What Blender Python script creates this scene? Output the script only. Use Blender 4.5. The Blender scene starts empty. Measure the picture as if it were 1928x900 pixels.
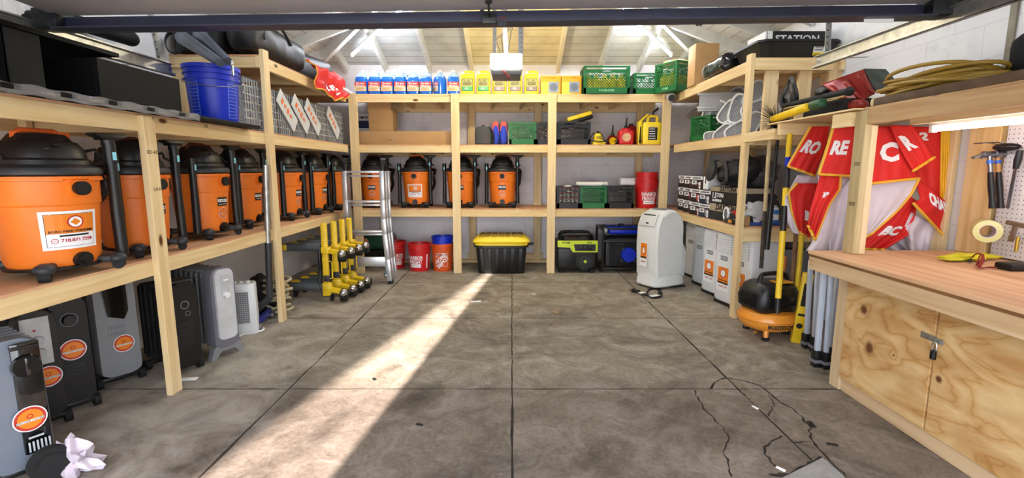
import bpy, bmesh, math, random
from mathutils import Vector, Matrix, noise
PI = math.pi
random.seed(7)
S = bpy.context.scene
C = S.collection

# ---------------------------------------------------------------- camera, sky, sun, exposure
CAMH, PITCH, F = 1.35, 0.1451, 899.0
cd = bpy.data.cameras.new('camera'); cam = bpy.data.objects.new('camera', cd); C.objects.link(cam)
cd.sensor_width = 36.0; cd.lens = F / 1928 * 36; cd.clip_start = 0.02
cam.location = (0, 0, CAMH); cam.rotation_euler = (PI / 2 - PITCH, 0, 0)
S.camera = cam
S.view_settings.view_transform = 'Standard'; S.view_settings.look = 'None'
S.view_settings.gamma = 1; S.view_settings.use_curve_mapping = False
S.view_settings.exposure = 1.12
W = bpy.data.worlds.new('sky'); S.world = W; W.use_nodes = True
wn = W.node_tree
bgn = wn.nodes['Background']; bgn.inputs['Color'].default_value = (0.78, 0.86, 1.0, 1); bgn.inputs['Strength'].default_value = 5.5
SUN_DIR = Vector((0.1288, 1.0, -0.322)).normalized()
sl = bpy.data.lights.new('sun', 'SUN'); sl.energy = 19.0; sl.angle = math.radians(0.45); sl.color = (1.0, 0.87, 0.80)
so = bpy.data.objects.new('sun', sl); C.objects.link(so); so.location = (-2, -8, 6)
so.rotation_euler = SUN_DIR.to_track_quat('-Z', 'Y').to_euler()
TUBE_EMIT = 50.0

# ---------------------------------------------------------------- pixel -> place
cp, sp = math.cos(PITCH), math.sin(PITCH)
def at(px, py, X=None, Y=None, Z=None):
    a, b = (px - 964) / F, (450 - py) / F
    d = Vector((a, cp + b * sp, -sp + b * cp))
    if Y is not None: t = Y / d.y
    elif X is not None: t = X / d.x
    else: t = (Z - CAMH) / d.z
    return Vector((0, 0, CAMH)) + d * t
def fx(px, Y, Z=1.35):
    return (px - 964) / F * (Y * cp - (Z - CAMH) * sp)
def fy(px, X, Z=1.35):
    return (X * F / (px - 964) + (Z - CAMH) * sp) / cp

# ---------------------------------------------------------------- materials
def lin(c):
    if isinstance(c, str):
        c = [int(c[i:i + 2], 16) / 255 for i in (0, 2, 4)]
    return tuple(((v / 12.92) if v <= 0.04045 else ((v + 0.055) / 1.055) ** 2.4) for v in c) + (1,)
MATS = {}
def mat(name, col, rough=0.5, metal=0.0, var=0.06, nscale=9.0, bump=0.0, spec=0.5, alpha=1.0, trans=0.0, emit=0.0, ecol=None, coat=0.0):
    if name in MATS: return MATS[name]
    m = bpy.data.materials.new(name); m.use_nodes = True; nt = m.node_tree; N = nt.nodes; L = nt.links
    b = N['Principled BSDF']; base = lin(col)
    b.inputs['Roughness'].default_value = rough; b.inputs['Metallic'].default_value = metal
    b.inputs['Specular IOR Level'].default_value = spec
    b.inputs['Coat Weight'].default_value = coat
    tc = N.new('ShaderNodeTexCoord'); nz = N.new('ShaderNodeTexNoise'); nz.inputs['Scale'].default_value = nscale; nz.inputs['Detail'].default_value = 4
    L.new(tc.outputs['Object'], nz.inputs['Vector'])
    rp = N.new('ShaderNodeValToRGB'); rp.color_ramp.elements[0].position = 0.3; rp.color_ramp.elements[1].position = 0.7
    rp.color_ramp.elements[0].color = tuple(v * (1 - var * 2) for v in base[:3]) + (1,)
    rp.color_ramp.elements[1].color = tuple(min(1, v * (1 + var)) for v in base[:3]) + (1,)
    L.new(nz.outputs['Fac'], rp.inputs['Fac']); L.new(rp.outputs['Color'], b.inputs['Base Color'])
    if bump:
        bp = N.new('ShaderNodeBump'); bp.inputs['Strength'].default_value = bump; bp.inputs['Distance'].default_value = 0.004
        L.new(nz.outputs['Fac'], bp.inputs['Height']); L.new(bp.outputs['Normal'], b.inputs['Normal'])
    if alpha < 1: b.inputs['Alpha'].default_value = alpha
    if trans: b.inputs['Transmission Weight'].default_value = trans
    if emit:
        b.inputs['Emission Color'].default_value = lin(ecol or col); b.inputs['Emission Strength'].default_value = emit
    MATS[name] = m; return m

def wood(name, c1, c2, axis, knots=True, rough=0.62, rings=1.0, seed=0.0, kcol='5a3215'):
    """lumber: long grain along axis, a few knots, offset per object"""
    if name in MATS: return MATS[name]
    m = bpy.data.materials.new(name); m.use_nodes = True; nt = m.node_tree; N = nt.nodes; L = nt.links
    b = N['Principled BSDF']; b.inputs['Roughness'].default_value = rough; b.inputs['Specular IOR Level'].default_value = 0.3
    tc = N.new('ShaderNodeTexCoord'); oi = N.new('ShaderNodeObjectInfo')
    ml = N.new('ShaderNodeMath'); ml.operation = 'MULTIPLY_ADD'; ml.inputs[1].default_value = 37.0; ml.inputs[2].default_value = seed
    L.new(oi.outputs['Random'], ml.inputs[0])
    ad = N.new('ShaderNodeVectorMath'); ad.operation = 'ADD'; L.new(tc.outputs['Object'], ad.inputs[0]); L.new(ml.outputs[0], ad.inputs[1])
    mp = N.new('ShaderNodeMapping'); s = [14.0, 14.0, 14.0]; s[axis] = 0.9; mp.inputs['Scale'].default_value = s
    L.new(ad.outputs[0], mp.inputs['Vector'])
    nz = N.new('ShaderNodeTexNoise'); nz.inputs['Scale'].default_value = 1.6 * rings; nz.inputs['Detail'].default_value = 5; nz.inputs['Distortion'].default_value = 0.6
    L.new(mp.outputs[0], nz.inputs['Vector'])
    r = N.new('ShaderNodeValToRGB'); r.color_ramp.elements[0].position = 0.36; r.color_ramp.elements[1].position = 0.62
    r.color_ramp.elements[0].color = lin(c2); r.color_ramp.elements[1].color = lin(c1); L.new(nz.outputs['Fac'], r.inputs['Fac'])
    out = r.outputs['Color']
    if knots:
        mk = N.new('ShaderNodeMapping'); s = [6.0, 6.0, 6.0]; s[axis] = 2.6; mk.inputs['Scale'].default_value = s
        L.new(ad.outputs[0], mk.inputs['Vector'])
        vo = N.new('ShaderNodeTexVoronoi'); vo.inputs['Scale'].default_value = 0.9; L.new(mk.outputs[0], vo.inputs['Vector'])
        kr = N.new('ShaderNodeValToRGB'); kr.color_ramp.elements[0].position = 0.05; kr.color_ramp.elements[0].color = (1, 1, 1, 1)
        kr.color_ramp.elements[1].position = 0.11; kr.color_ramp.elements[1].color = (0, 0, 0, 1); L.new(vo.outputs['Distance'], kr.inputs['Fac'])
        mx = N.new('ShaderNodeMix'); mx.data_type = 'RGBA'; L.new(kr.outputs['Color'], mx.inputs[0]); L.new(out, mx.inputs[6]); mx.inputs[7].default_value = lin(kcol)
        out = mx.outputs[2]
    L.new(out, b.inputs['Base Color'])
    bp = N.new('ShaderNodeBump'); bp.inputs['Strength'].default_value = 0.15; bp.inputs['Distance'].default_value = 0.003
    L.new(nz.outputs['Fac'], bp.inputs['Height']); L.new(bp.outputs['Normal'], b.inputs['Normal'])
    MATS[name] = m; return m
LX = wood('lumber_x', 'EBD3A2', 'DDBE88', 0); LY = wood('lumber_y', 'EBD3A2', 'DDBE88', 1); LZ = wood('lumber_z', 'EAD2A4', 'DCBF8C', 2)
PLY = wood('plywood', 'D9AC85', 'C6946C', 1, knots=False, rings=0.7)
PLYT = wood('plywood_bench', 'DDB48C', 'CC9C74', 1, knots=False, rings=0.8)

black = mat('black_plastic', '0e0f11', 0.42, var=0.1); blackm = mat('matte_black', '0b0b0d', 0.75, var=0.15)
rubber = mat('rubber', '131314', 0.8); dgrey = mat('dark_grey_plastic', '2a2c30', 0.5); mgrey = mat('mid_grey', '76797e', 0.5)
lgrey = mat('light_grey_plastic', 'b9bcc0', 0.45); white = mat('white_plastic', 'e6e8ea', 0.4, var=0.03); acw = mat('appliance_white', 'e9ecef', 0.4, var=0.02)
orange = mat('orange_plastic', 'ef7d22', 0.45, var=0.04); chrome = mat('chrome', 'd0d2d6', 0.18, 1.0); steel = mat('steel', '9a9da1', 0.35, 1.0, nscale=30)
galv = mat('galvanised_steel', 'b3b4b0', 0.4, 0.85, var=0.15, nscale=20); alu = mat('aluminium', 'c9ccd0', 0.35, 0.7, var=0.05)
yellow = mat('yellow_paint', 'f0c91f', 0.4, var=0.05); yplast = mat('yellow_plastic', 'f2d62a', 0.4, var=0.03)
red = mat('red_plastic', 'cf1f22', 0.4, var=0.04); blue = mat('blue_plastic', '0a2fc4', 0.38, var=0.05); green = mat('green_plastic', '07682f', 0.45, var=0.05)
dgreen = mat('dark_green_plastic', '0b4a2a', 0.5); card = mat('cardboard', 'b08a5c', 0.8, var=0.05, nscale=5)
paperw = mat('white_paper', 'eeeeec', 0.7, var=0.02); ink = mat('black_ink', '15120f', 0.6); inkr = mat('red_ink', 'b01d20', 0.6)
logow = mat('logo_white', 'eef0f2', 0.5, var=0.01); stamp = mat('stamp_ink', '6b5a3c', 0.8); storange = mat('sticker_orange', 'e8831f', 0.4, var=0.02)
stred = mat('sticker_red', 'c2372a', 0.45); brass = mat('brass', 'b8963c', 0.35, 0.9)

# ---------------------------------------------------------------- mesh builder
class M:
    def __init__(s): s.bm = bmesh.new(); s.mats = []; s.cur = 0
    def mi(s, m):
        if m not in s.mats: s.mats.append(m)
        s.cur = s.mats.index(m); return s
    def _f(s, vs):
        try:
            f = s.bm.faces.new(vs); f.material_index = s.cur; return f
        except ValueError: return None
    def box(s, x0, x1, y0, y1, z0, z1, bev=0.0, rot=None, ctr=None, seg=2):
        r = bmesh.ops.create_cube(s.bm, size=1.0); vs = r['verts']
        c = Vector(((x0 + x1) / 2, (y0 + y1) / 2, (z0 + z1) / 2)); d = Vector((abs(x1 - x0), abs(y1 - y0), abs(z1 - z0)))
        for v in vs: v.co = Vector((v.co.x * d.x, v.co.y * d.y, v.co.z * d.z))
        if rot is not None:
            R = rot if isinstance(rot, Matrix) else Matrix.Rotation(rot[0], 3, rot[1])
        else: R = None
        fs = {f for v in vs for f in v.link_faces}
        for f in fs: f.material_index = s.cur
        if bev > 0:
            es = list({e for v in vs for e in v.link_edges})
            q = bmesh.ops.bevel(s.bm, geom=es, offset=min(bev, min(d) * 0.49), segments=seg, affect='EDGES', profile=0.5, material=-1)
            vs = list({v for f in q['faces'] for v in f.verts} | {v for v in vs if v.is_valid})
        for v in vs:
            if R is not None: v.co = R @ v.co
            v.co += c if ctr is None else Vector(ctr)
        return vs
    def bar(s, p0, p1, w, t, up=(0, 0, 1), bev=0.0):
        """box beam from p0 to p1, w across, t along up"""
        p0, p1 = Vector(p0), Vector(p1); d = p1 - p0; L = d.length; d.normalize(); u = Vector(up)
        sd = d.cross(u)
        if sd.length < 1e-4: sd = d.cross(Vector((0, 1, 0)))
        sd.normalize(); u = sd.cross(d); R = Matrix((sd, d, u)).transposed()
        return s.box(-w / 2, w / 2, -L / 2, L / 2, -t / 2, t / 2, bev, R, (p0 + p1) / 2)
    def rings(s, rs, cap0=True, cap1=True, closed=True):
        vr = [[s.bm.verts.new(p) for p in r] for r in rs]; n = len(rs[0])
        for a, b in zip(vr, vr[1:]):
            for i in range(n if closed else n - 1):
                j = (i + 1) % n; s._f([a[i], a[j], b[j], b[i]])
        if closed and cap0: s._f(list(reversed(vr[0])))
        if closed and cap1: s._f(vr[-1])
        return [v for r in vr for v in r]
    def cyl(s, p0, p1, r0, r1=None, n=16, cap=True):
        r1 = r0 if r1 is None else r1; p0, p1 = Vector(p0), Vector(p1); d = (p1 - p0).normalized()
        a = d.orthogonal().normalized(); b = d.cross(a)
        return s.rings([[p + (a * math.cos(2 * PI * i / n) + b * math.sin(2 * PI * i / n)) * r for i in range(n)] for p, r in ((p0, r0), (p1, r1))], cap, cap)
    def tube(s, pts, r, n=8, closed=False, cap=True):
        pts = [Vector(p) for p in pts]; m = len(pts); rs = []
        prev = None
        for i, p in enumerate(pts):
            q0 = pts[(i - 1) % m] if (closed or i > 0) else p; q1 = pts[(i + 1) % m] if (closed or i < m - 1) else p
            d = (q1 - q0).normalized()
            if prev is None: a = d.orthogonal().normalized()
            else:
                a = prev - d * prev.dot(d)
                a = a.normalized() if a.length > 1e-5 else d.orthogonal().normalized()
            prev = a; b = d.cross(a); rr = r[i] if isinstance(r, (list, tuple)) else r
            rs.append([p + (a * math.cos(2 * PI * k / n) + b * math.sin(2 * PI * k / n)) * rr for k in range(n)])
        if closed: rs.append(rs[0]); return s.rings(rs, False, False)
        return s.rings(rs, cap, cap)
    def lathe(s, prof, c=(0, 0, 0), n=28, axis=2, sx=1.0, sy=1.0, cap=True, pw=2.0):
        rs = []
        for r, h in prof:
            ring = []
            for i in range(n):
                t = 2 * PI * i / n; ct, st = math.cos(t), math.sin(t)
                k = (abs(ct) ** pw + abs(st) ** pw) ** (-1.0 / pw)
                x, y = r * ct * k * sx, r * st * k * sy
                v = (x, y, h) if axis == 2 else ((x, -h, y) if axis == 1 else (h, x, y))
                ring.append(Vector(v) + Vector(c))
            rs.append(ring)
        return s.rings(rs, cap, cap)
    def ell(s, c, r, n=16, m=10, noise_amp=0.0, seed=0):
        q = bmesh.ops.create_uvsphere(s.bm, u_segments=n, v_segments=m, radius=1.0); c = Vector(c)
        for v in q['verts']:
            k = 1 + (noise_amp * noise.noise(v.co * 2.3 + Vector((seed, 0, 0))) if noise_amp else 0)
            v.co = Vector((v.co.x * r[0] * k, v.co.y * r[1] * k, v.co.z * r[2] * k)) + c
        for f in {f for v in q['verts'] for f in v.link_faces}: f.material_index = s.cur
        return q['verts']
    def prism(s, pts, y0, y1, plane='xz'):
        def P(a, b, h): return Vector((a, h, b)) if plane == 'xz' else (Vector((a, b, h)) if plane == 'xy' else Vector((h, a, b)))
        return s.rings([[P(a, b, y0) for a, b in pts], [P(a, b, y1) for a, b in pts]])
    def quad(s, a, b, c, d): s._f([s.bm.verts.new(Vector(p)) for p in (a, b, c, d)])
    def xf(s, vs, mtx):
        for v in vs: v.co = mtx @ v.co
    def warp(s, fn):
        for v in s.bm.verts: v.co = fn(v.co)
    def build(s, name, m=None, parent=None, smooth=True, label=None, ang=35, loc=None):
        if not s.mats: s.mats = [m]
        bmesh.ops.recalc_face_normals(s.bm, faces=s.bm.faces)
        me = bpy.data.meshes.new(name); s.bm.to_mesh(me); s.bm.free()
        for k in s.mats: me.materials.append(k)
        if smooth:
            me.polygons.foreach_set('use_smooth', [True] * len(me.polygons)); me.set_sharp_from_angle(angle=math.radians(ang))
        o = bpy.data.objects.new(name, me); C.objects.link(o)
        if parent is not None: o.parent = parent; KIDS.setdefault(parent, []).append(o)
        if label: o['label'] = label
        if loc is not None: o.location = loc
        return o
KIDS = {}
def tag(o, label, cat, group=None):
    o['label'] = label; o['category'] = cat
    if group: o['group'] = group
    return o
def thing(name, label, cat, loc=(0, 0, 0), rz=0, group=None):
    o = bpy.data.objects.new(name, None); C.objects.link(o); o.location = loc; o.rotation_euler = (0, 0, rz); o.empty_display_size = 0.1
    return tag(o, label, cat, group)
def copy_tree(o, parent=None):
    c = o.copy(); C.objects.link(c)
    if parent is not None: c.parent = parent; KIDS.setdefault(parent, []).append(c)
    for ch in KIDS.get(o, []): copy_tree(ch, c)
    return c
def place(proto, loc, rz=0, label=None, rot=None, sc=None, group=None):
    o = proto if not proto.get('placed') else copy_tree(proto)
    proto['placed'] = 1
    o.location = loc; o.rotation_euler = rot if rot else (0, 0, rz)
    if sc: o.scale = (sc, sc, sc) if not isinstance(sc, tuple) else sc
    if label: o['label'] = label
    if group: o['group'] = group
    return o
def struct(o): o['kind'] = 'structure'; return o
def text_pts(txt, size, bold=0.0, align='CENTER', sx=1.0, shear=0.0, ext=0.0006, res=2):
    """lettering: (verts, faces) in the xz plane facing -y, centred"""
    cu = bpy.data.curves.new('t', 'FONT'); cu.body = txt; cu.size = size; cu.align_x = align; cu.align_y = 'CENTER'; cu.offset = bold * size; cu.extrude = ext; cu.resolution_u = res; cu.shear = shear
    o = bpy.data.objects.new('t', cu); C.objects.link(o)
    me = o.to_mesh(); vs = [Vector((v.co.x * sx, -v.co.z, v.co.y)) for v in me.vertices]; fs = [tuple(p.vertices) for p in me.polygons]
    o.to_mesh_clear(); bpy.data.objects.remove(o); bpy.data.curves.remove(cu); return vs, fs
def text(mb, txt, size, fn, **k):
    vs, fs = text_pts(txt, size, **k); bv = [mb.bm.verts.new(fn(v)) for v in vs]
    for f in fs: mb._f([bv[i] for i in f])
def lerp(a, b, t): return a + (b - a) * t

# ---------------------------------------------------------------- room shell
XW, YW, YF, EAVE, SL = 2.82, 6.95, -0.45, 2.79, 0.36
def nodes_of(name):
    m = bpy.data.materials.new(name); m.use_nodes = True; MATS[name] = m; return m, m.node_tree.nodes, m.node_tree.links, m.node_tree.nodes['Principled BSDF']
def ramp(N, L, src, stops):
    r = N.new('ShaderNodeValToRGB'); e = r.color_ramp.elements
    while len(e) < len(stops): e.new(0.5)
    for q, (p, c) in zip(e, stops): q.position = p; q.color = lin(c)
    L.new(src, r.inputs['Fac']); return r.outputs['Color']
def mixc(N, L, fac, a, b, mode='MIX'):
    m = N.new('ShaderNodeMix'); m.data_type = 'RGBA'; m.blend_type = mode
    for sck, v in ((m.inputs[0], fac), (m.inputs[6], a), (m.inputs[7], b)):
        if isinstance(v, bpy.types.NodeSocket): L.new(v, sck)
        else: sck.default_value = v
    return m.outputs[2]
def concrete():
    m, N, L, b = nodes_of('concrete_floor'); b.inputs['Roughness'].default_value = 0.72; b.inputs['Specular IOR Level'].default_value = 0.35
    tc = N.new('ShaderNodeTexCoord').outputs['Object']
    def nz(sc, det=6, dist=0.3, rough=0.6):
        n = N.new('ShaderNodeTexNoise'); n.inputs['Scale'].default_value = sc; n.inputs['Detail'].default_value = det; n.inputs['Distortion'].default_value = dist; n.inputs['Roughness'].default_value = rough
        L.new(tc, n.inputs['Vector']); return n.outputs['Fac']
    c1 = ramp(N, L, nz(1.1), [(0.30, '746a5c'), (0.5, '8a816e'), (0.7, 'a29a88')])
    c2 = ramp(N, L, nz(3.6, 9, 1.2, 0.72), [(0.38, '544a40'), (0.5, '9a9182'), (0.64, 'd8d2c6')])
    c = mixc(N, L, 0.6, c1, c2)
    c = mixc(N, L, 0.5, c, ramp(N, L, nz(45, 4), [(0.3, '75695c'), (0.7, 'a89f8d')]))
    dark = ramp(N, L, nz(0.75, 5, 1.6), [(0.34, '5a5046'), (0.48, 'ffffff')])
    c = mixc(N, L, 0.6, c, dark, 'MULTIPLY')
    spots = ramp(N, L, nz(9, 3, 0.2), [(0.24, '51463c'), (0.29, 'ffffff')])
    c = mixc(N, L, 0.7, c, spots, 'MULTIPLY')
    sx = N.new('ShaderNodeSeparateXYZ'); L.new(tc, sx.inputs[0])
    mr = N.new('ShaderNodeMapRange'); L.new(sx.outputs[1], mr.inputs[0]); mr.inputs[1].default_value = 2.7; mr.inputs[2].default_value = 3.1
    c = mixc(N, L, mr.outputs[0], mixc(N, L, 1.0, c, lin('d6d0d3'), 'MULTIPLY'), c)  # front of the floor tinted purple-grey: daylight painted into the colour
    # left of the first joint: real scuffs plus a painted pool of soft daylight
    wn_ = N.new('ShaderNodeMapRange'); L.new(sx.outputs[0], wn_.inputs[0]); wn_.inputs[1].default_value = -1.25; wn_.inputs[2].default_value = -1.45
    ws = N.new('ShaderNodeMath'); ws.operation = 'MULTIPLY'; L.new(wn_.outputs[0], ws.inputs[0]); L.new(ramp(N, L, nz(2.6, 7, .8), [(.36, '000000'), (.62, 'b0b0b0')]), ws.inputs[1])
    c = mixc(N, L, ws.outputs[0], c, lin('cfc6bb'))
    L.new(c, b.inputs['Base Color'])
    bp = N.new('ShaderNodeBump'); bp.inputs['Strength'].default_value = 0.25; bp.inputs['Distance'].default_value = 0.004; L.new(nz(60, 5), bp.inputs['Height']); L.new(bp.outputs['Normal'], b.inputs['Normal'])
    return m
def blockwall(name, base, mort, vert):
    m, N, L, b = nodes_of(name); b.inputs['Roughness'].default_value = 0.75
    tc = N.new('ShaderNodeTexCoord'); mp = N.new('ShaderNodeMapping'); L.new(tc.outputs['Object'], mp.inputs[0])
    mp.inputs['Rotation'].default_value = (PI / 2, 0, 0) if vert == 'y' else (PI / 2, 0, PI / 2)
    if vert == 'x':
        cx = N.new('ShaderNodeSeparateXYZ'); L.new(tc.outputs['Object'], cx.inputs[0]); cb = N.new('ShaderNodeCombineXYZ')
        L.new(cx.outputs[1], cb.inputs[0]); L.new(cx.outputs[2], cb.inputs[1]); vec = cb.outputs[0]
    else:
        cx = N.new('ShaderNodeSeparateXYZ'); L.new(tc.outputs['Object'], cx.inputs[0]); cb = N.new('ShaderNodeCombineXYZ')
        L.new(cx.outputs[0], cb.inputs[0]); L.new(cx.outputs[2], cb.inputs[1]); vec = cb.outputs[0]
    br = N.new('ShaderNodeTexBrick'); L.new(vec, br.inputs['Vector']); br.inputs['Scale'].default_value = 1.0
    br.inputs['Brick Width'].default_value = 0.4; br.inputs['Row Height'].default_value = 0.2; br.inputs['Mortar Size'].default_value = 0.005; br.inputs['Mortar Smooth'].default_value = 0.6
    br.inputs['Color1'].default_value = lin(base); br.inputs['Color2'].default_value = lin(base); br.inputs['Mortar'].default_value = lin(mort)
    nz = N.new('ShaderNodeTexNoise'); nz.inputs['Scale'].default_value = 2.2; nz.inputs['Detail'].default_value = 8; nz.inputs['Roughness'].default_value = 0.7; L.new(tc.outputs['Object'], nz.inputs['Vector'])
    c = mixc(N, L, 0.55, br.outputs['Color'], ramp(N, L, nz.outputs['Fac'], [(0.33, 'd6d2ce'), (0.45, 'ffffff')]), 'MULTIPLY')
    L.new(c, b.inputs['Base Color'])
    bp = N.new('ShaderNodeBump'); bp.inputs['Strength'].default_value = 0.5; bp.inputs['Distance'].default_value = 0.012
    n2 = N.new('ShaderNodeTexNoise'); n2.inputs['Scale'].default_value = 7; n2.inputs['Detail'].default_value = 8; L.new(tc.outputs['Object'], n2.inputs['Vector'])
    L.new(n2.outputs['Fac'], bp.inputs['Height']); L.new(bp.outputs['Normal'], b.inputs['Normal'])
    return m
def planks(name, col, axis, line='8f938f', w=0.135):
    m, N, L, b = nodes_of(name); b.inputs['Roughness'].default_value = 0.6
    tc = N.new('ShaderNodeTexCoord'); sx = N.new('ShaderNodeSeparateXYZ'); L.new(tc.outputs['Object'], sx.inputs[0])
    dv = N.new('ShaderNodeMath'); dv.operation = 'DIVIDE'; dv.inputs[1].default_value = w; L.new(sx.outputs[axis], dv.inputs[0])
    fr = N.new('ShaderNodeMath'); fr.operation = 'FRACT'; L.new(dv.outputs[0], fr.inputs[0])
    c = ramp(N, L, fr.outputs[0], [(0.0, line), (0.05, line), (0.09, col), (1.0, col)])
    nz = N.new('ShaderNodeTexNoise'); nz.inputs['Scale'].default_value = 4; nz.inputs['Detail'].default_value = 6; L.new(tc.outputs['Object'], nz.inputs['Vector'])
    c = mixc(N, L, 0.3, c, ramp(N, L, nz.outputs['Fac'], [(0.35, 'b5b0a4'), (0.55, 'ffffff')]), 'MULTIPLY')
    L.new(c, b.inputs['Base Color']); return m
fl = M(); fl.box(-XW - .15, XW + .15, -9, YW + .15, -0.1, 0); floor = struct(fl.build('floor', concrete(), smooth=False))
joint = mat('joint_dirt', '2a241e', 0.95, var=0.3, nscale=14); sealer = mat('joint_sealer', '8b7f68', 0.9)
def ribbon(pts, w, z=0.0012, mb=None, jit=0.0):
    mb = mb or M(); L_, R_ = [], []
    n = len(pts)
    for i, p in enumerate(pts):
        d = Vector(pts[min(i + 1, n - 1)][:2]) - Vector(pts[max(i - 1, 0)][:2]); d.normalize(); s_ = Vector((-d.y, d.x, 0)); ww = w * (1 + jit * random.uniform(-1, 1))
        L_.append(mb.bm.verts.new((p[0] + s_.x * ww, p[1] + s_.y * ww, z))); R_.append(mb.bm.verts.new((p[0] - s_.x * ww, p[1] - s_.y * ww, z)))
    for i in range(n - 1): mb._f([L_[i], R_[i], R_[i + 1], L_[i + 1]])
    return mb
def seg(a, b, n, j=0.003): return [(lerp(a[0], b[0], i / n) + random.uniform(-j, j), lerp(a[1], b[1], i / n) + random.uniform(-j, j)) for i in range(n + 1)]
mb = M()
for X in (-1.383, 0.0008, 1.404): ribbon(seg((X, -.4), (X, 6.9), 60, .002), 0.0055, mb=mb, jit=.5)
for Y in (1.40, 2.796, 4.219, 5.62): ribbon(seg((-2.8, Y), (2.8, Y), 60, .002), 0.0045, mb=mb, jit=.5)
struct(mb.build('floor_joint', joint, floor, smooth=False))
mb = M()
for X, y0, y1 in ((-1.376, 2.9, 4.1), (.007, 2.9, 6.1), (1.411, 2.4, 3.1)): ribbon(seg((X, y0), (X, y1), 40, .002), 0.0035, z=.0016, mb=mb, jit=.8)
struct(mb.build('floor_joint_sealer', sealer, floor, smooth=False))
def crack(pix, w):
    out = []
    P = [at(px, py, Z=0) for px, py in pix]
    for a, b in zip(P, P[1:]):
        n = max(2, int((b - a).length / 0.03))
        for i in range(n): out.append((lerp(a.x, b.x, i / n) + random.uniform(-.008, .008), lerp(a.y, b.y, i / n) + random.uniform(-.008, .008)))
    out.append((P[-1].x, P[-1].y)); return ribbon(out, w, z=.0014, jit=.6)
for pix, w in (([(1307, 736), (1325, 770), (1362, 806), (1372, 825), (1363, 850), (1378, 898)], .004),
               ([(1340, 733), (1345, 720), (1368, 712), (1400, 716), (1440, 731), (1460, 752), (1500, 775), (1522, 800), (1528, 830), (1560, 862), (1592, 898)], .005),
               ([(1440, 733), (1460, 760), (1445, 788)], .003), ([(1475, 822), (1445, 838), (1440, 855), (1466, 885)], .005), ([(1490, 835), (1526, 831)], .004)):
    struct(crack(pix, w).build('floor_crack', joint, floor, smooth=False))
mb = M(); pts = [at(px, py, Z=0) for px, py in ((1475, 899), (1549, 862), (1590, 898), (1600, 925), (1460, 925))]
mb._f([mb.bm.verts.new((p.x, p.y, .002)) for p in pts]); struct(mb.build('floor_patch', mat('patched_concrete', '9a9893', 0.85, var=.12, nscale=12, bump=.4), floor, smooth=False))
struct(crack([(1450, 893), (1475, 895), (1500, 888), (1549, 862)], .011).build('floor_crack', joint, floor, smooth=False))

WB = blockwall('painted_block_back', 'e6e4e8', 'd9d6da', 'y'); WS = blockwall('painted_block_side', 'e4e5e7', 'd6d7d9', 'x')
mb = M(); mb.box(-XW - .15, XW + .15, YW, YW + .15, 0, EAVE + .08); struct(mb.build('wall_back', WB, smooth=False))
mb = M(); mb.box(-XW - .15, -XW, YF, YW, 0, EAVE + .08); struct(mb.build('wall_left', WS, smooth=False))
mb = M(); mb.box(XW, XW + .15, YF, YW, 0, EAVE + .08); struct(mb.build('wall_right', WS, smooth=False))
mb = M()
mb.box(-XW - .15, -2.45, YF - .2, YF, 0, 2.2); mb.box(2.25, XW + .15, YF - .2, YF, 0, 2.2); mb.box(-XW - .15, XW + .15, YF - .2, YF, 2.2, EAVE + .08)
struct(mb.build('wall_front', WB, smooth=False))
# outside behind the camera: unseen blocks added to cut the sun to one strip
blocker_face = mat('sun_blocker_face', 'e6e2da', .85, var=.1, nscale=2)  # pale, so the added blocks bounce daylight back into the garage
mb = M(); mb.prism([(-24, 0), (-5.63, 0), (-2.2, 9), (-24, 9)], -15, -14); struct(mb.build('sun_blocker_left', blocker_face, smooth=False))
mb = M(); mb.box(-2.45, 24, -15, -14, 0, 9); struct(mb.build('sun_blocker_right', blocker_face, smooth=False))
mb = M(); mb.box(-1.571, -.8, -4.4, -4.0, 0, 6.6); struct(mb.build('sun_blocker_pier', blocker_face, smooth=False))
mb = M(); mb.box(-24, 24, -15, -9, -.1, -.005); mb.box(-24, -XW - .2, -9, YF, -.1, -.005); mb.box(XW + .2, 24, -9, YF, -.1, -.005); struct(mb.build('floor_lane', mat('lane_concrete', 'c4bfb6', .85, var=.1, nscale=3), smooth=False))
# hipped roof: boards under four slopes
RZ = EAVE + SL * XW; y1, y0 = YW - XW, YF + XW
PW = planks('roof_boards_white', 'c7cbc9', 1); PS = planks('roof_boards_side', 'd3d3cd', 0); PC = planks('roof_boards_cream', 'e2d8ae', 1, line='b09c6c')
mb = M(); e = 0.0
mb.mi(PW)
def rp(x, y): return (x, y, EAVE + SL * min(XW - abs(x), YW - y, y - YF))
def bay(xa, xb, m_):
    mb.mi(m_)
    for a, b in ((xa, xb),):
        ya, yb = YW - (XW - abs(a)), YW - (XW - abs(b))
        if a < 0 < b: mb._f([mb.bm.verts.new(p) for p in ((a, YW, EAVE), (b, YW, EAVE), rp(b, yb), rp(0, y1), rp(a, ya))])
        else: mb._f([mb.bm.verts.new(p) for p in ((a, YW, EAVE), (b, YW, EAVE), rp(b, yb), rp(a, ya))])
bay(-XW, -.56, PW); bay(-.56, .64, PC); bay(.64, XW, planks('roof_boards_right', 'd2cec0', 1))
mb.mi(PS)
for sgn in (-1, 1):
    mb._f([mb.bm.verts.new(p) for p in ((sgn * XW, YF, EAVE), (sgn * XW, YW, EAVE), (0, y1, RZ), (0, y0, RZ))])
mb._f([mb.bm.verts.new(p) for p in ((-XW, YF, EAVE), (XW, YF, EAVE), (0, y0, RZ))])
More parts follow.
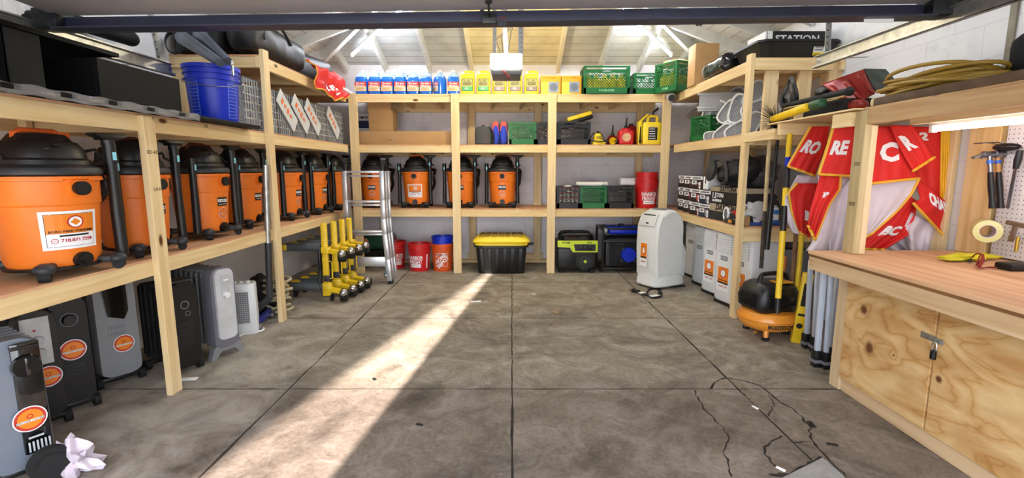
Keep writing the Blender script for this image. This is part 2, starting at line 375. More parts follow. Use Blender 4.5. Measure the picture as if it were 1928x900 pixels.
# outer skin, so the roof has thickness
o_ = .12
for q in (((-XW - .3, YW + .3), (XW + .3, YW + .3), (0, y1), (0, y1)), ((-XW - .3, YF - .3), (XW + .3, YF - .3), (0, y0), (0, y0))):
    mb._f([mb.bm.verts.new((x, y, (RZ if x == 0 else EAVE - .1) + o_)) for x, y in q[:3]])
for sgn in (-1, 1):
    mb._f([mb.bm.verts.new(p) for p in ((sgn * (XW + .3), YF - .3, EAVE + .02), (sgn * (XW + .3), YW + .3, EAVE + .02), (0, y1, RZ + .12), (0, y0, RZ + .12))])
struct(mb.build('ceiling', smooth=False))
raf = mat('rafter_white', 'd8dad6', 0.6, var=.05); rafc = mat('rafter_cream', 'e6dcb8', 0.6, var=.05)
tn = 1
def rafter(p0, p1, m_, w=.045, t=.12):
    global tn
    mb = M(); mb.bar(Vector(p0) - Vector((0, 0, t / 2)), Vector(p1) - Vector((0, 0, t / 2)), w, t); struct(mb.build('trim_%d' % tn, m_, smooth=False)); tn += 1
for x in (-2.3, -1.75, -1.14, -.56, .64, 1.22, 1.76, 2.3):
    rafter((x, YW, EAVE), rp(x, YW - (XW - abs(x))), rafc if abs(x) < .7 else raf)
for sgn in (-1, 1):
    rafter((sgn * XW, YW, EAVE), (0, y1, RZ), raf, .05, .15)
    y = 1.6
    while y < 6.7:
        rafter((sgn * XW, y, EAVE), (sgn * max(0.0, y - y1), y, RZ - SL * max(0.0, y - y1)), raf); y += .62
# overhead door, raised: panels lying level above the camera, bottom rail towards the room
door = thing('door_1', 'raised overhead garage door', 'door'); del door['category']; del door['label']; struct(door)
dm = mat('door_paint', 'b3adab', 0.32, 0.0, var=.05, nscale=3, coat=.3); dr = mat('door_rail', '34364a', 0.45, .2, var=.1)
A0, A1 = Vector((-2.30, 2.585, 2.045)), Vector((2.10, 2.565, 2.10))
mb = M()
for i in range(4):
    ya, yb = 2.55 - i * .56, 2.55 - i * .56 - .552; za, zb = .018 * i, .018 * (i + 1)
    vs = mb.box(-2.30, 2.10, yb, ya, 0, .04)
    for v in vs: v.co.z += lerp(2.117, 2.174, (v.co.x + 2.3) / 4.4) + lerp(za, zb, (ya - v.co.y) / .55)
struct(mb.build('door_panel', dm, door, smooth=False))
mb = M(); mb.bar(A0 + Vector((0, 0, .035)), A1 + Vector((0, 0, .035)), .05, .068, bev=.004)
mb.bar(A0 + Vector((0, -.05, .005)), A1 + Vector((0, -.05, .005)), .06, .008)
struct(mb.build('door_rail', dr, door))
mb = M()
for px in (410, 752, 812, 1314, 1320): 
    p = at(px, 46, Y=2.56); mb.cyl(p, p + Vector((0, .012, 0)), .006, n=8)
struct(mb.build('door_bolt', black, door))
for sx, A in ((-1, A0), (1, A1)):
    mb = M(); c = A + Vector((sx * .03, .0, .05))
    mb.box(c.x - .06, c.x + .06, c.y - .08, c.y + .03, c.z - .045, c.z + .05, .008); mb.cyl(c + Vector((0, -.03, .02)), c + Vector((sx * .14, -.03, .02)), .014); mb.cyl(c + Vector((sx * .07, -.03, .02)), c + Vector((sx * .11, -.03, .02)), .03)
    for k in range(4): mb.cyl(c + Vector((random.uniform(-.04, .04), .03, random.uniform(-.03, .04))), c + Vector((random.uniform(-.04, .04), .045, random.uniform(-.03, .04))), .01, n=8)
    struct(mb.build('roller_bracket', mat('dark_hinge', '2b2d30', .4, .6, var=.3, nscale=40), door))
mb = M(); p = at(1655, 36, Y=2.535); mb.box(p.x - .075, p.x + .075, p.y - .001, p.y + .001, p.z - .018, p.z + .012)
struct(mb.build('rail_sticker', paperw, door))
p = at(945, 36, Y=2.5); mb = M(); mb.mi(mat('warning_maroon', '4a1f22', .5)).box(p.x - .022, p.x + .022, p.y - .002, p.y + .002, p.z - .008, p.z + .012)
mb.mi(dgrey).box(p.x - .022, p.x + .022, p.y - .002, p.y + .002, p.z - .034, p.z - .012); struct(mb.build('warning_sticker', parent=door))
for sgn, X, Z, ye in ((-1, -2.40, 2.04, 3.50), (1, 2.17, 2.10, 3.55)):
    t = thing('door_track', 'galvanised channel track along the %s wall above the %s' % (('left', 'black cabinet') if sgn < 0 else ('right', 'coiled hose')), 'track', (X, ye, Z))
    mb = M(); L0 = -3.6
    mb.box(-.002 if sgn < 0 else -.0, .003, L0, 0, -.04, .04); mb.box(-.003 * sgn, .028 * -sgn, L0, 0, .037, .04); mb.box(0, .028 * -sgn, L0, 0, -.04, -.037)
    mb.box(.028 * -sgn, .025 * -sgn, L0, 0, -.04, -.022)
    mb.build('channel', galv, t)
    mb = M(); mb.box(.01 * sgn, .014 * sgn, L0, 0, .028, .055); mb.box(.014 * sgn, .04 * sgn, L0, 0, .052, .055); mb.build('angle_rail', galv, t)
    mb = M(); mb.cyl((-.01 * sgn, -.03, 0), (.015 * -sgn, -.03, 0), .012, n=6); mb.build('end_bolt', steel, t)
    h = thing('track_hanger', 'perforated steel angle holding up the end of the %s door track' % ('left' if sgn < 0 else 'right'), 'bracket', (X + sgn * .03, ye - .06, Z + .03))
    mb = M(); dx, dy, dz = sgn * -.10 if sgn < 0 else .02, .08, .72
    a, b = Vector((0, 0, 0)), Vector((dx, dy, dz)) if sgn > 0 else Vector((-.16, .1, .80))
    mb.mi(galv); mb.bar(a, b, .032, .003, up=(0, 1, 0)); mb.bar(a + Vector((.016, 0, 0)), b + Vector((.016, 0, 0)), .003, .03, up=(0, 1, 0))
    mb.mi(blackm); n = 16
    for i in range(1, n): q = a.lerp(b, i / n); mb.cyl(q + Vector((0, -.004, 0)), q + Vector((0, .003, 0)), .005, n=8)
    mb.build('perforated_angle', parent=h)
    mb = M(); mb.bar((0, 0, -.01), (sgn * .3, .02, .0), .03, .003); mb.build('cross_brace', galv, h)

# ---- opener hanging from the ridge
op = thing('garage_door_opener', 'white ceiling opener unit with glowing lamp cover hanging on metal straps', 'opener', (-.055, 4.85, 2.235))
mb = M(); mb.box(-.155, .155, -.16, .2, .045, .2, .02); mb.build('housing', white, op)
lens = mat('lamp_lens', 'fff8e8', .3, emit=5.0, ecol='fff4dc')
mb = M(); mb.box(-.15, .15, -.175, -.158, .05, .19, .008); mb.box(-.002, .002, -.178, -.17, .05, .19); mb.build('lamp_lens', lens, op)
mb = M(); mb.box(-.14, .14, -.165, .19, 0, .045, .012); mb.build('grey_base', mgrey, op, label='dark grey underside of the opener')
mb = M(); mb.tube([(-.03, -.17, .03), (-.01, -.19, .01), (.03, -.18, -.02), (.02, -.1, -.03)], .012); mb.build('release_cord', mat('faded_red', '9c4a48', .7), op)
for x in (-.13, .115):
    mb = M(); mb.mi(alu).box(x, x + (.05 if x > 0 else .035), 0.0, .004, .2, 1.26); mb.mi(mgrey)
    if x > 0:
        for i in range(22): mb.cyl((x + .03, -.002, .24 + i * .045), (x + .03, .006, .24 + i * .045), .006, n=8)
    mb.build('hanging_strap', parent=op)
mb = M(); mb.bar((-.0, -.1, .22), (-.0, -2.15, .16), .035, .04); mb.build('drive_rail', alu, op)
mb = M(); mb.tube([(-.02, -2.0, .13), (-.10, -2.12, .05), (-.105, -2.22, -.12)], .012); mb.bar((.0, -1.9, .15), (-.1, -2.1, .0), .02, .02); mb.build('door_arm', dgrey, op)
mb = M()
for k in range(4): mb.tube([(-.05 + .02 * k, .02, .22), (-.10 + .05 * k, -.05, .34 + .03 * k), (.0 + .02 * k, 0, .45), (-.04, -.08, .6 + .05 * k)], .004, n=6)
mb.build('wires', mgrey, op)
pl = bpy.data.lights.new('opener_bulb', 'POINT'); pl.energy = 26; pl.color = (1, .86, .6); pl.shadow_soft_size = .05
po = bpy.data.objects.new('opener_bulb', pl); C.objects.link(po); po.parent = op; po.location = (0, .3, .32)
# bracket on the door where the arm is bolted
mb = M(); p = at(921, 33, Y=2.5)
mb.box(p.x - .035, p.x + .035, p.y - .01, p.y + .03, p.z - .03, p.z + .02, .004)
q = at(920, 6, Z=p.z + .02); mb.tube([p, (q.x, q.y, q.z)], .005); mb.cyl((q.x, q.y, q.z), (q.x, q.y, q.z + .02), .016, n=8)
struct(mb.build('arm_bracket', black, door))

# ---- LED tube fixtures along the roof
tube_m = mat('led_tube', 'ffffff', .3, emit=TUBE_EMIT, ecol='f0f5ff')
def fixture(a, b, label, m=tube_m, drop=.05, r=.014, wd=.034, house=white):
    a, b = Vector(a), Vector(b); mid = (a + b) / 2; t = thing('led_tube_light', label, 'light', mid, 0, 'led tube lights under the roof')
    a, b = a - mid, b - mid; d = (b - a).normalized()
    mb = M(); mb.bar(a + Vector((0, 0, .022)), b + Vector((0, 0, .022)), wd, .02, bev=.004); mb.build('housing', house, t)
    mb = M(); mb.cyl(a + d * .02, b - d * .02, r, n=14); mb.build('tube', m, t)
    for e_ in (a, b):
        mb = M(); mb.bar(e_ - d * .012, e_ + d * .012, wd * .8, .045); mb.build('end_cap', house, t)
    return t
fixture((-2.06, 6.42, 2.80), (-1.21, 5.57, 3.10), 'glowing tube light under the left rear hip of the roof')
fixture((2.05, 6.42, 2.80), (1.20, 5.57, 3.10), 'glowing tube light under the right rear hip of the roof')
fixture((-1.5, 2.9, 3.08), (-1.5, 4.1, 3.08), 'added tube light, out of sight above the raised door on the left')  # this pair is added out of sight, to brighten the shelf tops
fixture((1.5, 2.9, 3.08), (1.5, 4.1, 3.08), 'added tube light, out of sight above the raised door on the right')
a, b = at(1757, 242, X=2.38), None
bl = fixture((2.38, a.y, a.z), (2.38, a.y - 1.2, a.z), 'glowing tube light under the shelf over the workbench', mat('bench_tube', 'ffffff', .3, emit=11, ecol='fff2f0'), r=.018)
bl['group'] = 'bench lights'

# ---- lumber racks ------------------------------------------------------
XL, XR, Y1, Y2, YB, YR = -2.042, 2.017, 2.709, 4.097, 6.175, 4.202
Z1, Z2, Z3 = .84, 1.66, 2.282
def lum(parent, name, x0, x1, y0, y1, z0, z1, m=None, bev=.003, label=None):
    d = (x1 - x0, y1 - y0, z1 - z0); ax = d.index(max(d)); c = ((x0 + x1) / 2, (y0 + y1) / 2, (z0 + z1) / 2); L0 = parent.location
    mb = M(); mb.box(x0 - c[0], x1 - c[0], y0 - c[1], y1 - c[1], z0 - c[2], z1 - c[2], bev, seg=1)
    return mb.build(name, m or (LX, LY, LZ)[ax], parent, loc=(c[0] - L0.x, c[1] - L0.y, c[2] - L0.z), label=label)
T = .038
rackL = thing('lumber_rack', 'pine lumber shelving along the left wall carrying the row of orange vacuums', 'shelving', (-2.45, 4.0, 0))
PX0, PX1 = XL - T, XL            # post thickness in x
BX0, BX1 = PX0 - T, PX0 + .004         # beams behind the posts
for y, zt in ((1.15, Z2 - .014), (Y1, Z2 - .014), (Y2, Z3 + .045)):
    lum(rackL, 'post', PX0, PX1, y, y + .089, 0, zt)
for y in (1.3, 2.75, 4.12, 5.4, 6.85):
    lum(rackL, 'wall_post', -XW + .002, -XW + .09, y, y + .038, 0, Z3 - .012 if y > 4 else Z2 - .012)
for z, y0_, y1_ in ((Z1, 1.15, YB - .02), (Z2, 1.15, YB - .02), (Z3, Y2, YB - .02)):
    lum(rackL, 'shelf_beam', BX0, BX1, y0_, y1_, z - .101, z - .012)
    lum(rackL, 'wall_beam', -XW + .002, -XW + .04, y0_, 6.9, z - .101, z - .012)
    lum(rackL, 'shelf_board', -XW + .003, BX1 - .002, y0_, 6.9, z - .012, z, PLY, 0)
    for y in ((1.2, 2.0, 2.8, 3.5, 4.15, 4.9, 5.6) if z < 2 else (4.10, 4.9, 5.6)):
        lum(rackL, 'joist', -XW + .04, BX0, y, y + .038, z - .101, z - .012)
rackB = thing('lumber_rack', 'pine lumber shelving across the back wall with washer fluid jugs on top', 'shelving', (0, 6.5, 0))
XP = (-1.99, -.712, .505, 1.94)
for i, x in enumerate(XP):
    lum(rackB, 'post', x - .052, x + .052, YB - .04, YB, 0, Z3 - .0)
    lum(rackB, 'wall_post', x + (.09 if i < 2 else -.19), x + (.19 if i < 2 else -.09), YW - .09, YW - .05, .04, Z3 - .012)
for z in (Z1, Z2, Z3):
    lum(rackB, 'shelf_beam', -2.035, 2.01, YB, YB + T, z - .101, z - .012)
    lum(rackB, 'wall_beam', -2.03, 2.01, YW - .05, YW - .01, z - .14, z - .012)
    lum(rackB, 'shelf_board', -2.06, 2.015, YB - .0, YW - .01, z - .012, z, PLY if z < 2 else LX, 0)
    for x in (-1.4, -1.0, -.3, .1, .95, 1.35):
        lum(rackB, 'joist', x, x + .038, YB + T, YW - .05, z - .101, z - .012)
lum(rackB, 'sill_plate', -1.93, 1.9, YW - .1, YW - .01, 0, .04)
lum(rackB, 'sill_plate', -.65, .45, YW - .06, YW - .02, .04, .13)
rackR = thing('lumber_rack', 'pine lumber shelving along the right wall above the white air conditioners', 'shelving', (2.4, 5.1, 0))
RX0, RX1 = XR, XR + T
lum(rackR, 'post', RX0, RX1, YR, YR + .089, 0, Z3 + .035)
for z in (Z1, Z2, Z3):
    lum(rackR, 'shelf_beam', RX1 - .004, RX1 + T, YR, YB - .02, z - .101, z - .012)
    lum(rackR, 'wall_beam', XW - .04, XW - .002, YR, 6.9, z - .101, z - .012)
    lum(rackR, 'shelf_board', RX1, XW - .003, YR + .005, 6.9, z - .012, z, PLY if z < 2 else LX, 0)
    for y in (4.30, 4.95, 5.6):
        lum(rackR, 'joist', RX1 + T, XW - .04, y, y + .038, z - .101, z - .012)
lum(rackR, 'end_rail', RX1, 2.72, YR - .002, YR + .036, Z3 - .101, Z3 - .012)
lum(rackR, 'end_rail', RX1, XW - .04, YR - .002, YR + .036, Z1 - .13, Z1 - .012)
for px, w_ in ((1449, .115), (1511, .11), (1567, .12)):
    x = fx(px, 4.27, 2.0); lum(rackR, 'end_upright', x - w_ / 2, x + w_ / 2, YR + .04, YR + .078, Z2, Z3 - .012)
for y in (4.3, 5.5, 6.8): lum(rackR, 'wall_post', XW - .09, XW - .05, y, y + .09, 0, Z3 - .102)

# ---- bench, its posts and the shelf over it
XB, YBN = 2.017, 2.79; ZT = .85
bench = thing('workbench', 'pine workbench with plywood top and two padlocked plywood doors', 'workbench', (2.4, 1.9, 0))
lum(bench, 'worktop', 1.846, XW - .005, .3, 2.935, ZT - .02, ZT, PLYT, .002)
lum(bench, 'worktop_underlayer', 1.850, XW - .005, .3, 2.93, ZT - .034, ZT - .021, wood('plywood_dark', '8a6038', '6d4a2c', 1, knots=False), 0)
AP = wood('lumber_apron', 'D9BC95', 'C8A67C', 1, kcol='54331c')
lum(bench, 'apron', 1.852, 1.89, .3, 2.93, ZT - .115, ZT - .034, AP)
lum(bench, 'apron_end', 1.89, XW - .01, 2.892, 2.93, ZT - .115, ZT - .034)
mb = M()
for y in (2.895, 2.915): 
    for z in (ZT - .06, ZT - .085): mb.cyl((1.8515, y, z), (1.86, y, z), .003, n=8)
mb.build('screw', black, bench, loc=(-2.4, -1.9, 0))
lum(bench, 'leg', XB, XB + T, YBN, YBN + .089, 0, ZT - .035, AP if False else wood('lumber_leg', 'D6BE98', 'C3A67E', 2))
lum(bench, 'kick_board', XB + .012, XB + .05, .3, YBN - .005, 0, .09, AP)
lum(bench, 'face_frame', XB + .012, XB + .05, .3, YBN - .002, ZT - .2, ZT - .12, AP)
def plydoor():
    m, N, L, b = nodes_of('plywood_swirl'); b.inputs['Roughness'].default_value = .5; b.inputs['Specular IOR Level'].default_value = .4
    tc = N.new('ShaderNodeTexCoord').outputs['Object']
    # rings bulge round each knot: distance to the knots distorts the grain
    mp = N.new('ShaderNodeMapping'); mp.inputs['Scale'].default_value = (1, 1.0, 3.0); L.new(tc, mp.inputs[0])
    def dist(p, s_):
        d = N.new('ShaderNodeVectorMath'); d.operation = 'SUBTRACT'; L.new(tc, d.inputs[0]); d.inputs[1].default_value = p
        k = N.new('ShaderNodeVectorMath'); k.operation = 'MULTIPLY'; L.new(d.outputs[0], k.inputs[0]); k.inputs[1].default_value = (0, 1, s_)
        l = N.new('ShaderNodeVectorMath'); l.operation = 'LENGTH'; L.new(k.outputs[0], l.inputs[0]); return l.outputs['Value']
    KN = KNOTS
    nz = N.new('ShaderNodeTexNoise'); nz.inputs['Scale'].default_value = 2.0; nz.inputs['Detail'].default_value = 3; nz.inputs['Distortion'].default_value = .8; L.new(mp.outputs[0], nz.inputs['Vector'])
    v = nz.outputs['Fac']
    for p, r_, s_ in KN:
        dd = dist(p, s_); e = N.new('ShaderNodeMath'); e.operation = 'MULTIPLY'; e.inputs[1].default_value = -1 / (r_ * 3.2); L.new(dd, e.inputs[0])
        ex = N.new('ShaderNodeMath'); ex.operation = 'EXPONENT'; L.new(e.outputs[0], ex.inputs[0])
        ma = N.new('ShaderNodeMath'); ma.operation = 'MULTIPLY_ADD'; ma.inputs[1].default_value = .55; L.new(ex.outputs[0], ma.inputs[0]); L.new(v, ma.inputs[2]); v = ma.outputs[0]
    mu = N.new('ShaderNodeMath'); mu.operation = 'MULTIPLY'; mu.inputs[1].default_value = 9; L.new(v, mu.inputs[0])
    fr = N.new('ShaderNodeMath'); fr.operation = 'PINGPONG'; fr.inputs[1].default_value = 1.0; L.new(mu.outputs[0], fr.inputs[0])
    c = ramp(N, L, fr.outputs[0], [(0.0, 'c49658'), (0.14, 'd8ae72'), (.5, 'dfba82'), (1.0, 'e4c48e')])
    fn = N.new('ShaderNodeTexNoise'); fn.inputs['Scale'].default_value = 3; fn.inputs['Detail'].default_value = 4; L.new(mp.outputs[0], fn.inputs['Vector'])
    c = mixc(N, L, .5, c, ramp(N, L, fn.outputs['Fac'], [(.36, 'c69a64'), (.6, 'ffffff')]), 'MULTIPLY')
    for p, r_, s_ in KN:
        dd = dist(p, s_); dv = N.new('ShaderNodeMath'); dv.operation = 'DIVIDE'; dv.inputs[1].default_value = r_; L.new(dd, dv.inputs[0])
        k = ramp(N, L, dv.outputs[0], [(.3, 'ffffff'), (.62, '555555'), (.8, '000000')])
        c = mixc(N, L, k, c, lin('6e4226'))
    L.new(c, b.inputs['Base Color']); return m
YS = at(1757, 690, X=XB).y
KN_PX = [((1628, 583), .045, 1.0), ((1638, 655), .05, .8), ((1684, 669), .012, 1), ((1769, 714), .03, 1.0)]
KNOTS = [(at(p[0], p[1], X=XB - .004), r_ * 1.15, s_) for p, r_, s_ in KN_PX]
KNOTS = [((k[0].x, k[0].y, k[0].z), k[1], k[2]) for k in KNOTS]
pd = plydoor()
def cdoor(ya, yb):
    mb = M(); mb.box(XB - .008, XB + .010, ya, yb, .09, ZT - .118, .0015, seg=1)
    o = mb.build('cabinet_door', pd, bench, smooth=False, loc=(-2.4, -1.9, 0)); return o
d1 = cdoor(YS + .006, YBN - .004); d2 = cdoor(YS - .9, YS - .006); cdoor(.35, YS - .91)
p = at(1763, 641, X=XB - .01)
mb = M(); mb.box(p.x - .004, p.x, YS - .01, YS + .075, p.z - .012, p.z + .018, .002); mb.box(p.x - .006, p.x - .001, YS - .05, YS - .01, p.z - .01, p.z + .014, .002)
mb.tube([(p.x, YS - .02, p.z + .008), (p.x - .02, YS - .02, p.z + .006), (p.x - .02, YS - .02, p.z - .008), (p.x, YS - .02, p.z - .01)], .004)
mb.build('hasp', galv, d1)
pk = thing('padlock', 'small combination padlock hanging from the hasp on the bench doors', 'padlock', (p.x - .018, YS - .022, p.z - .012))
mb = M(); mb.tube([(0, -.01, -.03), (0, -.011, -.004), (0, -.006, .008), (0, .006, .008), (0, .011, -.004), (0, .01, -.03)], .0032); mb.build('shackle', chrome, pk)
mb = M()
for k in range(4): mb.cyl((0, 0, -.032 - k * .011), (0, 0, -.042 - k * .011), .0125, n=12)
mb.build('dial_body', black, pk)

over = thing('overhead_shelf', 'rough lumber shelf on posts over the workbench, hose coil on top', 'shelf', (2.4, 2.0, 0))
OW = wood('lumber_old', 'C9A77A', 'B08B60', 1, kcol='4a2e18'); PO = wood('lumber_olive', 'C7B488', 'B5A074', 2, kcol='7a5c30')
lum(over, 'post', XB, XB + T, YBN - .001, YBN + .088, ZT + .001, 1.685, PO)
lum(over, 'jack_stud', XB + T + .001, XB + 2 * T, YBN, YBN + .06, ZT + .001, 1.60, wood('lumber_pale', 'E6CFA6', 'D9BD8E', 2))
lum(over, 'beam', XB + .005, XB + T + .005, .3, YBN - .002, 1.603, 1.69, OW)
lum(over, 'inner_beam', XB + .25, XB + .29, .3, YBN, 1.60, 1.68, LY)
lum(over, 'blocking', XB + T + .002, XB + .12, YBN - .04, YBN - .001, 1.605, 1.685, wood('lumber_brown', '8a7358', '74604a', 0, knots=False))
lum(over, 'shelf_board', XB + .02, XW - .005, .3, YBN + .05, 1.69, 1.703, OW, 0)
lum(over, 'block', XB - .03, XB + .008, YBN + .09, YBN + .25, 1.60, 1.682, LY)
lum(over, 'shelf_board', XB - .035, XW - .005, YBN + .05, 3.80, 1.69, 1.70, LY, 0)
lum(over, 'joist', XB - .03, XW - .01, 3.62, 3.66, 1.60, 1.689)
lum(over, 'beam', XB - .03, XB + .008, 3.70, YR - .01, 1.575, 1.655, LY)
lum(over, 'joist', XB + .01, XW - .01, 3.70, 3.74, 1.575, 1.655)
lum(over, 'wall_post', XW - .075, XW - .035, 2.735, 2.925, ZT + .001, 1.6, wood('lumber_orange', 'E2C490', 'D2AE74', 2, kcol='5a3215'))
lum(over, 'wall_post', XW - .04, XW - .005, 3.05, 3.14, 0, 1.689)

# pegboard
mb = M(); PGX = XW - .075; pgm = mat('pegboard_white', 'd8d4d4', .6, var=.02); hole = mat('hole_dark', '2c2624', .9)
mb.mi(pgm).box(PGX, PGX + .006, 1.3, 2.70, ZT + .01, 1.595)
mb.mi(hole)
z = ZT + .03
while z < 1.58:
    y = 2.69
    while y > 2.2: 
        c = Vector((PGX - .0006, y, z)); vs = [mb.bm.verts.new(c + Vector((0, .0033 * math.cos(k * PI / 3), .0033 * math.sin(k * PI / 3)))) for k in range(6)]; mb._f(vs); y -= .0254
    z += .0254
pg = tag(mb.build('pegboard', smooth=False), 'white perforated pegboard fixed on the wall behind the workbench', 'pegboard')
mb = M(); mb.box(XW - .012, XW - .0, YBN + .02, YBN + .06, 1.75, 2.35); struct(mb.build('trim_60', mat('wall_batten', '8f8878', .7, var=.2))) 

# ================================================================ objects
Z1 += .0015; Z2 += .0015; Z3 += .0015; ZT += .001
D = math.radians
def disc(mb, c, r, m, fn, off, n=24, r0=0.0):
    mb.mi(m); f = lambda a, q: fn(Vector((c[0] + q * math.cos(a), -off, c[1] + q * math.sin(a))))
    if r0 == 0:
        mb._f([mb.bm.verts.new(f(2 * PI * i / n, r)) for i in range(n)]); return
    o_ = [mb.bm.verts.new(f(2 * PI * i / n, r)) for i in range(n)]; i_ = [mb.bm.verts.new(f(2 * PI * i / n, r0)) for i in range(n)]
    for i in range(n): j = (i + 1) % n; mb._f([o_[i], o_[j], i_[j], i_[i]])
def rect(mb, x0, x1, z0, z1, m, fn, off, n=6):
    mb.mi(m)
    for i in range(n):
        a, b = lerp(x0, x1, i / n), lerp(x0, x1, (i + 1) / n)
        mb._f([mb.bm.verts.new(fn(Vector((x, -off, z)))) for x, z in ((a, z0), (b, z0), (b, z1), (a, z1))])
ident = lambda v: v
def bend(R, k=0.0):
    def f(v):
        r = R + k * v.z - v.y; t = v.x / R; return Vector((r * math.sin(t), -r * math.cos(t), v.z))
    return f
def sh(fn, dx, dy, dz): return lambda v: fn(v + Vector((dx, dy, dz)))
def face(mb, R, c):      # map a flat design onto a plane: R columns right, out, up
    return lambda v: c + R[0] * v.x - R[1] * v.y + R[2] * v.z
def seal(mb, c, r, fn, bg=None):
    """round orange safety-patrol style seal with a white rim and a text band"""
    disc(mb, c, r, logow, fn, .0010); disc(mb, c, r * .92, stred, fn, .0016); disc(mb, c, r * .74, storange, fn, .0022)
    disc(mb, (c[0], c[1] + r * .22), r * .2, stred, fn, .0027, 16, r * .12)
    rect(mb, c[0] - r * .8, c[0] + r * .8, c[1] - r * .22, c[1] - r * .06, logow, sh(fn, 0, 0, 0), .0027, 3)
    mb.mi(ink); text(mb, 'BORO PARK CHAVERIM', r * .16, sh(fn, c[0], -.0032, c[1] - r * .14), sx=1.0)
def big_label(mb, w, h, fn):
    """white label: orange field, seal, name and telephone number"""
    rect(mb, -w / 2, w / 2, -h / 2, h / 2, logow, fn, .0010); rect(mb, -w * .43, w * .43, -h * .43, h * .43, ink, fn, .0014)
    rect(mb, -w * .42, w * .42, -h * .08, h * .42, storange, fn, .0019); rect(mb, -w * .42, w * .42, -h * .42, -h * .085, logow, fn, .0019)
    disc(mb, (w * .06, h * .21), h * .17, stred, fn, .0024, 20); disc(mb, (w * .06, h * .21), h * .135, logow, fn, .0028, 20)
    mb.mi(storange); s_ = h * .09
    mb._f([mb.bm.verts.new(fn(Vector((w * .06 + x, -.0032, h * .21 + z)))) for x, z in ((0, s_), (s_ * 1.2, 0), (0, -s_), (-s_ * 1.2, 0))])
    mb.mi(ink); text(mb, 'BORO PARK CHAVERIM', w * .072, sh(fn, 0, -.0026, -h * .03), bold=.02)
    rect(mb, -w * .22, w * .3, -h * .165, -h * .12, ink, fn, .0024); 
    mb.mi(inkr); text(mb, '718.871.7299', w * .105, sh(fn, w * .08, -.0026, -h * .27), bold=.015); disc(mb, (-w * .3, -h * .27), h * .07, inkr, fn, .0024, 16, h * .055)
    text(mb, '24', w * .05, sh(fn, -w * .3, -.0026, -h * .27))

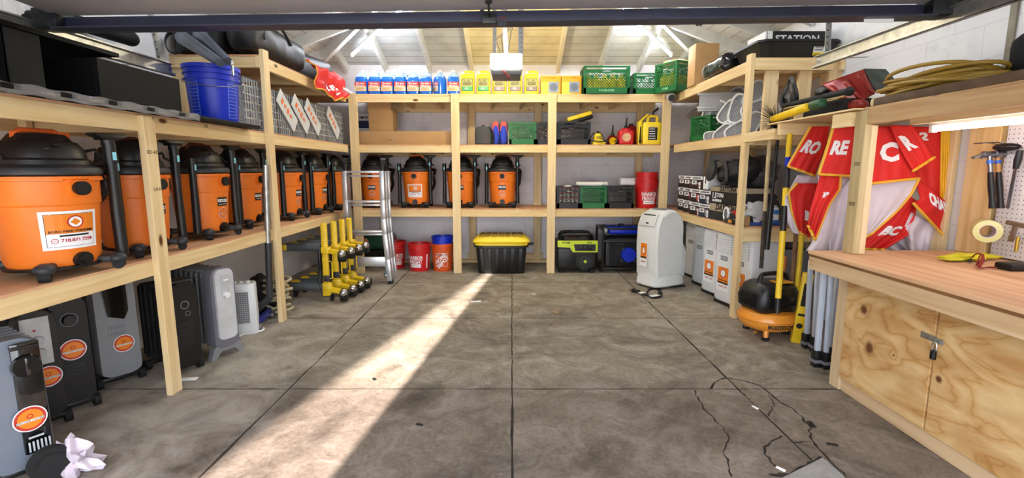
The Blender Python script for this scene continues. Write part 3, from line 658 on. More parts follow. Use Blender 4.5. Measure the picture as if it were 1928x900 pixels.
# ---- wet/dry vacuum (front faces -y)
BT = bend(.188, 0)
def drumR(z): return lerp(.1645, .1805, (z - .09) / .248)
def dfn(v):
    R = drumR(v.z) + .001 - v.y; t = v.x / .178; return Vector((R * math.sin(t), -R * math.cos(t), v.z))
def make_vac(kind):
    t = thing('shop_vacuum', 'x', 'vacuum cleaner')
    mb = M(); mb.lathe([(.128, .045), (.152, .05), (.160, .07), (.1605, .075), (.164, .09), (.180, .338), (.184, .342), (.186, .35), (.188, .46), (.196, .463), (.197, .475), (.187, .477)], n=40)
    for a in (-.75, -.35, .35, .75): 
        pass
    for a0, a1 in ((-75, -16), (16, 75)):
        mb.rings([[Vector((r_ * math.sin(D(a0 + (a1 - a0) * i / 8)), -r_ * math.cos(D(a0 + (a1 - a0) * i / 8)), z)) for r_, z in ((.185, .452), (.200, .455), (.200, .468), (.185, .470))] for i in range(9)])
    drum = mb.build('drum', orange, t)
    mb = M(); mb.lathe([(.190, .478), (.203, .484), (.204, .500), (.196, .515), (.165, .53), (.150, .534)], n=40); mb.build('lid', dgrey, t)
    mb = M(); mb.lathe([(.158, .53), (.155, .55), (.145, .56), (.140, .60), (.118, .635), (.105, .64), (.085, .672), (.03, .68)], n=32, pw=2.6)
    for a in range(5): mb.box(-.148, .148, -.012 + .0, .012, .545 + .018 * a, .553 + .018 * a, .002, rot=(a * .2 + .6, 'Z'))
    mb.box(-.16, -.12, -.03, .03, .53, .575, .006); mb.box(.12, .16, -.03, .03, .53, .575, .006)
    mb.build('motor_head', black, t)
    mb = M(); mb.box(-.015, .015, -.126, -.112, .585, .625, .004, rot=(-.5, 'X')); mb.box(-.03, .03, -.188, -.165, .512, .520, .003); mb.build('orange_latch', mat('latch_orange', 'c8501c', .5), t)
    mb = M(); mb.tube([(-.085, 0, .64), (-.082, 0, .675), (-.06, 0, .688), (.06, 0, .688), (.082, 0, .675), (.085, 0, .64)], .014, n=10); mb.box(.06, .11, -.03, .03, .655, .69, .008)
    mb.build('carry_handle', mat('handle_orange', 'd8601c', .5) if kind == 'big' else mat('handle_dark', '5a2410', .5), t)
    mb = M(); mb.mi(orange).cyl((0, -.17, .42), (0, -.205, .42), .044, .040, 20); mb.mi(black).cyl((0, -.18, .42), (0, -.222, .42), .035, .033, 20); mb.mi(blackm).cyl((0, -.2225, .42), (0, -.2235, .42), .027, n=20); mb.build('hose_port', parent=t)
    mb = M(); mb.cyl((0, -.14, .08), (0, -.182, .08), .036, .034, 18); mb.cyl((0, -.18, .08), (0, -.2, .08), .024, .02, 8); mb.build('drain_cap', black, t)
    mb = M(); mb.lathe([(.135, .036), (.168, .038), (.17, .05), (.14, .056)], n=32); mb.build('caster_base', black, t)
    for a in (-42, 42, 138, 222):
        r_ = math.radians(a); d = Vector((math.sin(r_), -math.cos(r_), 0)); s_ = Vector((d.y, -d.x, 0)) * .02
        mb = M(); mb.bar(d * .13 + Vector((0, 0, .062)), d * .235 + Vector((0, 0, .05)), .06, .034, bev=.012); mb.ell(d * .22 + Vector((0, 0, .055)), (.038, .038, .028), 14, 8)
        ft = mb.build('caster_foot', dgrey if kind != 'big' else dgrey, t)
        mb = M(); c = d * .225 + Vector((0, 0, .024)); sv = Vector((-d.y, d.x, 0)); mb.cyl(c - sv * .02, c + sv * .02, .024, n=16); mb.cyl(c - sv * .021, c + sv * .021, .011, n=12); mb.build('wheel', rubber, ft)
    cyan = mat('wand_sticker', '8fd8e8', .3, emit=0)
    for x, top, yy in ((-.205, .585, -.125), (.2, .64, -.125)):
        mb = M(); mb.cyl((x * 1.02, yy, .055), (x, yy, .3), .026, .025, 16); mb.cyl((x, yy, .3), (x, yy, top), .024, .022, 16); mb.cyl((x, yy, top - .1), (x, yy, top), .0265, .0265, 16)
        w_ = mb.build('extension_wand', blackm if 0 else black, t)
        mb = M(); mb.box(x - .008, x + .008, yy - .0285, yy - .022, top - .085, top - .045, .001); mb.build('wand_label', cyan, w_)
    if kind != 'hose':
        mb = M(); vs = mb.box(.12, .285, -.15, -.09, .655, .69, .01)
        for v in vs:
            if v.co.z < .67: v.co.x = .2 + (v.co.x - .2) * .55
        mb.cyl((.2, -.12, .63), (.2, -.12, .66), .027, n=14); mb.build('floor_nozzle', black, t)
    mb = M()
    pts = [(.0, .17, .45), (.02, .24, .5), (.2, .22, .5), (.24, .05, .49), (.235, -.02, .40), (.22, .08, .3), (.15, .2, .2)]
    mb.tube(smooth_path(pts, 6), .02, 10); mb.build('hose', black, t)
    mb = M(); mb.tube([(.17, -.02, .6), (.2, -.04, .61), (.21, -.04, .58), (.24, -.05, .56)], .008); mb.build('cord_hook', blackm, t)
    if kind in ('logo', 'seal', 'hose'):
        mb = M(); rect(mb, -.05, .05, .238, .302, ink, dfn, .0012); rect(mb, -.042, .042, .249, .252, logow, dfn, .0020)
        mb.mi(logow); text(mb, 'RIDGID', .031, sh(dfn, 0, -.0024, .276), bold=.03, sx=.92); mb.build('brand_plate', parent=t)
    if kind in ('seal', 'hose'):
        mb = M(); seal(mb, (.0, .185), .040, dfn); mb.build('round_sticker', parent=t)
    if kind == 'big':
        mb = M(); big_label(mb, .20, .17, sh(dfn, .0, 0, .225)); mb.build('label_sticker', parent=t)
    return t
def smooth_path(pts, k=5, closed=False):
    P = [Vector(p) for p in pts]; out = []; n = len(P)
    for i in range(n if closed else n - 1):
        p0, p1, p2, p3 = (P[(i - 1) % n], P[i], P[(i + 1) % n], P[(i + 2) % n]) if closed else (P[max(i - 1, 0)], P[i], P[i + 1], P[min(i + 2, n - 1)])
        for j in range(k):
            t = j / k; out.append(.5 * ((2 * p1) + (p2 - p0) * t + (2 * p0 - 5 * p1 + 4 * p2 - p3) * t * t + (3 * p1 - p0 - 3 * p2 + p3) * t ** 3))
    if not closed: out.append(P[-1])
    return out
vlogo, vseal, vbig = make_vac('logo'), make_vac('seal'), make_vac('big')
vbig0 = copy_tree(vbig); o_ = KIDS[vbig0].pop(); bpy.data.objects.remove(o_)
o_ = [k for k in KIDS[vbig0] if k.name.startswith('extension_wand')][0]; KIDS[vbig0].remove(o_); [bpy.data.objects.remove(q) for q in KIDS.get(o_, [])]; bpy.data.objects.remove(o_)
mb = M(); big_label(mb, .21, .18, sh(dfn, -.03, 0, .225)); mb.build('label_sticker', parent=vbig0)
GV = 'orange wet dry vacuums on the lower shelf'
VS = 1.0
D = math.radians
for pr, x, y, rz, lab in (
    (vbig0, -2.26, 2.32, 68, 'largest nearest orange vacuum with dusty lid and square white telephone label'),
    (vlogo, -2.3, 2.90, 72, 'orange vacuum directly behind the first wooden post, second along the left shelf'),
    (vseal, -2.34, 3.60, 74, 'orange vacuum with round sticker just beyond the first wooden post'),
    (vlogo, -2.42, 4.25, 78, 'orange vacuum partly hidden by the steel jack handle pole'),
    (vseal, -2.35, 4.91, 76, 'orange vacuum with round sticker, first beyond the second wooden post'),
    (vseal, -2.32, 5.52, 76, 'orange vacuum with round sticker, second beyond the second wooden post'),
    (vlogo, -2.30, 6.12, 76, 'orange vacuum deepest in the left rear corner of the shelf'),
    (vseal, fx(706, 6.5, 1.2), 6.5, 0, 'orange vacuum behind the folded ladder'),
    (vbig, fx(785, 6.5, 1.2), 6.5, 0, 'orange vacuum with a square white telephone label on the back shelf'),
    (vlogo, fx(868, 6.5, 1.2), 6.5, 0, 'orange vacuum crossed by the back post left of centre'),
    (vseal, fx(946, 6.5, 1.2), 6.5, 0, 'orange vacuum standing by the bare wall in the middle back bay')):
    place(pr, (x, y, Z1), D(rz + (9 if x < -2.1 else 0)), lab, sc=(1.1, 1.1, 1.0) if y < 2.5 else 1.0, group=GV)

# ---- milk crates
def crate(name, label, m, w, d, h, loc, rz, group='milk crates', band=True, txt=None):
    t = thing(name, label, 'crate', loc, rz, group); k = .008
    mb = M(); mb.box(-w / 2 + .004, w / 2 - .004, -d / 2 + .004, d / 2 - .004, 0, .008)
    for (a, b) in (((-1, -1), (1, -1)), ((1, -1), (1, 1)), ((1, 1), (-1, 1)), ((-1, 1), (-1, -1))):
        A = Vector((a[0] * w / 2, a[1] * d / 2, 0)); B = Vector((b[0] * w / 2, b[1] * d / 2, 0)); u = B - A; L = u.length; u.normalize(); nrm = Vector((u.y, -u.x, 0))
        def P(s_, z): return A + u * s_ + Vector((0, 0, z)) - nrm * .005
        def hb(s0, s1, z, th, dp=.008): mb.bar(P(s0, z), P(s1, z), dp, th)
        hb(0, L, h - .010, .02, .014); hb(0, L, .035, .07, .008)
        for z in (.25, .33): hb(.0, L, h * (1 - z * .55), .006, .012)
        hb(0, L, h * .62 if not band else h * .55, .008)
        for s_ in (0.015, L - .015): mb.bar(P(s_, 0), P(s_, h), .03, .008, up=nrm)
        # handle opening: rim of an oval
        cx = L / 2; hz = h * .80; rim = [P(cx + .055 * math.cos(a_), hz + .022 * math.sin(a_)) for a_ in [i * PI / 8 for i in range(16)]]
        mb.tube(rim, .005, 6, closed=True)
        hb(.03, cx - .055, hz, .035, .004); hb(cx + .055, L - .03, hz, .035, .004)
        # diagonal lattice window
        z0, z1 = .07, h * .72; st = .034; s_ = .03 - (z1 - z0)
        while s_ < L - .03:
            for sg in (1, -1):
                a0, a1 = s_, s_ + (z1 - z0)
                c0, c1 = max(a0, .03), min(a1, L - .03)
                if c1 > c0:
                    za, zb = z0 + (c0 - a0), z0 + (c1 - a0)
                    if sg < 0: za, zb = z1 + z0 - za, z1 + z0 - zb
                    mb.bar(P(c0, za), P(c1, zb), .005, .006)
            s_ += st
    o = mb.build('lattice_shell', m, t, smooth=False)
    if txt:
        mb = M(); text(mb, txt, .04, lambda v: Vector((v.x, -d / 2 - .0015 + v.y, v.z + .036)), bold=.01); mb.build('lettering', mat('crate_print', '9fd8b0', .5), t)
    return t
def bottles(n, m, x0, x1, y0, y1, z, h, r, nm, lab, cat, group, parent_rz=0, base=(0, 0, 0), capm=None):
    pr = None
    cols = max(1, int((x1 - x0) / (2.1 * r))); 
    for i in range(n):
        x = x0 + r + (i % cols) * 2.1 * r; y = y0 + r + (i // cols) * 2.1 * r
        if pr is None:
            mb = M(); mb.lathe([(r * .9, 0), (r, .005), (r, h * .62), (r * .8, h * .74), (r * .38, h * .82), (r * .38, h * .9)], n=14); pr = mb.build(nm, m); tag(pr, lab, cat, group)
            mb = M(); mb.lathe([(r * .45, h * .88), (r * .45, h)], n=12); mb.build('cap', capm or white, pr)
        o = place(pr, (0, 0, 0)); p = Matrix.Rotation(parent_rz, 3, 'Z') @ Vector((x, y, 0)) + Vector(base); o.location = (p.x, p.y, p.z + z)
YT = 6.10
c1 = crate('milk_crate', 'large green crate of yellow and pale bottles on the top back shelf', green, .57, .36, .33, (fx(1145, 6.06, 2.4), 6.32, Z3), 0, txt='FARM-0580')
x0 = fx(1145, 6.06, 2.4)
bottles(10, yplast, -.27, .27, -.15, .15, 0, .25, .05, 'detergent_bottle', 'yellow bottle inside the large green crate on the top back shelf', 'bottle', 'yellow bottles in the green crate', 0, (x0, 6.32, Z3 + .01))
crate('milk_crate', 'small green crate between two larger green crates on the top back shelf', green, .385, .33, .255, (fx(1222, 6.2, 2.4), 6.36, Z3), 0)
bottles(6, paperw, -.18, .18, -.13, .1, 0, .2, .055, 'white_bottle', 'white bottle inside the small green crate on the top back shelf', 'bottle', 'white bottles in the small green crate', 0, (fx(1222, 6.2, 2.4), 6.36, Z3 + .01))
c3 = crate('milk_crate', 'green crate standing askew in the right rear corner of the top shelf', green, .36, .36, .34, (2.02, 6.10, Z3 + .0), D(-62), txt='FARM')
bottles(6, yplast, -.17, .17, -.13, .12, 0, .26, .055, 'oil_bottle', 'yellow bottle inside the askew green crate', 'bottle', 'yellow bottles in the askew crate', D(-62), (2.02, 6.10, Z3 + .01))
mb = M(); mb.ell((2.02, 6.12, Z3 + .345), (.16, .13, .05), 18, 10, .5, 3); tag(mb.build('bagged_cloth', mat('cream_cloth', 'e8d8ac', .8, bump=.4)), 'crumpled cream cloth heaped on top of the askew green crate', 'cloth')
crate('milk_crate', 'green crate of cables beside the blue vests on the middle back shelf', green, .345, .33, .285, (fx(984, 6.25, 1.8), 6.42, Z2), 0)
crate('milk_crate', 'black crate half hidden by the back post right of the green crate', black, .30, .33, .285, (fx(1031, 6.25, 1.8), 6.43, Z2), 0)
crate('milk_crate', 'black crate carrying a yellow power tool case on the middle shelf', black, .41, .33, .29, (fx(1082, 6.25, 1.8), 6.42, Z2), 0)
crate('milk_crate', 'black crate full of small jars on the lower back shelf', black, .305, .33, .285, (fx(1071, 6.25, 1.0), 6.42, Z1), 0)
crate('milk_crate', 'green crate topped with rolled paper on the lower back shelf', green, .345, .33, .285, (fx(1118, 6.25, 1.0), 6.42, Z1), 0)
crate('milk_crate', 'black crate next to the red buckets on the lower back shelf', black, .345, .33, .285, (fx(1169, 6.25, 1.0), 6.42, Z1), 0)
crate('milk_crate', 'green crate at the rear end of the middle right shelf', green, .33, .33, .285, (2.30, 5.62, Z2), D(-72))
# cables in the green crate, jars in the black one
for k in range(5):
    mb = M(); r_ = .06; pts = [(r_ * math.cos(a) * (1 + .2 * math.sin(3 * a)), .02 * math.sin(2 * a), r_ * math.sin(a)) for a in [i * PI / 6 for i in range(12)]]; mb.tube(pts, .009, 6, closed=True)
    tag(mb.build('cable_coil', mat('cable_grey%d' % (k % 2), ('9ba59a', 'd8d2bc')[k % 2], .6), loc=(fx(984, 6.25, 1.8) - .11 + .055 * k, 6.33 + .03 * (k % 2), Z2 + .08 + .045 * (k % 3))), 'coiled cable seen through the lattice of the green crate', 'cable', 'coiled cables in the green crate')
for k in range(4):
    mb = M(); pts = [(.05 * math.cos(a), .02 * math.sin(2 * a), .05 * math.sin(a) * (1 + .3 * (k % 2))) for a in [i * PI / 6 for i in range(12)]]; mb.tube(pts, .006, 6, closed=True)
    tag(mb.build('cable_coil', mat('cable_brown%d' % (k % 2), ('a06a4a', 'c8c0b0')[k % 2], .6), loc=(fx(1031, 6.25, 1.8) - .09 + .05 * k, 6.33, Z2 + .09 + .02 * k)), 'thin coiled wire inside the half hidden black crate', 'cable', 'wires in the black crate')
pr = None
for r_ in range(3):
    for k in range(5):
        if pr is None:
            mb = M(); mb.lathe([(.021, 0), (.024, .003), (.024, .045), (.02, .05)], n=14); pr = mb.build('jar', mat('jar_clear', 'cfc8bc', .2, var=.2)); tag(pr, 'small jar stacked in the black crate on the lower back shelf', 'jar', 'small jars in the black crate')
            mb = M(); mb.lathe([(.024, .05), (.025, .052), (.025, .066), (.022, .068)], n=14); mb.build('lid', mat('jar_lid', 'c4683c', .5), pr)
        place(pr, (fx(1071, 6.25, 1.0) - .11 + .055 * k, 6.29, Z1 + .078 + .068 * r_ * .95))
mb = M(); mb.ell((fx(1071, 6.25, 1) - .0, 6.36, Z1 + .27), (.06, .05, .03), 14, 8, .3); tag(mb.build('rag', paperw), 'white rag lying on the jars in the black crate', 'cloth')
for i, (px, L, a) in enumerate(((1112, .3, .1), (1122, .34, -.12), (1104, .22, .3))):
    mb = M(); x = fx(px, 6.3, 1.1); mb.cyl((-L / 2 * math.cos(a), L / 2 * math.sin(a), 0), (L / 2 * math.cos(a), -L / 2 * math.sin(a), 0), .028, n=18, cap=False); mb.cyl((-L / 2 * math.cos(a), L / 2 * math.sin(a), 0), (L / 2 * math.cos(a), -L / 2 * math.sin(a), 0), .024, n=18, cap=False)
    tag(mb.build('paper_roll', paperw, loc=(x, 6.34 + .06 * i, Z1 + .315)), ('long white paper roll lying foremost on the green crate', 'white paper roll behind the foremost one on the green crate', 'short white paper roll at the back of the green crate')[i], 'paper roll')
mb = M(); mb.box(-.1, .1, -.07, .07, 0, .09, .01); mb.box(-.105, .105, -.075, .075, .07, .085, .006); tag(mb.build('plastic_tub', white, loc=(fx(1175, 6.4, 1.1) + .06, 6.5, Z1 + .30)), 'white plastic tub resting on the black crate beside the red buckets', 'tub')

# ---- buckets
def bucket(label, m, h, r, loc, rz=0, art=None, nest=None, bail=True, group=None):
    t = thing('bucket', label, 'bucket', loc, rz, group)
    prof = [(r * .86, 0), (r * .87, .004), (r * .975, h * .74), (r * 1.05, h * .745), (r * 1.05, h * .765), (r * .985, h * .77), (r * .99, h * .84), (r * 1.06, h * .845), (r * 1.06, h * .865), (r * .995, h * .87), (r * 1.0, h * .93), (r * 1.07, h * .935), (r * 1.08, h), (r * 1.0, h), (r * .97, h * .94), (r * .84, .01)]
    mb = M(); mb.lathe(prof, n=40); mb.build('shell', m, t)
    if bail:
        mb = M(); mb.tube(smooth_path([(-r * 1.08, 0, h * .76), (-r * .95, -r * .75, h * .66), (0, -r * 1.13, h * .60), (r * .95, -r * .75, h * .66), (r * 1.08, 0, h * .76)], 6) if bail == 1 else
                          smooth_path([(r * 1.02, -.1, h * .80), (r * .8, -r * .85, h * .72), (r * .2, -r * 1.10, h * .60), (-r * .25, -r * 1.12, h * .55)], 6), .0035, 6); mb.build('bail_handle', steel, t)
    fb = lambda v: (lambda R: Vector((R * math.sin(v.x / r), -R * math.cos(v.x / r), v.z)))(lerp(r * .87, r * .975, v.z / (h * .74)) - v.y)
    if art == 'hf':
        mb = M(); mb.mi(logow); text(mb, 'HARBOR', .066, sh(fb, .0, -.001, h * .50), bold=.03, sx=.85); text(mb, 'FREIGHT', .066, sh(fb, .0, -.001, h * .35), bold=.03, sx=.80)
        rect(mb, -.085, .085, h * .22, h * .275, logow, fb, .0012); rect(mb, -.085, .085, h * .155, h * .205, logow, fb, .0012)
        rect(mb, r * 1.15, r * 1.3, h * .12, h * .62, logow, fb, .0012, 3); mb.build('printing', parent=t)
    if art == 'hd':
        mb = M(); mb.mi(logow); 
        for a_, b_, c_, d_ in ((-.09, -.086, .07, .25), (.09, .086, .07, .25)): rect(mb, min(a_, b_), max(a_, b_), c_, d_, logow, fb, .001, 1)
        rect(mb, -.09, .09, .07, .074, logow, fb, .001); rect(mb, -.09, .09, .246, .25, logow, fb, .001)
        R_ = Matrix.Rotation(-.72, 3, 'Y')
        text(mb, 'THE', .03, lambda v: fb(R_ @ v + Vector((-.055, -.001, .215))), bold=.03); text(mb, 'HOME', .066, lambda v: fb(R_ @ v + Vector((-.012, -.001, .175))), bold=.04); text(mb, 'DEPOT', .066, lambda v: fb(R_ @ v + Vector((.022, -.001, .125))), bold=.04)
        mb.build('printing', parent=t)
    if art == 'gauge':
        mb = M(); pm = mat('pale_blue_print', '7fa0e8', .5)
        for s_ in (-1, 1):
            for xx in (.6, 1.05): mb.mi(pm); rect(mb, s_ * r * xx - .002, s_ * r * xx + .002, .03, h * .70, pm, fb, .001, 1)
            for k in range(12): rect(mb, min(s_ * r * .6, s_ * r * 1.05), max(s_ * r * .6, s_ * r * 1.05), .03 + k * h * .06, .033 + k * h * .06, pm, fb, .001, 3)
        mb.build('printing', parent=t)
    return t
BH, BR = .37, .148
RB = 6.35
bucket('red bucket half hidden behind the ladder leg on the floor', red, BH, BR, (fx(744, RB + .16, .1), RB + .16, 0), .35, 'hf', bail=0)
bucket('red bucket beside the orange one on the floor under the back shelf', red, BH, BR, (fx(790, RB, .1), RB, 0), -.25, 'hf', bail=0)
bucket('orange bucket on the floor by the back post', mat('bucket_orange', 'df5a1c', .45), BH, BR * .98, (fx(834, RB, .1), RB, 0), 0, 'hd')
b2 = bucket('blue bucket nested in the orange bucket by the back post', blue, BH, BR * .93, (fx(834, RB, .1), RB, .095), 0, None, bail=0)
bucket('lower of the two nested red buckets on the lower back shelf', red, BH, BR, (fx(1219, 6.32, 1), 6.38, Z1), .05, 'hf', bail=2)
bucket('upper of the two nested red buckets on the lower back shelf', red, BH, BR * .93, (fx(1219, 6.32, 1), 6.38, Z1 + .10), 0, None, bail=0)
bk = at(404, 217, X=-2.22); bucket('blue bucket standing on the black boards over the left shelf', blue, .40, .175, (-2.22, fy(404, -2.22, 1.8), Z2 + .03), .55, 'gauge')

# ---- jugs of washer fluid
def blueliq():
    m, N, L, b = nodes_of('washer_fluid'); b.inputs['Roughness'].default_value = .12; b.inputs['Base Color'].default_value = lin('1f6fd6'); b.inputs['Coat Weight'].default_value = .3; return m
bliq = blueliq(); clear = mat('clear_plastic', 'b9d8f2', .15, alpha=.55)
def loft(mb, secs, n=24, pw=4.0):
    """secs: (halfx, halfy, z, cx, cy)"""
    rs = []
    for hx, hy, z, cx, cy in secs:
        ring = []
        for i in range(n):
            t = 2 * PI * (i + .5) / n; c_, s_ = math.cos(t), math.sin(t); k = (abs(c_) ** pw + abs(s_) ** pw) ** (-1 / pw)
            ring.append(Vector((cx + hx * c_ * k, cy + hy * s_ * k, z)))
        rs.append(ring)
    return mb.rings(rs)
jug = thing('washer_fluid_jug', 'x', 'jug')
mb = M(); loft(mb, [(.068, .06, 0, 0, 0), (.075, .068, .006, 0, 0), (.075, .068, .165, 0, 0), (.073, .066, .19, 0, 0), (.064, .058, .212, 0, 0)]); mb.build('liquid_body', bliq, jug)
mb = M(); loft(mb, [(.0645, .0585, .2121, 0, 0), (.045, .045, .243, -.0, 0), (.02, .02, .268, 0, 0), (.018, .018, .278, 0, 0)]); mb.tube([(.03, 0, .262), (.056, 0, .262), (.066, 0, .235), (.062, 0, .2)], .009); mb.build('clear_shoulder', clear, jug)
mb = M(); mb.lathe([(.021, .276), (.021, .298), (.018, .3)], n=16); mb.build('cap', white, jug)
mb = M(); f_ = lambda v: Vector((v.x, -.0685 + v.y + .0, v.z))
rect(mb, -.072, .072, .03, .15, mat('label_cream', 'ecd9b0', .5), f_, .0006, 1); rect(mb, -.072, .072, .09, .15, mat('label_red', 'd8402c', .5), f_, .0012, 1); rect(mb, -.072, .072, .088, .102, mat('label_orange', 'ee9a38', .5), f_, .0016, 1)
mb.mi(logow); text(mb, 'De-Icer', .034, lambda v: f_(v + Vector((0, -.0018, .128))), bold=.03); text(mb, 'Washer', .034, lambda v: f_(v + Vector((.0, -.0018, .098))), bold=.03)
for z in (.076, .066, .056, .046): rect(mb, -.062, .05 - (z * 10 % .3) * .1, z - .0022, z + .0022, mat('label_print', 'c08a28', .6), f_, .0014, 1)
rect(mb, -.072, .072, .03, .036, blue, f_, .0014, 1)
mb.build('label', parent=jug)
jl = ['leftmost washer fluid jug, touching the black canopy bags', 'second blue washer fluid jug from the left end', 'third blue washer fluid jug from the left end', 'fourth blue washer fluid jug from the left end', 'fifth blue washer fluid jug from the left end', 'sixth blue washer fluid jug, standing before the gap', 'seventh blue washer fluid jug, turned with its pale back label showing', 'last blue washer fluid jug, beside the first yellow canister']
for i, px in enumerate((679, 704, 728.5, 753, 777, 801.5, 827, 853)):
    place(jug, (fx(px, 6.2, 2.4), 6.26, Z3), (-.9 if i == 6 else (0, .05, -.04)[i % 3]), jl[i], group='blue washer fluid jugs on the top shelf')
# second row seen between the shoulders
for i, px in enumerate((690, 715, 740, 765, 789)):
    place(jug, (fx(px, 6.36, 2.4), 6.42, Z3), 0, 'blue washer fluid jug in the second row behind the front jugs', group='blue washer fluid jugs in the second row')
can = thing('yellow_canister', 'x', 'canister')
mb = M(); loft(mb, [(.085, .06, 0, 0, 0), (.09, .066, .008, 0, 0), (.09, .066, .225, 0, 0), (.086, .062, .245, 0, 0), (.05, .05, .25, 0, 0)]); mb.tube(smooth_path([(-.04, 0, .24), (-.035, 0, .275), (.06, 0, .275), (.07, 0, .24)], 4), .014, 10); mb.build('body', yplast, can)
mb = M(); mb.lathe([(.022, .248), (.022, .275), (.018, .277)], c=(-.055, 0, 0), n=16); mb.build('cap', white, can)
def canlabel(c2):
    mb = M(); f = lambda v: Vector((v.x, -.0668 + v.y, v.z)); rect(mb, -.068, .068, .035, .185, ink, f, .0008, 1); rect(mb, -.063, .063, .04, .18, mat('label_yellow', 'd8cf80', .5), f, .0014, 1)
    rect(mb, -.063, .063, .04, .09, c2, f, .0020, 1)
    mb.mi(ink); text(mb, 'PRO MELT', .026, lambda v: f(v + Vector((0, -.002, .165))), bold=.03)
    for z in (.145, .133, .12, .108): rect(mb, -.055, .055, z - .004, z + .004, ink, f, .0022, 1)
    mb.mi(logow); text(mb, 'ICE', .03, lambda v: f(v + Vector((-.01, -.0025, .065))), bold=.03)
    return mb
canlabel(mat('label_green', '4fb36a', .5)).build('label', parent=can)
can2 = thing('yellow_canister', 'x', 'canister')
for ch in KIDS[can][:2]: copy_tree(ch, can2)
canlabel(mat('label_grey', '8d7a72', .5)).build('label', parent=can2)
cl = ['yellow canister with green label, beside the last blue jug', 'yellow canister with green label, second from the blue jugs', 'yellow canister with grey label, just left of the opener lamp', 'yellow canister with grey label directly behind the opener', 'yellow canister with grey label beside the orange heater boxes']
for i, px in enumerate((880, 910, 940, 970, 1001)): place(can if i < 2 else can2, (fx(px, 6.2, 2.4), 6.25, Z3), 0, cl[i], group='yellow canisters on the top shelf')
hb = thing('heater_box', 'x', 'box'); mb = M(); mb.mi(mat('box_orange', 'ecb02e', .6)).box(-.125, .125, -.12, .12, 0, .225, .002); mb.build('carton', parent=hb)
mb = M(); f = lambda v: Vector((v.x, -.1206 + v.y, v.z)); rect(mb, -.12, .0, .0, .15, mat('box_yellow', 'f0dc50', .5), f, .0004, 1)
vs0 = len(mb.bm.verts); rect(mb, -.03, .1, .02, .15, mat('picture_grey', '9aa6b8', .5), f, .0012, 1); disc(mb, (.035, .085), .05, mat('picture_dark', '5f6b80', .5), f, .0018); 
for k in range(5): disc(mb, (.035, .085), .045 - .008 * k, mat('picture_grey', '9aa6b8', .5), f, .002 + .0003 * k, 24, .043 - .008 * k)
mb.mi(stred); text(mb, 'Ceramic Heater', .026, lambda v: f(v + Vector((-.02, -.001, .2))))
mb.build('printed_front', parent=hb)
for px, l in ((1037, 'orange and yellow heater carton beside the last yellow canister'), (1076, 'orange and yellow heater carton touching the large green crate')): place(hb, (fx(px, 6.2, 2.4), 6.32, Z3), 0, l, group='heater cartons on the top shelf')

# ---- middle back shelf
t = thing('cardboard_box', 'long flat brown cardboard box lying on the middle back shelf', 'box', (fx(764, 6.3, 1.8) - .0, 6.42, Z2)); Lb = .60
mb = M(); mb.box(-Lb, Lb, -.17, .17, 0, .17, .003); mb.build('carton', card, t)
mb = M(); mb.mi(mat('tape', 'a88458', .35)); f = lambda v: Vector((v.x, -.1706 + v.y, v.z)); rect(mb, -.44, -.415, 0, .17, MATS['tape'], f, .0006, 1); rect(mb, -.17, -.11, 0, .17, MATS['tape'], f, .0006, 1); mb.mi(ink); text(mb, 'FRAGILE', .02, lambda v: f(v + Vector((-.2, -.001, .06)))); mb.build('tape_and_print', parent=t)
t = thing('cardboard_box', 'upright open brown cardboard box standing on the long flat one', 'box', (fx(717, 6.35, 2.0), 6.46, Z2 + .171))
mb = M(); mb.box(-.155, .155, -.12, .12, 0, .27, .002); mb.build('carton', card, t)
mb = M(); mb.bar((-.155, -.118, .27), (-.17, -.10, .40), .004, .25, up=(0, 1, 0)); mb.build('flap', card, t) if 0 else None
mb = M(); mb.box(-.16, .14, -.12, -.116, .265, .375); mb.box(.155, .159, -.12, .12, .15, .30, rot=None); mb.warp(lambda v: v + Vector((0, -.12 * max(0, v.z - .27), 0))); mb.build('flap', card, t)
t = thing('product_box', 'white and navy carton wedged behind the left corner post', 'box', (fx(686, 6.6, 1.9), 6.72, Z2 + .171)); mb = M(); mb.mi(logow).box(-.09, .09, -.07, .07, 0, .26, .002); mb.mi(mat('navy', '1d2b55', .5)).box(-.091, .091, -.071, .071, .07, .17); mb.mi(ink); text(mb, 'SMART', .05, lambda v: Vector((v.x, -.0715 + v.y, v.z + .21)), bold=.02); mb.build('carton', parent=t)
t = thing('backpack', 'small dark grey backpack on the middle back shelf', 'backpack', (fx(909, 6.25, 1.8), 6.36, Z2))
mb = M(); loft(mb, [(.095, .05, 0, 0, 0), (.11, .065, .02, 0, 0), (.11, .065, .14, 0, 0), (.10, .06, .20, 0, 0), (.085, .045, .228, 0, 0), (.05, .02, .235, 0, 0)], pw=3.2); mb.build('bag', mat('charcoal_fabric', '4a4c4d', .85, bump=.3), t)
mb = M(); mb.tube([(-.02, 0, .228), (-.015, 0, .25), (.015, 0, .25), (.02, 0, .228)], .006); mb.build('grab_handle', blackm, t)
mb = M(); mb.tube(smooth_path([(.07, -.02, .225), (.115, -.04, .17), (.135, -.05, .08), (.11, -.05, .01)], 5), .016); mb.build('shoulder_strap', blackm, t)
mb = M(); mb.box(.045, .065, -.068, -.064, .05, .058); mb.build('red_logo', stred, t)
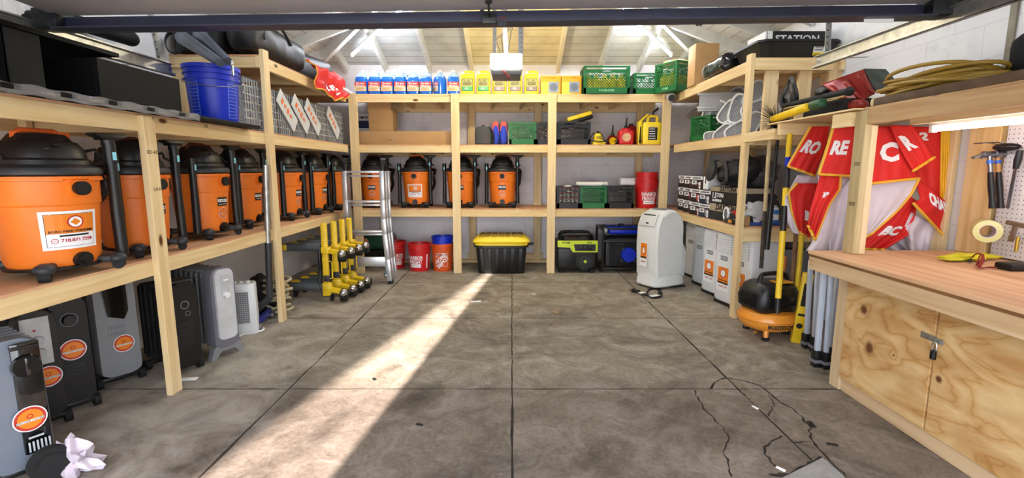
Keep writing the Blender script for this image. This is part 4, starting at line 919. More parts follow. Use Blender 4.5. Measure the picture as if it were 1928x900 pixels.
for i, px in enumerate((933, 948)):
    x = fx(px, 6.3, 1.8); t = thing('life_vest', ('left' if i == 0 else 'right') + ' one of two folded blue and coral vests standing beside the backpack', 'vest', (x, 6.40, Z2), 0, 'folded vests on the middle shelf')
    mb = M(); loft(mb, [(.05, .05, 0, 0, 0), (.056, .055, .03, 0, 0), (.054, .05, .2, 0, 0), (.046, .04, .27, 0, 0), (.02, .03, .295, 0, 0)], pw=2.6); mb.build('vest_back', mat('navy_fabric', '1c2a6a', .8), t)
    mb = M(); mb.ell((0, -.045, .13), (.044, .022, .12), 16, 10); mb.build('blue_panel', mat('blue_fabric', '2a47c8', .75), t)
    mb = M(); mb.bar((-.04, -.038, .18), (-.02, -.034, .30), .02, .012, (0, 1, 0)); mb.ell((0, -.035, .265), (.04, .018, .04), 14, 8); mb.bar((.038, -.038, .14), (.02, -.034, .29), .02, .012, (0, 1, 0)); mb.build('coral_panel', mat('coral_fabric', 'e2625c', .75), t)
# yellow tool case leaning on the black crate
t = thing('tool_case', 'yellow and black tool case tilted on the black crate', 'case', (fx(1083, 6.35, 2.0) + .06, 6.42, Z2 + .345), 0); t.rotation_euler = (0, D(-16), 0)
mb = M(); mb.box(-.16, .16, -.12, .12, -.005, .05, .018); mb.build('lid', yplast, t)
mb = M(); mb.box(-.15, .165, -.12, .12, -.045, -.006, .015); mb.build('tray', black, t)
mb = M(); mb.tube([(-.15, -.05, -.01), (-.19, -.05, -.01), (-.19, .05, -.01), (-.15, .05, -.01)], .008); mb.build('handle', black, t)
# small yellow sprayer, small gas can, funnel, big red can, yellow jug
t = thing('garden_pump', 'small yellow pump can with a black lever on the middle back shelf', 'pump', (fx(1129, 6.2, 1.8), 6.32, Z2))
mb = M(); mb.box(-.075, .09, -.06, .06, 0, .035, .01); mb.build('base', yplast, t)
mb = M(); mb.lathe([(.085, .035), (.08, .05), (.055, .06), (.054, .12), (.045, .14), (.02, .15)], n=22); mb.build('body', yplast, t)
mb = M(); mb.cyl((0, 0, .14), (0, 0, .175), .016); mb.tube(smooth_path([(.0, 0, .165), (.04, -.03, .14), (.07, -.05, .07), (.1, -.05, .05)], 4), .005); mb.tube(smooth_path([(-.05, -.03, .15), (-.08, -.05, .13), (-.1, -.05, .06), (.02, -.085, .04), (.12, -.08, .045)], 4), .007); mb.build('lever', black, t)
mb = M(); mb.mi(ink); 
for z in (.075, .09, .105): mb.box(-.03, .03, -.058, -.054, z, z + .005)
mb.build('label_print', parent=t)
t = thing('gas_can', 'small dark red gas can with a green collared spout', 'gas can', (fx(1156, 6.4, 1.8), 6.50, Z2))
mb = M(); loft(mb, [(.06, .07, 0, 0, 0), (.07, .08, .01, 0, 0), (.07, .08, .09, 0, 0), (.045, .05, .125, 0, 0), (.02, .02, .14, 0, 0)], pw=3); mb.build('body', mat('dark_red', '8f1c20', .4), t)
mb = M(); mb.lathe([(.024, .135), (.022, .165), (.014, .17)], n=14); mb.build('collar', dgreen, t); mb = M(); mb.cyl((0, 0, .165), (.006, 0, .27), .013, .008); mb.build('spout', black, t)
t = thing('funnel', 'yellow funnel nested with blue and grey ones lying on the shelf', 'funnel', (fx(1158, 6.15, 1.72), 6.26, Z2 + .048), D(-35))
for k, (m_, r_) in enumerate(((yplast, .046), (dgreen, .042), (blue, .038), (mgrey, .034))):
    mb = M(); mb.lathe([(r_, -.02 + .035 * k), (r_ * .98, .0 + .035 * k), (r_ * .35, .06 + .035 * k), (.012, .075 + .03 * k)], axis=0, n=20, cap=False); vs = mb.bm.verts[:]
    mb.warp(lambda v: Vector((v.y, v.x, v.z))); mb.build('cone', m_, t)
t = thing('gas_can', 'bright red gas can with cream round seal', 'gas can', (fx(1182, 6.2, 1.8), 6.33, Z2))
mb = M(); mb.box(-.095, .095, -.08, .08, 0, .19, .03, seg=4); mb.ell((0, 0, .175), (.08, .07, .045)); mb.build('body', red, t)
mb = M(); mb.lathe([(.025, .2), (.027, .235), (.018, .24)], c=(0, -.02, 0), n=14); mb.cyl((0, -.02, .23), (.006, -.02, .34), .016, .01); mb.build('spout', black, t)
mb = M(); f = lambda v: Vector((v.x, -.081 + v.y, v.z)); disc(mb, (0, .095), .055, mat('cream_seal', 'e8c99a', .5), f, .0006); disc(mb, (0, .095), .047, red, f, .001, 24, .044); disc(mb, (0, .095), .03, storange, f, .001, 24, .027); mb.mi(inkr); text(mb, 'CHAVERIM', .016, lambda v: f(v + Vector((0, -.001, .095)))); mb.build('round_sticker', parent=t)
t = thing('gas_can', 'larger round shouldered red gas can behind the sealed one', 'gas can', (fx(1191, 6.55, 1.8), 6.66, Z2)); mb = M(); loft(mb, [(.11, .08, 0, 0, 0), (.12, .09, .02, 0, 0), (.12, .09, .18, 0, 0), (.08, .06, .25, 0, 0), (.03, .03, .275, 0, 0)], pw=2.8); mb.build('body', mat('dark_red', '8f1c20', .4), t); mb = M(); mb.lathe([(.03, .27), (.03, .295), (.025, .3)], n=14); mb.build('cap', black, t)
t = thing('diesel_can', 'tall yellow fuel jug with black label beside the red gas cans', 'jug', (fx(1227, 6.2, 1.85), 6.33, Z2))
mb = M(); loft(mb, [(.115, .085, 0, .03, 0), (.125, .095, .01, .03, 0), (.125, .095, .25, .03, 0), (.11, .08, .285, .03, 0)], pw=6); mb.box(-.15, -.1, -.06, .06, 0, .30, .012); mb.tube([(-.02, 0, .27), (-.015, 0, .345), (0.0, 0, .365), (.09, 0, .365), (.105, 0, .345), (.105, 0, .27)], .02, 10); mb.bar((-.13, 0, .29), (-.02, 0, .39), .06, .025, bev=.006); mb.build('body', yplast, t)
mb = M(); mb.tube(smooth_path([(.05, 0.03, .34), (.06, .03, .42), (.1, .03, .45), (.12, .03, .47)], 4), .014); mb.build('spout', black, t)
mb = M(); f = lambda v: Vector((v.x, -.0965 + v.y, v.z)); rect(mb, -.03, .085, .06, .225, ink, f, .0006, 1); mb.mi(logow)
for z in (.20, .17, .14, .11, .08): mb.box(-.02, .07 - z * .1, -.0985, -.0975, z - .006, z + .002)
rect(mb, -.03, .085, .215, .228, mat('label_pale', 'd8b890', .5), f, .001, 1); mb.build('label', parent=t)
mb = M(); mb.tube([(-.125, -.066, .06), (-.125, -.066, .23)], [.012, .006]); mb.ell((-.125, -.068, .045), (.018, .012, .03), 12, 8); mb.build('nozzle_hose', blackm, t)
# camera on the corner post
t = thing('security_camera', 'small white and black security camera on the right back corner post', 'camera', at(1265, 185, Y=6.05))
mb = M(); mb.cyl((0, .07, .03), (-.01, -.03, 0), .05, .048, 20); mb.build('shell', white, t); mb = M(); mb.cyl((-.01, -.03, 0), (-.012, -.042, -.002), .044, .04, 20); mb.build('lens_face', black, t)
mb = M(); mb.tube([(0, .05, 0), (.0, .09, -.06), (0, .11, -.06)], .01); mb.tube(smooth_path([(.03, .08, .03), (.06, .1, .09), (.1, .1, .14), (.12, .12, .13)], 4), .006); mb.build('mount_and_cable', white, t)

# ---- floor under the back shelf
t = thing('storage_tote', 'black tote with bright yellow lid on the floor under the back shelf', 'storage tote', (fx(944, 6.18, .25), 6.30, 0))
ww = .335
mb = M(); loft(mb, [(.30, .19, 0, 0, 0), (.305, .195, .01, 0, 0), (ww - .005, .225, .345, 0, 0), (ww + .022, .24, .35, 0, 0), (ww + .022, .24, .37, 0, 0)], pw=9, n=40)
for k in range(6):
    x = -.25 + .1 * k; mb.bar((x * .95, -.198, .03), (x * 1.03, -.226, .34), .05, .012, up=(0, 1, 0), bev=.004)
mb.build('tub', black, t)
mb = M(); loft(mb, [(ww + .0, .235, .372, 0, 0), (ww + .01, .245, .38, 0, 0), (ww + .012, .245, .40, 0, 0), (ww + .03, .255, .41, 0, 0), (ww + .04, .26, .425, 0, 0), (ww + .01, .245, .455, 0, 0), (ww - .03, .21, .485, 0, 0)], pw=9, n=40)
mb.build('lid', yplast, t)
mb = M()
for k in range(7): mb.box(-.29 + .085 * k, -.23 + .085 * k, -.21, .2, .486, .497, .003)
mb.build('lid_ribs', mat('dusty_yellow', 'a98a2c', .7, var=.2), t)
mb = M(); mb.bar((ww + .0, 0, .36), (ww + .09, 0, .37), .1, .02, bev=.006); mb.build('side_latch', black, t); mb = M(); mb.bar((-ww + .0, 0, .36), (-ww - .04, 0, .37), .1, .02, bev=.006); mb.build('side_latch', black, t)

gx = fx(1086, 6.2, .3)
t = thing('generator', 'black and lime green inverter generator under the back shelf', 'generator', (gx, 6.35, 0)); lime = mat('lime_plastic', 'c8dc28', .4)
mb = M(); mb.box(-.265, .265, -.2, .2, .05, .42, .03, seg=3); mb.box(-.25, -.02, -.215, -.19, .06, .33, .01); mb.build('housing', black, t)
for x in (-.2, .2):
    mb = M(); mb.box(x - .04, x + .04, -.19, .19, 0, .05, .01); mb.build('foot', rubber, t)
mb = M(); mb.prism([(-.26, .43), (.26, .43), (.26, .28), (-.06, .28), (-.10, .34), (-.26, .35)], -.225, -.19); mb.build('lime_panel', lime, t)
mb = M(); mb.prism([(-.05, .385), (.235, .385), (.235, .30), (-.03, .30)], -.232, -.224); mb.mi(black); 
for x in (.05, .11, .17): mb.box(x - .022, x + .022, -.238, -.23, .31, .37, .005)
mb.build('control_panel', dgrey, t)
mb = M(); text(mb, 'RYOBI', .035, lambda v: Vector((v.x - .15, -.2265 + v.y, v.z + .405)), bold=.03); text(mb, '2300', .03, lambda v: Vector((v.x + .15, -.2265 + v.y, v.z + .405)), bold=.02); mb.build('lettering', ink, t)
mb = M(); mb.cyl((.10, -.2, .16), (.10, -.225, .16), .115, n=32); mb.mi(black); mb.cyl((.10, -.22, .16), (.10, -.235, .16), .098, .09, 32); mb.build('fan_ring', lime, t)
mb = M(); mb.mi(dgrey)
for k in range(10): a = k * PI / 5; mb.bar((.1 + .025 * math.cos(a), -.238, .16 + .025 * math.sin(a)), (.1 + .085 * math.cos(a), -.238, .16 + .085 * math.sin(a)), .006, .01)
mb.mi(lime).cyl((.1, -.235, .16), (.1, -.245, .16), .02, n=16); mb.build('recoil_starter', parent=t)
mb = M(); mb.tube(smooth_path([(-.2, -.1, .40), (-.19, -.12, .475), (-.14, -.14, .50), (.14, -.14, .50), (.19, -.12, .475), (.2, -.1, .40)], 5), .028, 12); mb.tube(smooth_path([(-.2, .1, .40), (-.19, .1, .5), (.0, .1, .51), (.19, .1, .5), (.2, .1, .40)], 5), .02, 10); mb.build('carry_handle', black, t)
mb = M(); mb.tube([(-.12, -.05, .44), (-.05, -.08, .47), (.03, -.04, .46), (.1, -.09, .48), (.16, -.02, .46)], .012); mb.build('cord_bundle', mat('brown_cord', '6b3a24', .7), t)
mb = M()
for k in range(9): mb.box(-.22, -.13, -.2185, -.214, .10 + .022 * k, .107 + .022 * k)
mb.build('side_vent', dgrey, t)

gx = fx(1172, 6.25, .3)
t = thing('generator', 'black open frame generator with blue tank and round blue cover', 'generator', (gx, 6.38, 0))
for sx_ in (-1, 1):
    mb = M(); x = sx_ * .28; mb.tube(smooth_path([(x, -.24, .03), (x, -.25, .3), (x, -.24, .52), (x, -.18, .58), (x, .18, .58), (x, .24, .52), (x, .24, .03)], 4), .017, 10); mb.tube([(x, -.24, .03), (x, .24, .03)], .015); mb.build('frame_tube', black, t)
mb = M(); 
for y, z in ((-.24, .06), (.24, .06), (-.18, .58), (.18, .58), (-.25, .42)): mb.tube([(-.28, y, z), (.28, y, z)], .015, 10)
mb.build('cross_tube', black, t)
mb = M(); mb.box(-.20, .25, -.17, .17, .50, .60, .03, seg=3); mb.build('fuel_tank', blue, t); mb = M(); mb.cyl((.0, 0, .6), (.0, 0, .625), .035); mb.build('tank_cap', black, t)
mb = M(); mb.box(-.22, .25, -.22, .18, .08, .45, .02); mb.build('engine_block', blackm, t)
mb = M(); mb.cyl((.06, -.22, .24), (.06, -.27, .24), .10, .088, 32); 
for k in range(8): a = k * PI / 4; mb.bar((.06 + .03 * math.cos(a), -.272, .24 + .03 * math.sin(a)), (.06 + .075 * math.cos(a), -.272, .24 + .075 * math.sin(a)), .01, .006)
mb.build('recoil_cover', blue, t)
mb = M(); 
for a in (.8, 2.3, 3.9, 5.5): mb.bar((.06 + .09 * math.cos(a), -.225, .24 + .09 * math.sin(a)), (.06 + .14 * math.cos(a), -.225, .24 + .13 * math.sin(a)), .02, .006)
mb.build('cover_lugs', steel, t)
mb = M(); mb.box(-.24, -.19, -.24, -.2, .1, .44, .004); mb.mi(dgrey)
for k in range(9): mb.cyl((-.215, -.24, .13 + .035 * k), (-.215, -.246, .13 + .035 * k), .012, n=10)
for x in (-.1, .1): 
    for k in range(3): mb.box(x, x + .09, -.226, -.221, .37 + .012 * k, .375 + .012 * k)
mb.build('control_strip', parent=t)
mb = M(); mb.cyl((-.25, -.2, .56), (-.25, .2, .56), .03, .03, 14); mb.build('muffler', steel, t)

# green generator behind the ladder
t = thing('generator', 'dark green generator with round orange sticker behind the ladder', 'generator', (fx(703, 6.4, .3), 6.66, 0))
mb = M(); mb.box(-.22, .2, -.17, .17, .25, .47, .05, seg=3); mb.build('green_tank', dgreen, t)
mb = M(); mb.box(-.18, .16, -.14, .14, .06, .245, .02); mb.build('engine', blackm, t)
mb = M(); seal(mb, (-.15, .36), .058, lambda v: Vector((v.x, -.172 + v.y, v.z))); mb.build('round_sticker', parent=t)
for x in (-.12, .14):
    mb = M(); mb.cyl((x, -.17, .06), (x, -.13, .06), .06, n=20); mb.build('wheel', rubber, t)
mb = M(); mb.box(.2, .23, -.1, .1, .3, .42, .01); mb.build('red_end_cap', mat('dull_red', '8a2a22', .5), t)

# ---- folded multi-position ladder
lx0, lx1 = fx(663, 5.75, .3), fx(738, 5.75, .3)
yl = 5.55
t = thing('ladder', 'folded aluminium multi position ladder standing against the back corner', 'ladder', ((lx0 + lx1) / 2, yl, 0)); hw = (lx1 - lx0) / 2
zs = [.27, .63, .98, 1.32]
def railx(z): return hw * (1.0 if z < 0 else lerp(1.10, .88, min(1, max(0, (z - .0)) / .75))) if z < .75 else hw * .88
for k in range(3):
    y = .085 * k
    for sg in (-1, 1):
        mb = M(); pts = [(sg * (railx(z) + .012 * k), y, z) for z in (.02 if k == 0 else .04, .3, .6, .78, 1.0, 1.33)]
        for a, b in zip(pts, pts[1:]): mb.bar(a, b, .055 if k == 0 else .04, .07 if k == 0 else .05, up=(0, 1, 0), bev=.004)
        mb.warp(lambda v: v); mb.build('side_rail', alu, t)
for z in zs:
    mb = M(); mb.box(-railx(z) * 1.0, railx(z) * 1.0, -.02, .035, z - .014, z + .012, .004)
    if z == .27: mb.box(-railx(z), railx(z), -.03, -.02, z - .055, z + .06, .003)
    mb.build('rung', alu, t)
for k in (1, 2):
    for z in zs[1:]:
        mb = M(); mb.box(-railx(z), railx(z), .085 * k - .015, .085 * k + .015, z - .06, z - .038, .004); mb.build('rung', alu, t)
for sg in (-1, 1):
    mb = M(); mb.cyl((sg * (hw * .88 - .02), .09, 1.42), (sg * (hw * .88 + .03), .09, 1.42), .058, n=20); mb.box(sg * hw * .88 - .02, sg * hw * .88 + .024, -.0, .18, 1.30, 1.42, .01)
    for a in range(6): mb.cyl((sg * hw * .88 - .03, .09 + .045 * math.cos(a), 1.42 + .045 * math.sin(a)), (sg * hw * .88 + .034, .09 + .045 * math.cos(a), 1.42 + .045 * math.sin(a)), .012, n=8)
    mb.build('hinge_lock', black, t)
    mb = M(); mb.box(sg * hw * 1.10 - .03, sg * hw * 1.10 + .03, -.035, .04, 0, .05, .008); mb.build('foot', dgrey, t)
    mb = M(); mb.tube([(sg * hw * .82, .03, .22), (sg * hw * .84, .03, .10)], .012); mb.box(sg * hw * .84 - .02, sg * hw * .84 + .02, .01, .05, .07, .11, .005); mb.build('flared_foot', steel, t)

# ---- big portable air conditioner and its power cord

def slab_yz(mb, prof, hw, r=.02, sc=.94, c=(0, .5)):
    """solid with a yz outline, hw half width in x, softened side edges"""
    f = lambda x, k: [Vector((x, c[0] + (y - c[0]) * k, c[1] + (z - c[1]) * k)) for y, z in prof]
    return mb.rings([f(-hw, sc), f(-hw + r * .3, (1 + sc * 2) / 3 + .004), f(-hw + r, 1), f(hw - r, 1), f(hw - r * .3, (1 + sc * 2) / 3 + .004), f(hw, sc)])
t = thing('portable_air_conditioner', 'large rounded grey portable air conditioner standing in front of the white row', 'air conditioner', (fx(1243, 5.45, .5), 5.47, 0), D(-62))
acg = mat('ac_light_grey', 'dde0df', .4, var=.02); acd = mat('ac_grey', 'cdd0d0', .45, var=.02)
arc = [(.01 + .19 * math.cos(a), .70 + .20 * math.sin(a)) for a in [i * PI / 14 for i in range(0, 11)]]
prof = [(-.19, .13), (.20, .13)] + arc + [(-.15, .845), (-.20, .72), (-.21, .5)]
mb = M(); slab_yz(mb, prof, .17, .035, .93, (0, .5)); mb.build('body_shell', acg, t)
mb = M(); loft(mb, [(.175, .235, .025, 0, .03), (.185, .245, .04, 0, .03), (.178, .235, .10, 0, .03), (.165, .215, .15, 0, .02)], pw=6); mb.build('base', acg, t)
mb = M(); slab_yz(mb, [(.10, .12), (.245, .12), (.255, .20), (.25, .42), (.20, .52), (.16, .50), (.10, .25)], .165, .03, .95, (.2, .3))
for k in range(14): mb.box(-.168, -.160, .13 + .004 * k, .252, .13 + .024 * k, .138 + .024 * k)
mb.build('rear_housing', acd, t)
mb = M(); mb.mi(acd); vs = mb.box(-.12, .12, -.006, .006, -.075, .075, .005, rot=(-.38, 'X'), ctr=(0, -.185, .785)); mb.mi(dgrey); mb.box(-.09, .09, -.003, .003, -.006, .006, rot=(-.38, 'X'), ctr=(0, -.172, .84)); mb.box(-.025, .025, -.01, .01, -.012, .012, .003, rot=(-.38, 'X'), ctr=(0, -.197, .745)); mb.build('control_panel', parent=t)
mb = M(); mb.mi(acd); mb.lathe([(.055, -.004), (.055, .004)], c=(-.1725, .03, .63), axis=0, sy=.32); mb.mi(lgrey).box(-.180, -.172, -.02, .08, .622, .632); mb.mi(dgrey).box(-.1722, -.1712, .12, .128, .52, .58); mb.build('grip_recess', parent=t)
mb = M(); mb.mi(mgrey)
for a, b in (((-.19, .16), (-.13, .14)), ((-.13, .14), (.06, .14)), ((.06, .14), (.17, .46)), ((.17, .46), (.17, .6))): mb.bar((-.1715, a[0], a[1]), (-.1715, b[0], b[1]), .003, .002, up=(1, 0, 0))
mb.build('cover_seam', parent=t)
mb = M(); f = lambda v: Vector((v.x * .45 - .03, -.2125 + v.y, v.z + .40)); big = f
rect(mb, -.13, .13, -.15, .13, logow, f, .0008, 1); rect(mb, -.11, .11, -.06, .115, storange, f, .0014, 1); disc(mb, (0, .03), .05, stred, f, .002); disc(mb, (0, .03), .035, logow, f, .0026); rect(mb, -.1, .1, -.058, -.04, ink, f, .002, 1); mb.mi(inkr); text(mb, '718.871.7299', .03, lambda v: f(v + Vector((0, -.002, -.10)))); mb.build('label_sticker', parent=t)
mb = M(); mb.cyl((-.02, .04, .905), (-.02, .04, .91), .0, .0, 4) if 0 else mb.box(-.1, .1, -.05, .06, .892, .906, .006); mb.build('top_vent', mgrey, t)
p0, p1 = at(1270, 540, Z=.01), at(1200, 546, Z=.012)
t = thing('extension_cable', 'black coiled power cable with plug lying on the floor before the grey air conditioner', 'cord', at(1235, 548, Z=0))
mb = M(); P = [at(x, y, Z=.012) - t.location for x, y in ((1290, 538), (1262, 540), (1244, 538), (1238, 545), (1246, 552), (1241, 559), (1228, 560), (1218, 553), (1224, 544), (1238, 541), (1244, 547), (1236, 556), (1222, 557), (1212, 553), (1204, 549))]
mb.tube(smooth_path(P, 5), .009, 8); mb.build('cable', rubber, t)
mb = M(); a = at(1204, 549, Z=.02) - t.location; b = at(1190, 546, Z=.025) - t.location; mb.bar(a, b, .04, .035, bev=.008); mb.bar(b, b + (b - a) * .35, .02, .004); mb.build('plug', black, t)
for a, b in (((1204, 552), (1213, 550)), ((1225, 558), (1240, 555))):
    mb = M(); a, b = at(*a, Z=.03) - t.location, at(*b, Z=.03) - t.location; mb.bar(a, b, .05, .004, bev=.001); mb.build('warning_tag', paperw, t)

# ---- row of five slim white air conditioners (front faces -y)
ac = thing('portable_air_conditioner', 'x', 'air conditioner')
mb = M(); loft(mb, [(.145, .16, .035, 0, 0), (.15, .17, .05, 0, 0), (.15, .17, .66, 0, 0), (.145, .165, .69, 0, .0), (.12, .14, .702, 0, 0)], pw=7, n=36); mb.build('body_shell', acw, ac)
mb = M(); mb.box(-.14, .14, -.16, .16, .0, .034, .005); mb.build('base_plinth', black, ac)  # black plinth under the shell
mb = M(); mb.mi(dgrey)
for k in range(7):
    z = .505 + .022 * k; mb.box(-.105, .105, -.1712, -.165, z, z + .009)
mb.mi(acw)
for k in range(7): mb.bar((-.105, -.176, .514 + .022 * k), (.105, -.176, .514 + .022 * k), .004, .012)
mb.build('air_louvre', parent=ac)
mb = M(); mb.mi(mgrey).box(-.05, .05, -.174, -.168, .435, .478, .003); mb.mi(lgrey)
for k in range(4): mb.box(-.04 + .022 * k, -.025 + .022 * k, -.1755, -.174, .445, .47)
mb.build('display', parent=ac)
mb = M(); mb.box(-.03, .03, -.02, .02, .701, .706, .002); mb.build('top_button', dgrey, ac)
mb = M(); f = lambda v: Vector((v.x, -.1706 + v.y, v.z + .27))
rect(mb, -.09, .09, -.13, .11, logow, f, .0010, 1); rect(mb, -.078, .078, -.06, .10, storange, f, .0016, 1); disc(mb, (0, .04), .042, stred, f, .0022); disc(mb, (0, .04), .033, logow, f, .0028); rect(mb, -.078, .078, -.062, -.045, ink, f, .0022, 1)
mb.mi(ink); text(mb, 'BORO PARK CHAVERIM', .0135, lambda v: f(v + Vector((0, -.0024, -.028))), bold=.02); mb.mi(inkr); text(mb, '718.871.7299', .024, lambda v: f(v + Vector((0, -.0018, -.09)))); mb.build('label_sticker', parent=ac)
ac0 = thing('portable_air_conditioner', 'x', 'air conditioner')
for ch in KIDS[ac][:-1]: copy_tree(ch, ac0)
GA = 'slim white air conditioners under the right shelf'
for pr, y, x, l, s_ in ((ac0, 5.93, 2.40, 'slim white air conditioner deepest in the row, mostly behind the large grey one', 1.0), (ac0, 5.50, 2.34, 'slim white air conditioner without a sticker in the row', 1.0), (ac, 5.10, 2.30, 'farthest slim white air conditioner that shows its orange sticker', 1.02), (ac, 4.70, 2.28, 'slim white air conditioner in the middle of the stickered three', 1.04), (ac, 4.43, 2.31, 'nearest slim white air conditioner, partly behind the rack post', 1.04)):
    place(pr, (x, y, 0), D(-78), l, sc=s_, group=GA)

# ================================================================ left side
# ---- oil radiators under the left shelf (front, the control end, faces -y)
def radiator(name, label, w, d, h, shellm, finm, loc, rz, front, nf=6, group='oil radiators under the left shelf', wheels=True):
    t = thing(name, label, 'heater', loc, rz, group)
    z0 = .09
    for k in range(nf):
        y = -d / 2 + .10 + (d - .16) * k / max(1, nf - 1); mb = M()
        mb.box(-w * .46, w * .46, y - .006, y + .006, z0, h * .97, .0055); mb.cyl((0, y - .02, z0 + .05), (0, y + .02, z0 + .05), .03, n=14); mb.cyl((0, y - .02, h * .88), (0, y + .02, h * .88), .03, n=14)
        for sx_ in (-1, 1): mb.box(sx_ * w * .46 - .01, sx_ * w * .46 + .01, y - .016, y + .016, z0 + .02, h * .95, .008)
        mb.build('fin', finm, t)
    mb = M(); mb.rings([[Vector((x * k_, y_, z0 - .02 + (z - z0 + .02))) for x, z in rrect(w, z0 - .02, h, .07)] for k_, y_ in ((1, -d / 2 + .085), (1, -d / 2 + .02), (.94, -d / 2))]); mb.build('end_shell', shellm, t)
    yf = -d / 2 - .001
    front(t, yf, w, h)
    if wheels:
        mb = M(); mb.bar((-w * .5, -d / 2 + .05, .05), (w * .5, -d / 2 + .05, .05), .05, .03, bev=.008); mb.bar((-w * .5, d / 2 - .06, .05), (w * .5, d / 2 - .06, .05), .05, .03, bev=.008); mb.build('foot_bracket', black, t)
        for sx_ in (-1, 1):
            for y in (-d / 2 + .05, d / 2 - .06):
                mb = M(); mb.cyl((sx_ * w * .5 - .015, y, .035), (sx_ * w * .5 + .015, y, .035), .035, n=18); mb.build('wheel', rubber, t)
    return t
def rrect(w, z0, z1, r, n=5):
    out = []
    for cx, cz, a0 in ((w / 2 - r, z0 + r * .6, -PI / 2), (w / 2 - r, z1 - r, 0), (-w / 2 + r, z1 - r, PI / 2), (-w / 2 + r, z0 + r * .6, PI)):
        for i in range(n + 1):
            a = a0 + PI / 2 * i / n; rz_ = r if cz > (z0 + z1) / 2 else r * .6
            out.append((cx + r * math.cos(a), cz + rz_ * math.sin(a)))
    return out
def pln(y): return lambda v: Vector((v.x, y + v.y, v.z))
gloss = mat('gloss_black', '0c0d0f', .12, coat=.6)
def fr_a(t, yf, w, h):
    mb = M(); mb.box(w * .02, w * .46, yf - .012, yf + .004, .13, h - .02, .01); mb.build('control_strip', gloss, t)
    mb = M(); mb.cyl((w * .22, yf - .012, h - .12), (w * .22, yf - .03, h - .12), .05, .046, 28); mb.box(w * .22 - .008, w * .22 + .008, yf - .04, yf - .028, h - .16, h - .08, .004); mb.build('thermostat_knob', gloss, t)
    mb = M(); mb.box(w * .0, w * .44, yf - .025, yf - .01, h - .045, h - .015, .008); mb.build('handle', gloss, t)
    mb = M(); seal(mb, (w * .16, .29), .056, pln(yf - .0135)); mb.build('round_sticker', parent=t)
    mb = M(); 
    for k in range(6): mb.box(w * .08 + .013 * k, w * .08 + .013 * k + .006, yf - .014, yf - .01, .14, .165 + .02)
    mb.mi(lgrey); mb.box(.02, .07, yf - .0135, yf - .012, .20, .208); mb.build('vent', dgrey, t) if 0 else mb.build('vent', parent=t)
slate = mat('slate_blue_metal', '7e8794', .3, .3, var=.03)
ra = radiator('oil_radiator', 'slate blue oil radiator with black control strip nearest the camera', .21, .42, .645, slate, slate, (-2.28, 2.00, 0), D(60), fr_a, 6)
mb = M(); mb.cyl((.06, -.27, .09), (.06, -.31, .09), .075, .075, 28); mb.cyl((.06, -.31, .09), (.06, -.316, .09), .05, .05, 28); mb.build('cord_reel', rubber, ra)
rg = at(140, 880, Z=.1)
mb = M(); c0 = at(140, 878, Z=.04); q = mb.ell((0, 0, .0), (.075, .06, .075), 22, 14, 1.1, 5); mb.warp(lambda v: Vector((v.x + .25 * max(0, -v.z), v.y, max(v.z, -.05)))); tag(mb.build('rag', mat('pinkish_rag', 'dccfdc', .85, bump=.5, var=.12), loc=(c0.x - .02, c0.y + .02, .055)), 'crumpled white rag against the wheel of the nearest radiator', 'cloth')
def fr_b(t, yf, w, h):
    mb = M(); mb.box(-.06, .05, yf - .008, yf + .002, h - .28, h - .03, .012); mb.build('control_plate', mat('plate_pale', 'c8cbcc', .35, var=.1), t, label='pale grey control plate')
    mb = M(); 
    for z in (h - .15, h - .215): mb.cyl((-.0, yf - .008, z), (-.0, yf - .03, z), .026, .022, 20)
    mb.build('thermostat_knob', lgrey, t); mb = M(); mb.cyl((-.01, yf - .008, h - .095), (-.01, yf - .012, h - .095), .006, n=10); mb.build('pilot_light', stred, t)
    mb = M(); seal(mb, (.02, h - .35), .055, pln(yf - .002)); mb.build('round_sticker', parent=t)
def fr_c(t, yf, w, h):
    mb = M(); disc(mb, (.0, h - .13), .038, mgrey, pln(yf), .001, 28, .035); seal(mb, (.0, h - .30), .058, pln(yf - .001)); mb.build('round_sticker', parent=t)
    mb = M(); mb.cyl((0, yf, h - .13), (0, yf - .02, h - .13), .03, .026, 22); mb.build('thermostat_knob', black, t)
    mb = M()
    for k in range(4): mb.box(-.04, .04, yf - .003, yf, h - .44 + .018 * k, h - .434 + .018 * k)
    mb.build('vent', dgrey, t)
radiator('oil_radiator', 'black oil radiator with pale two knob control plate and round sticker', .165, .34, .64, black, blackm, (-2.55, 2.42, 0), D(56), fr_b, 6)
radiator('oil_radiator', 'plain black oil radiator with a ring dial and round sticker', .165, .34, .67, black, blackm, (-2.55, 2.60, 0), D(56), fr_c, 6)
def fr_d(t, yf, w, h):
    mb = M(); mb.prism([(-.05, h - .24), (.03, h - .27), (.055, h - .22), (.055, h - .02), (-.07, h - .02)], yf - .022, yf + .002); mb.build('glossy_cover', gloss, t)
    mb = M(); mb.mi(mgrey)
    for k in range(7):
        for z in (h - .33, h - .37): mb.box(-.05 + .013 * k, -.044 + .013 * k, yf - .002, yf, z, z + .025)
    mb.build('vent', parent=t)
    mb = M(); seal(mb, (.02, h - .43), .055, pln(yf - .001)); mb.build('round_sticker', parent=t)
silver = mat('silver_grey_paint', '8f9297', .35, .3, var=.04)
radiator('oil_radiator', 'silver grey oil radiator with glossy black upper cover and round sticker', .22, .36, .70, silver, dgrey, (-2.60, 2.95, 0), D(58), fr_d, 6)
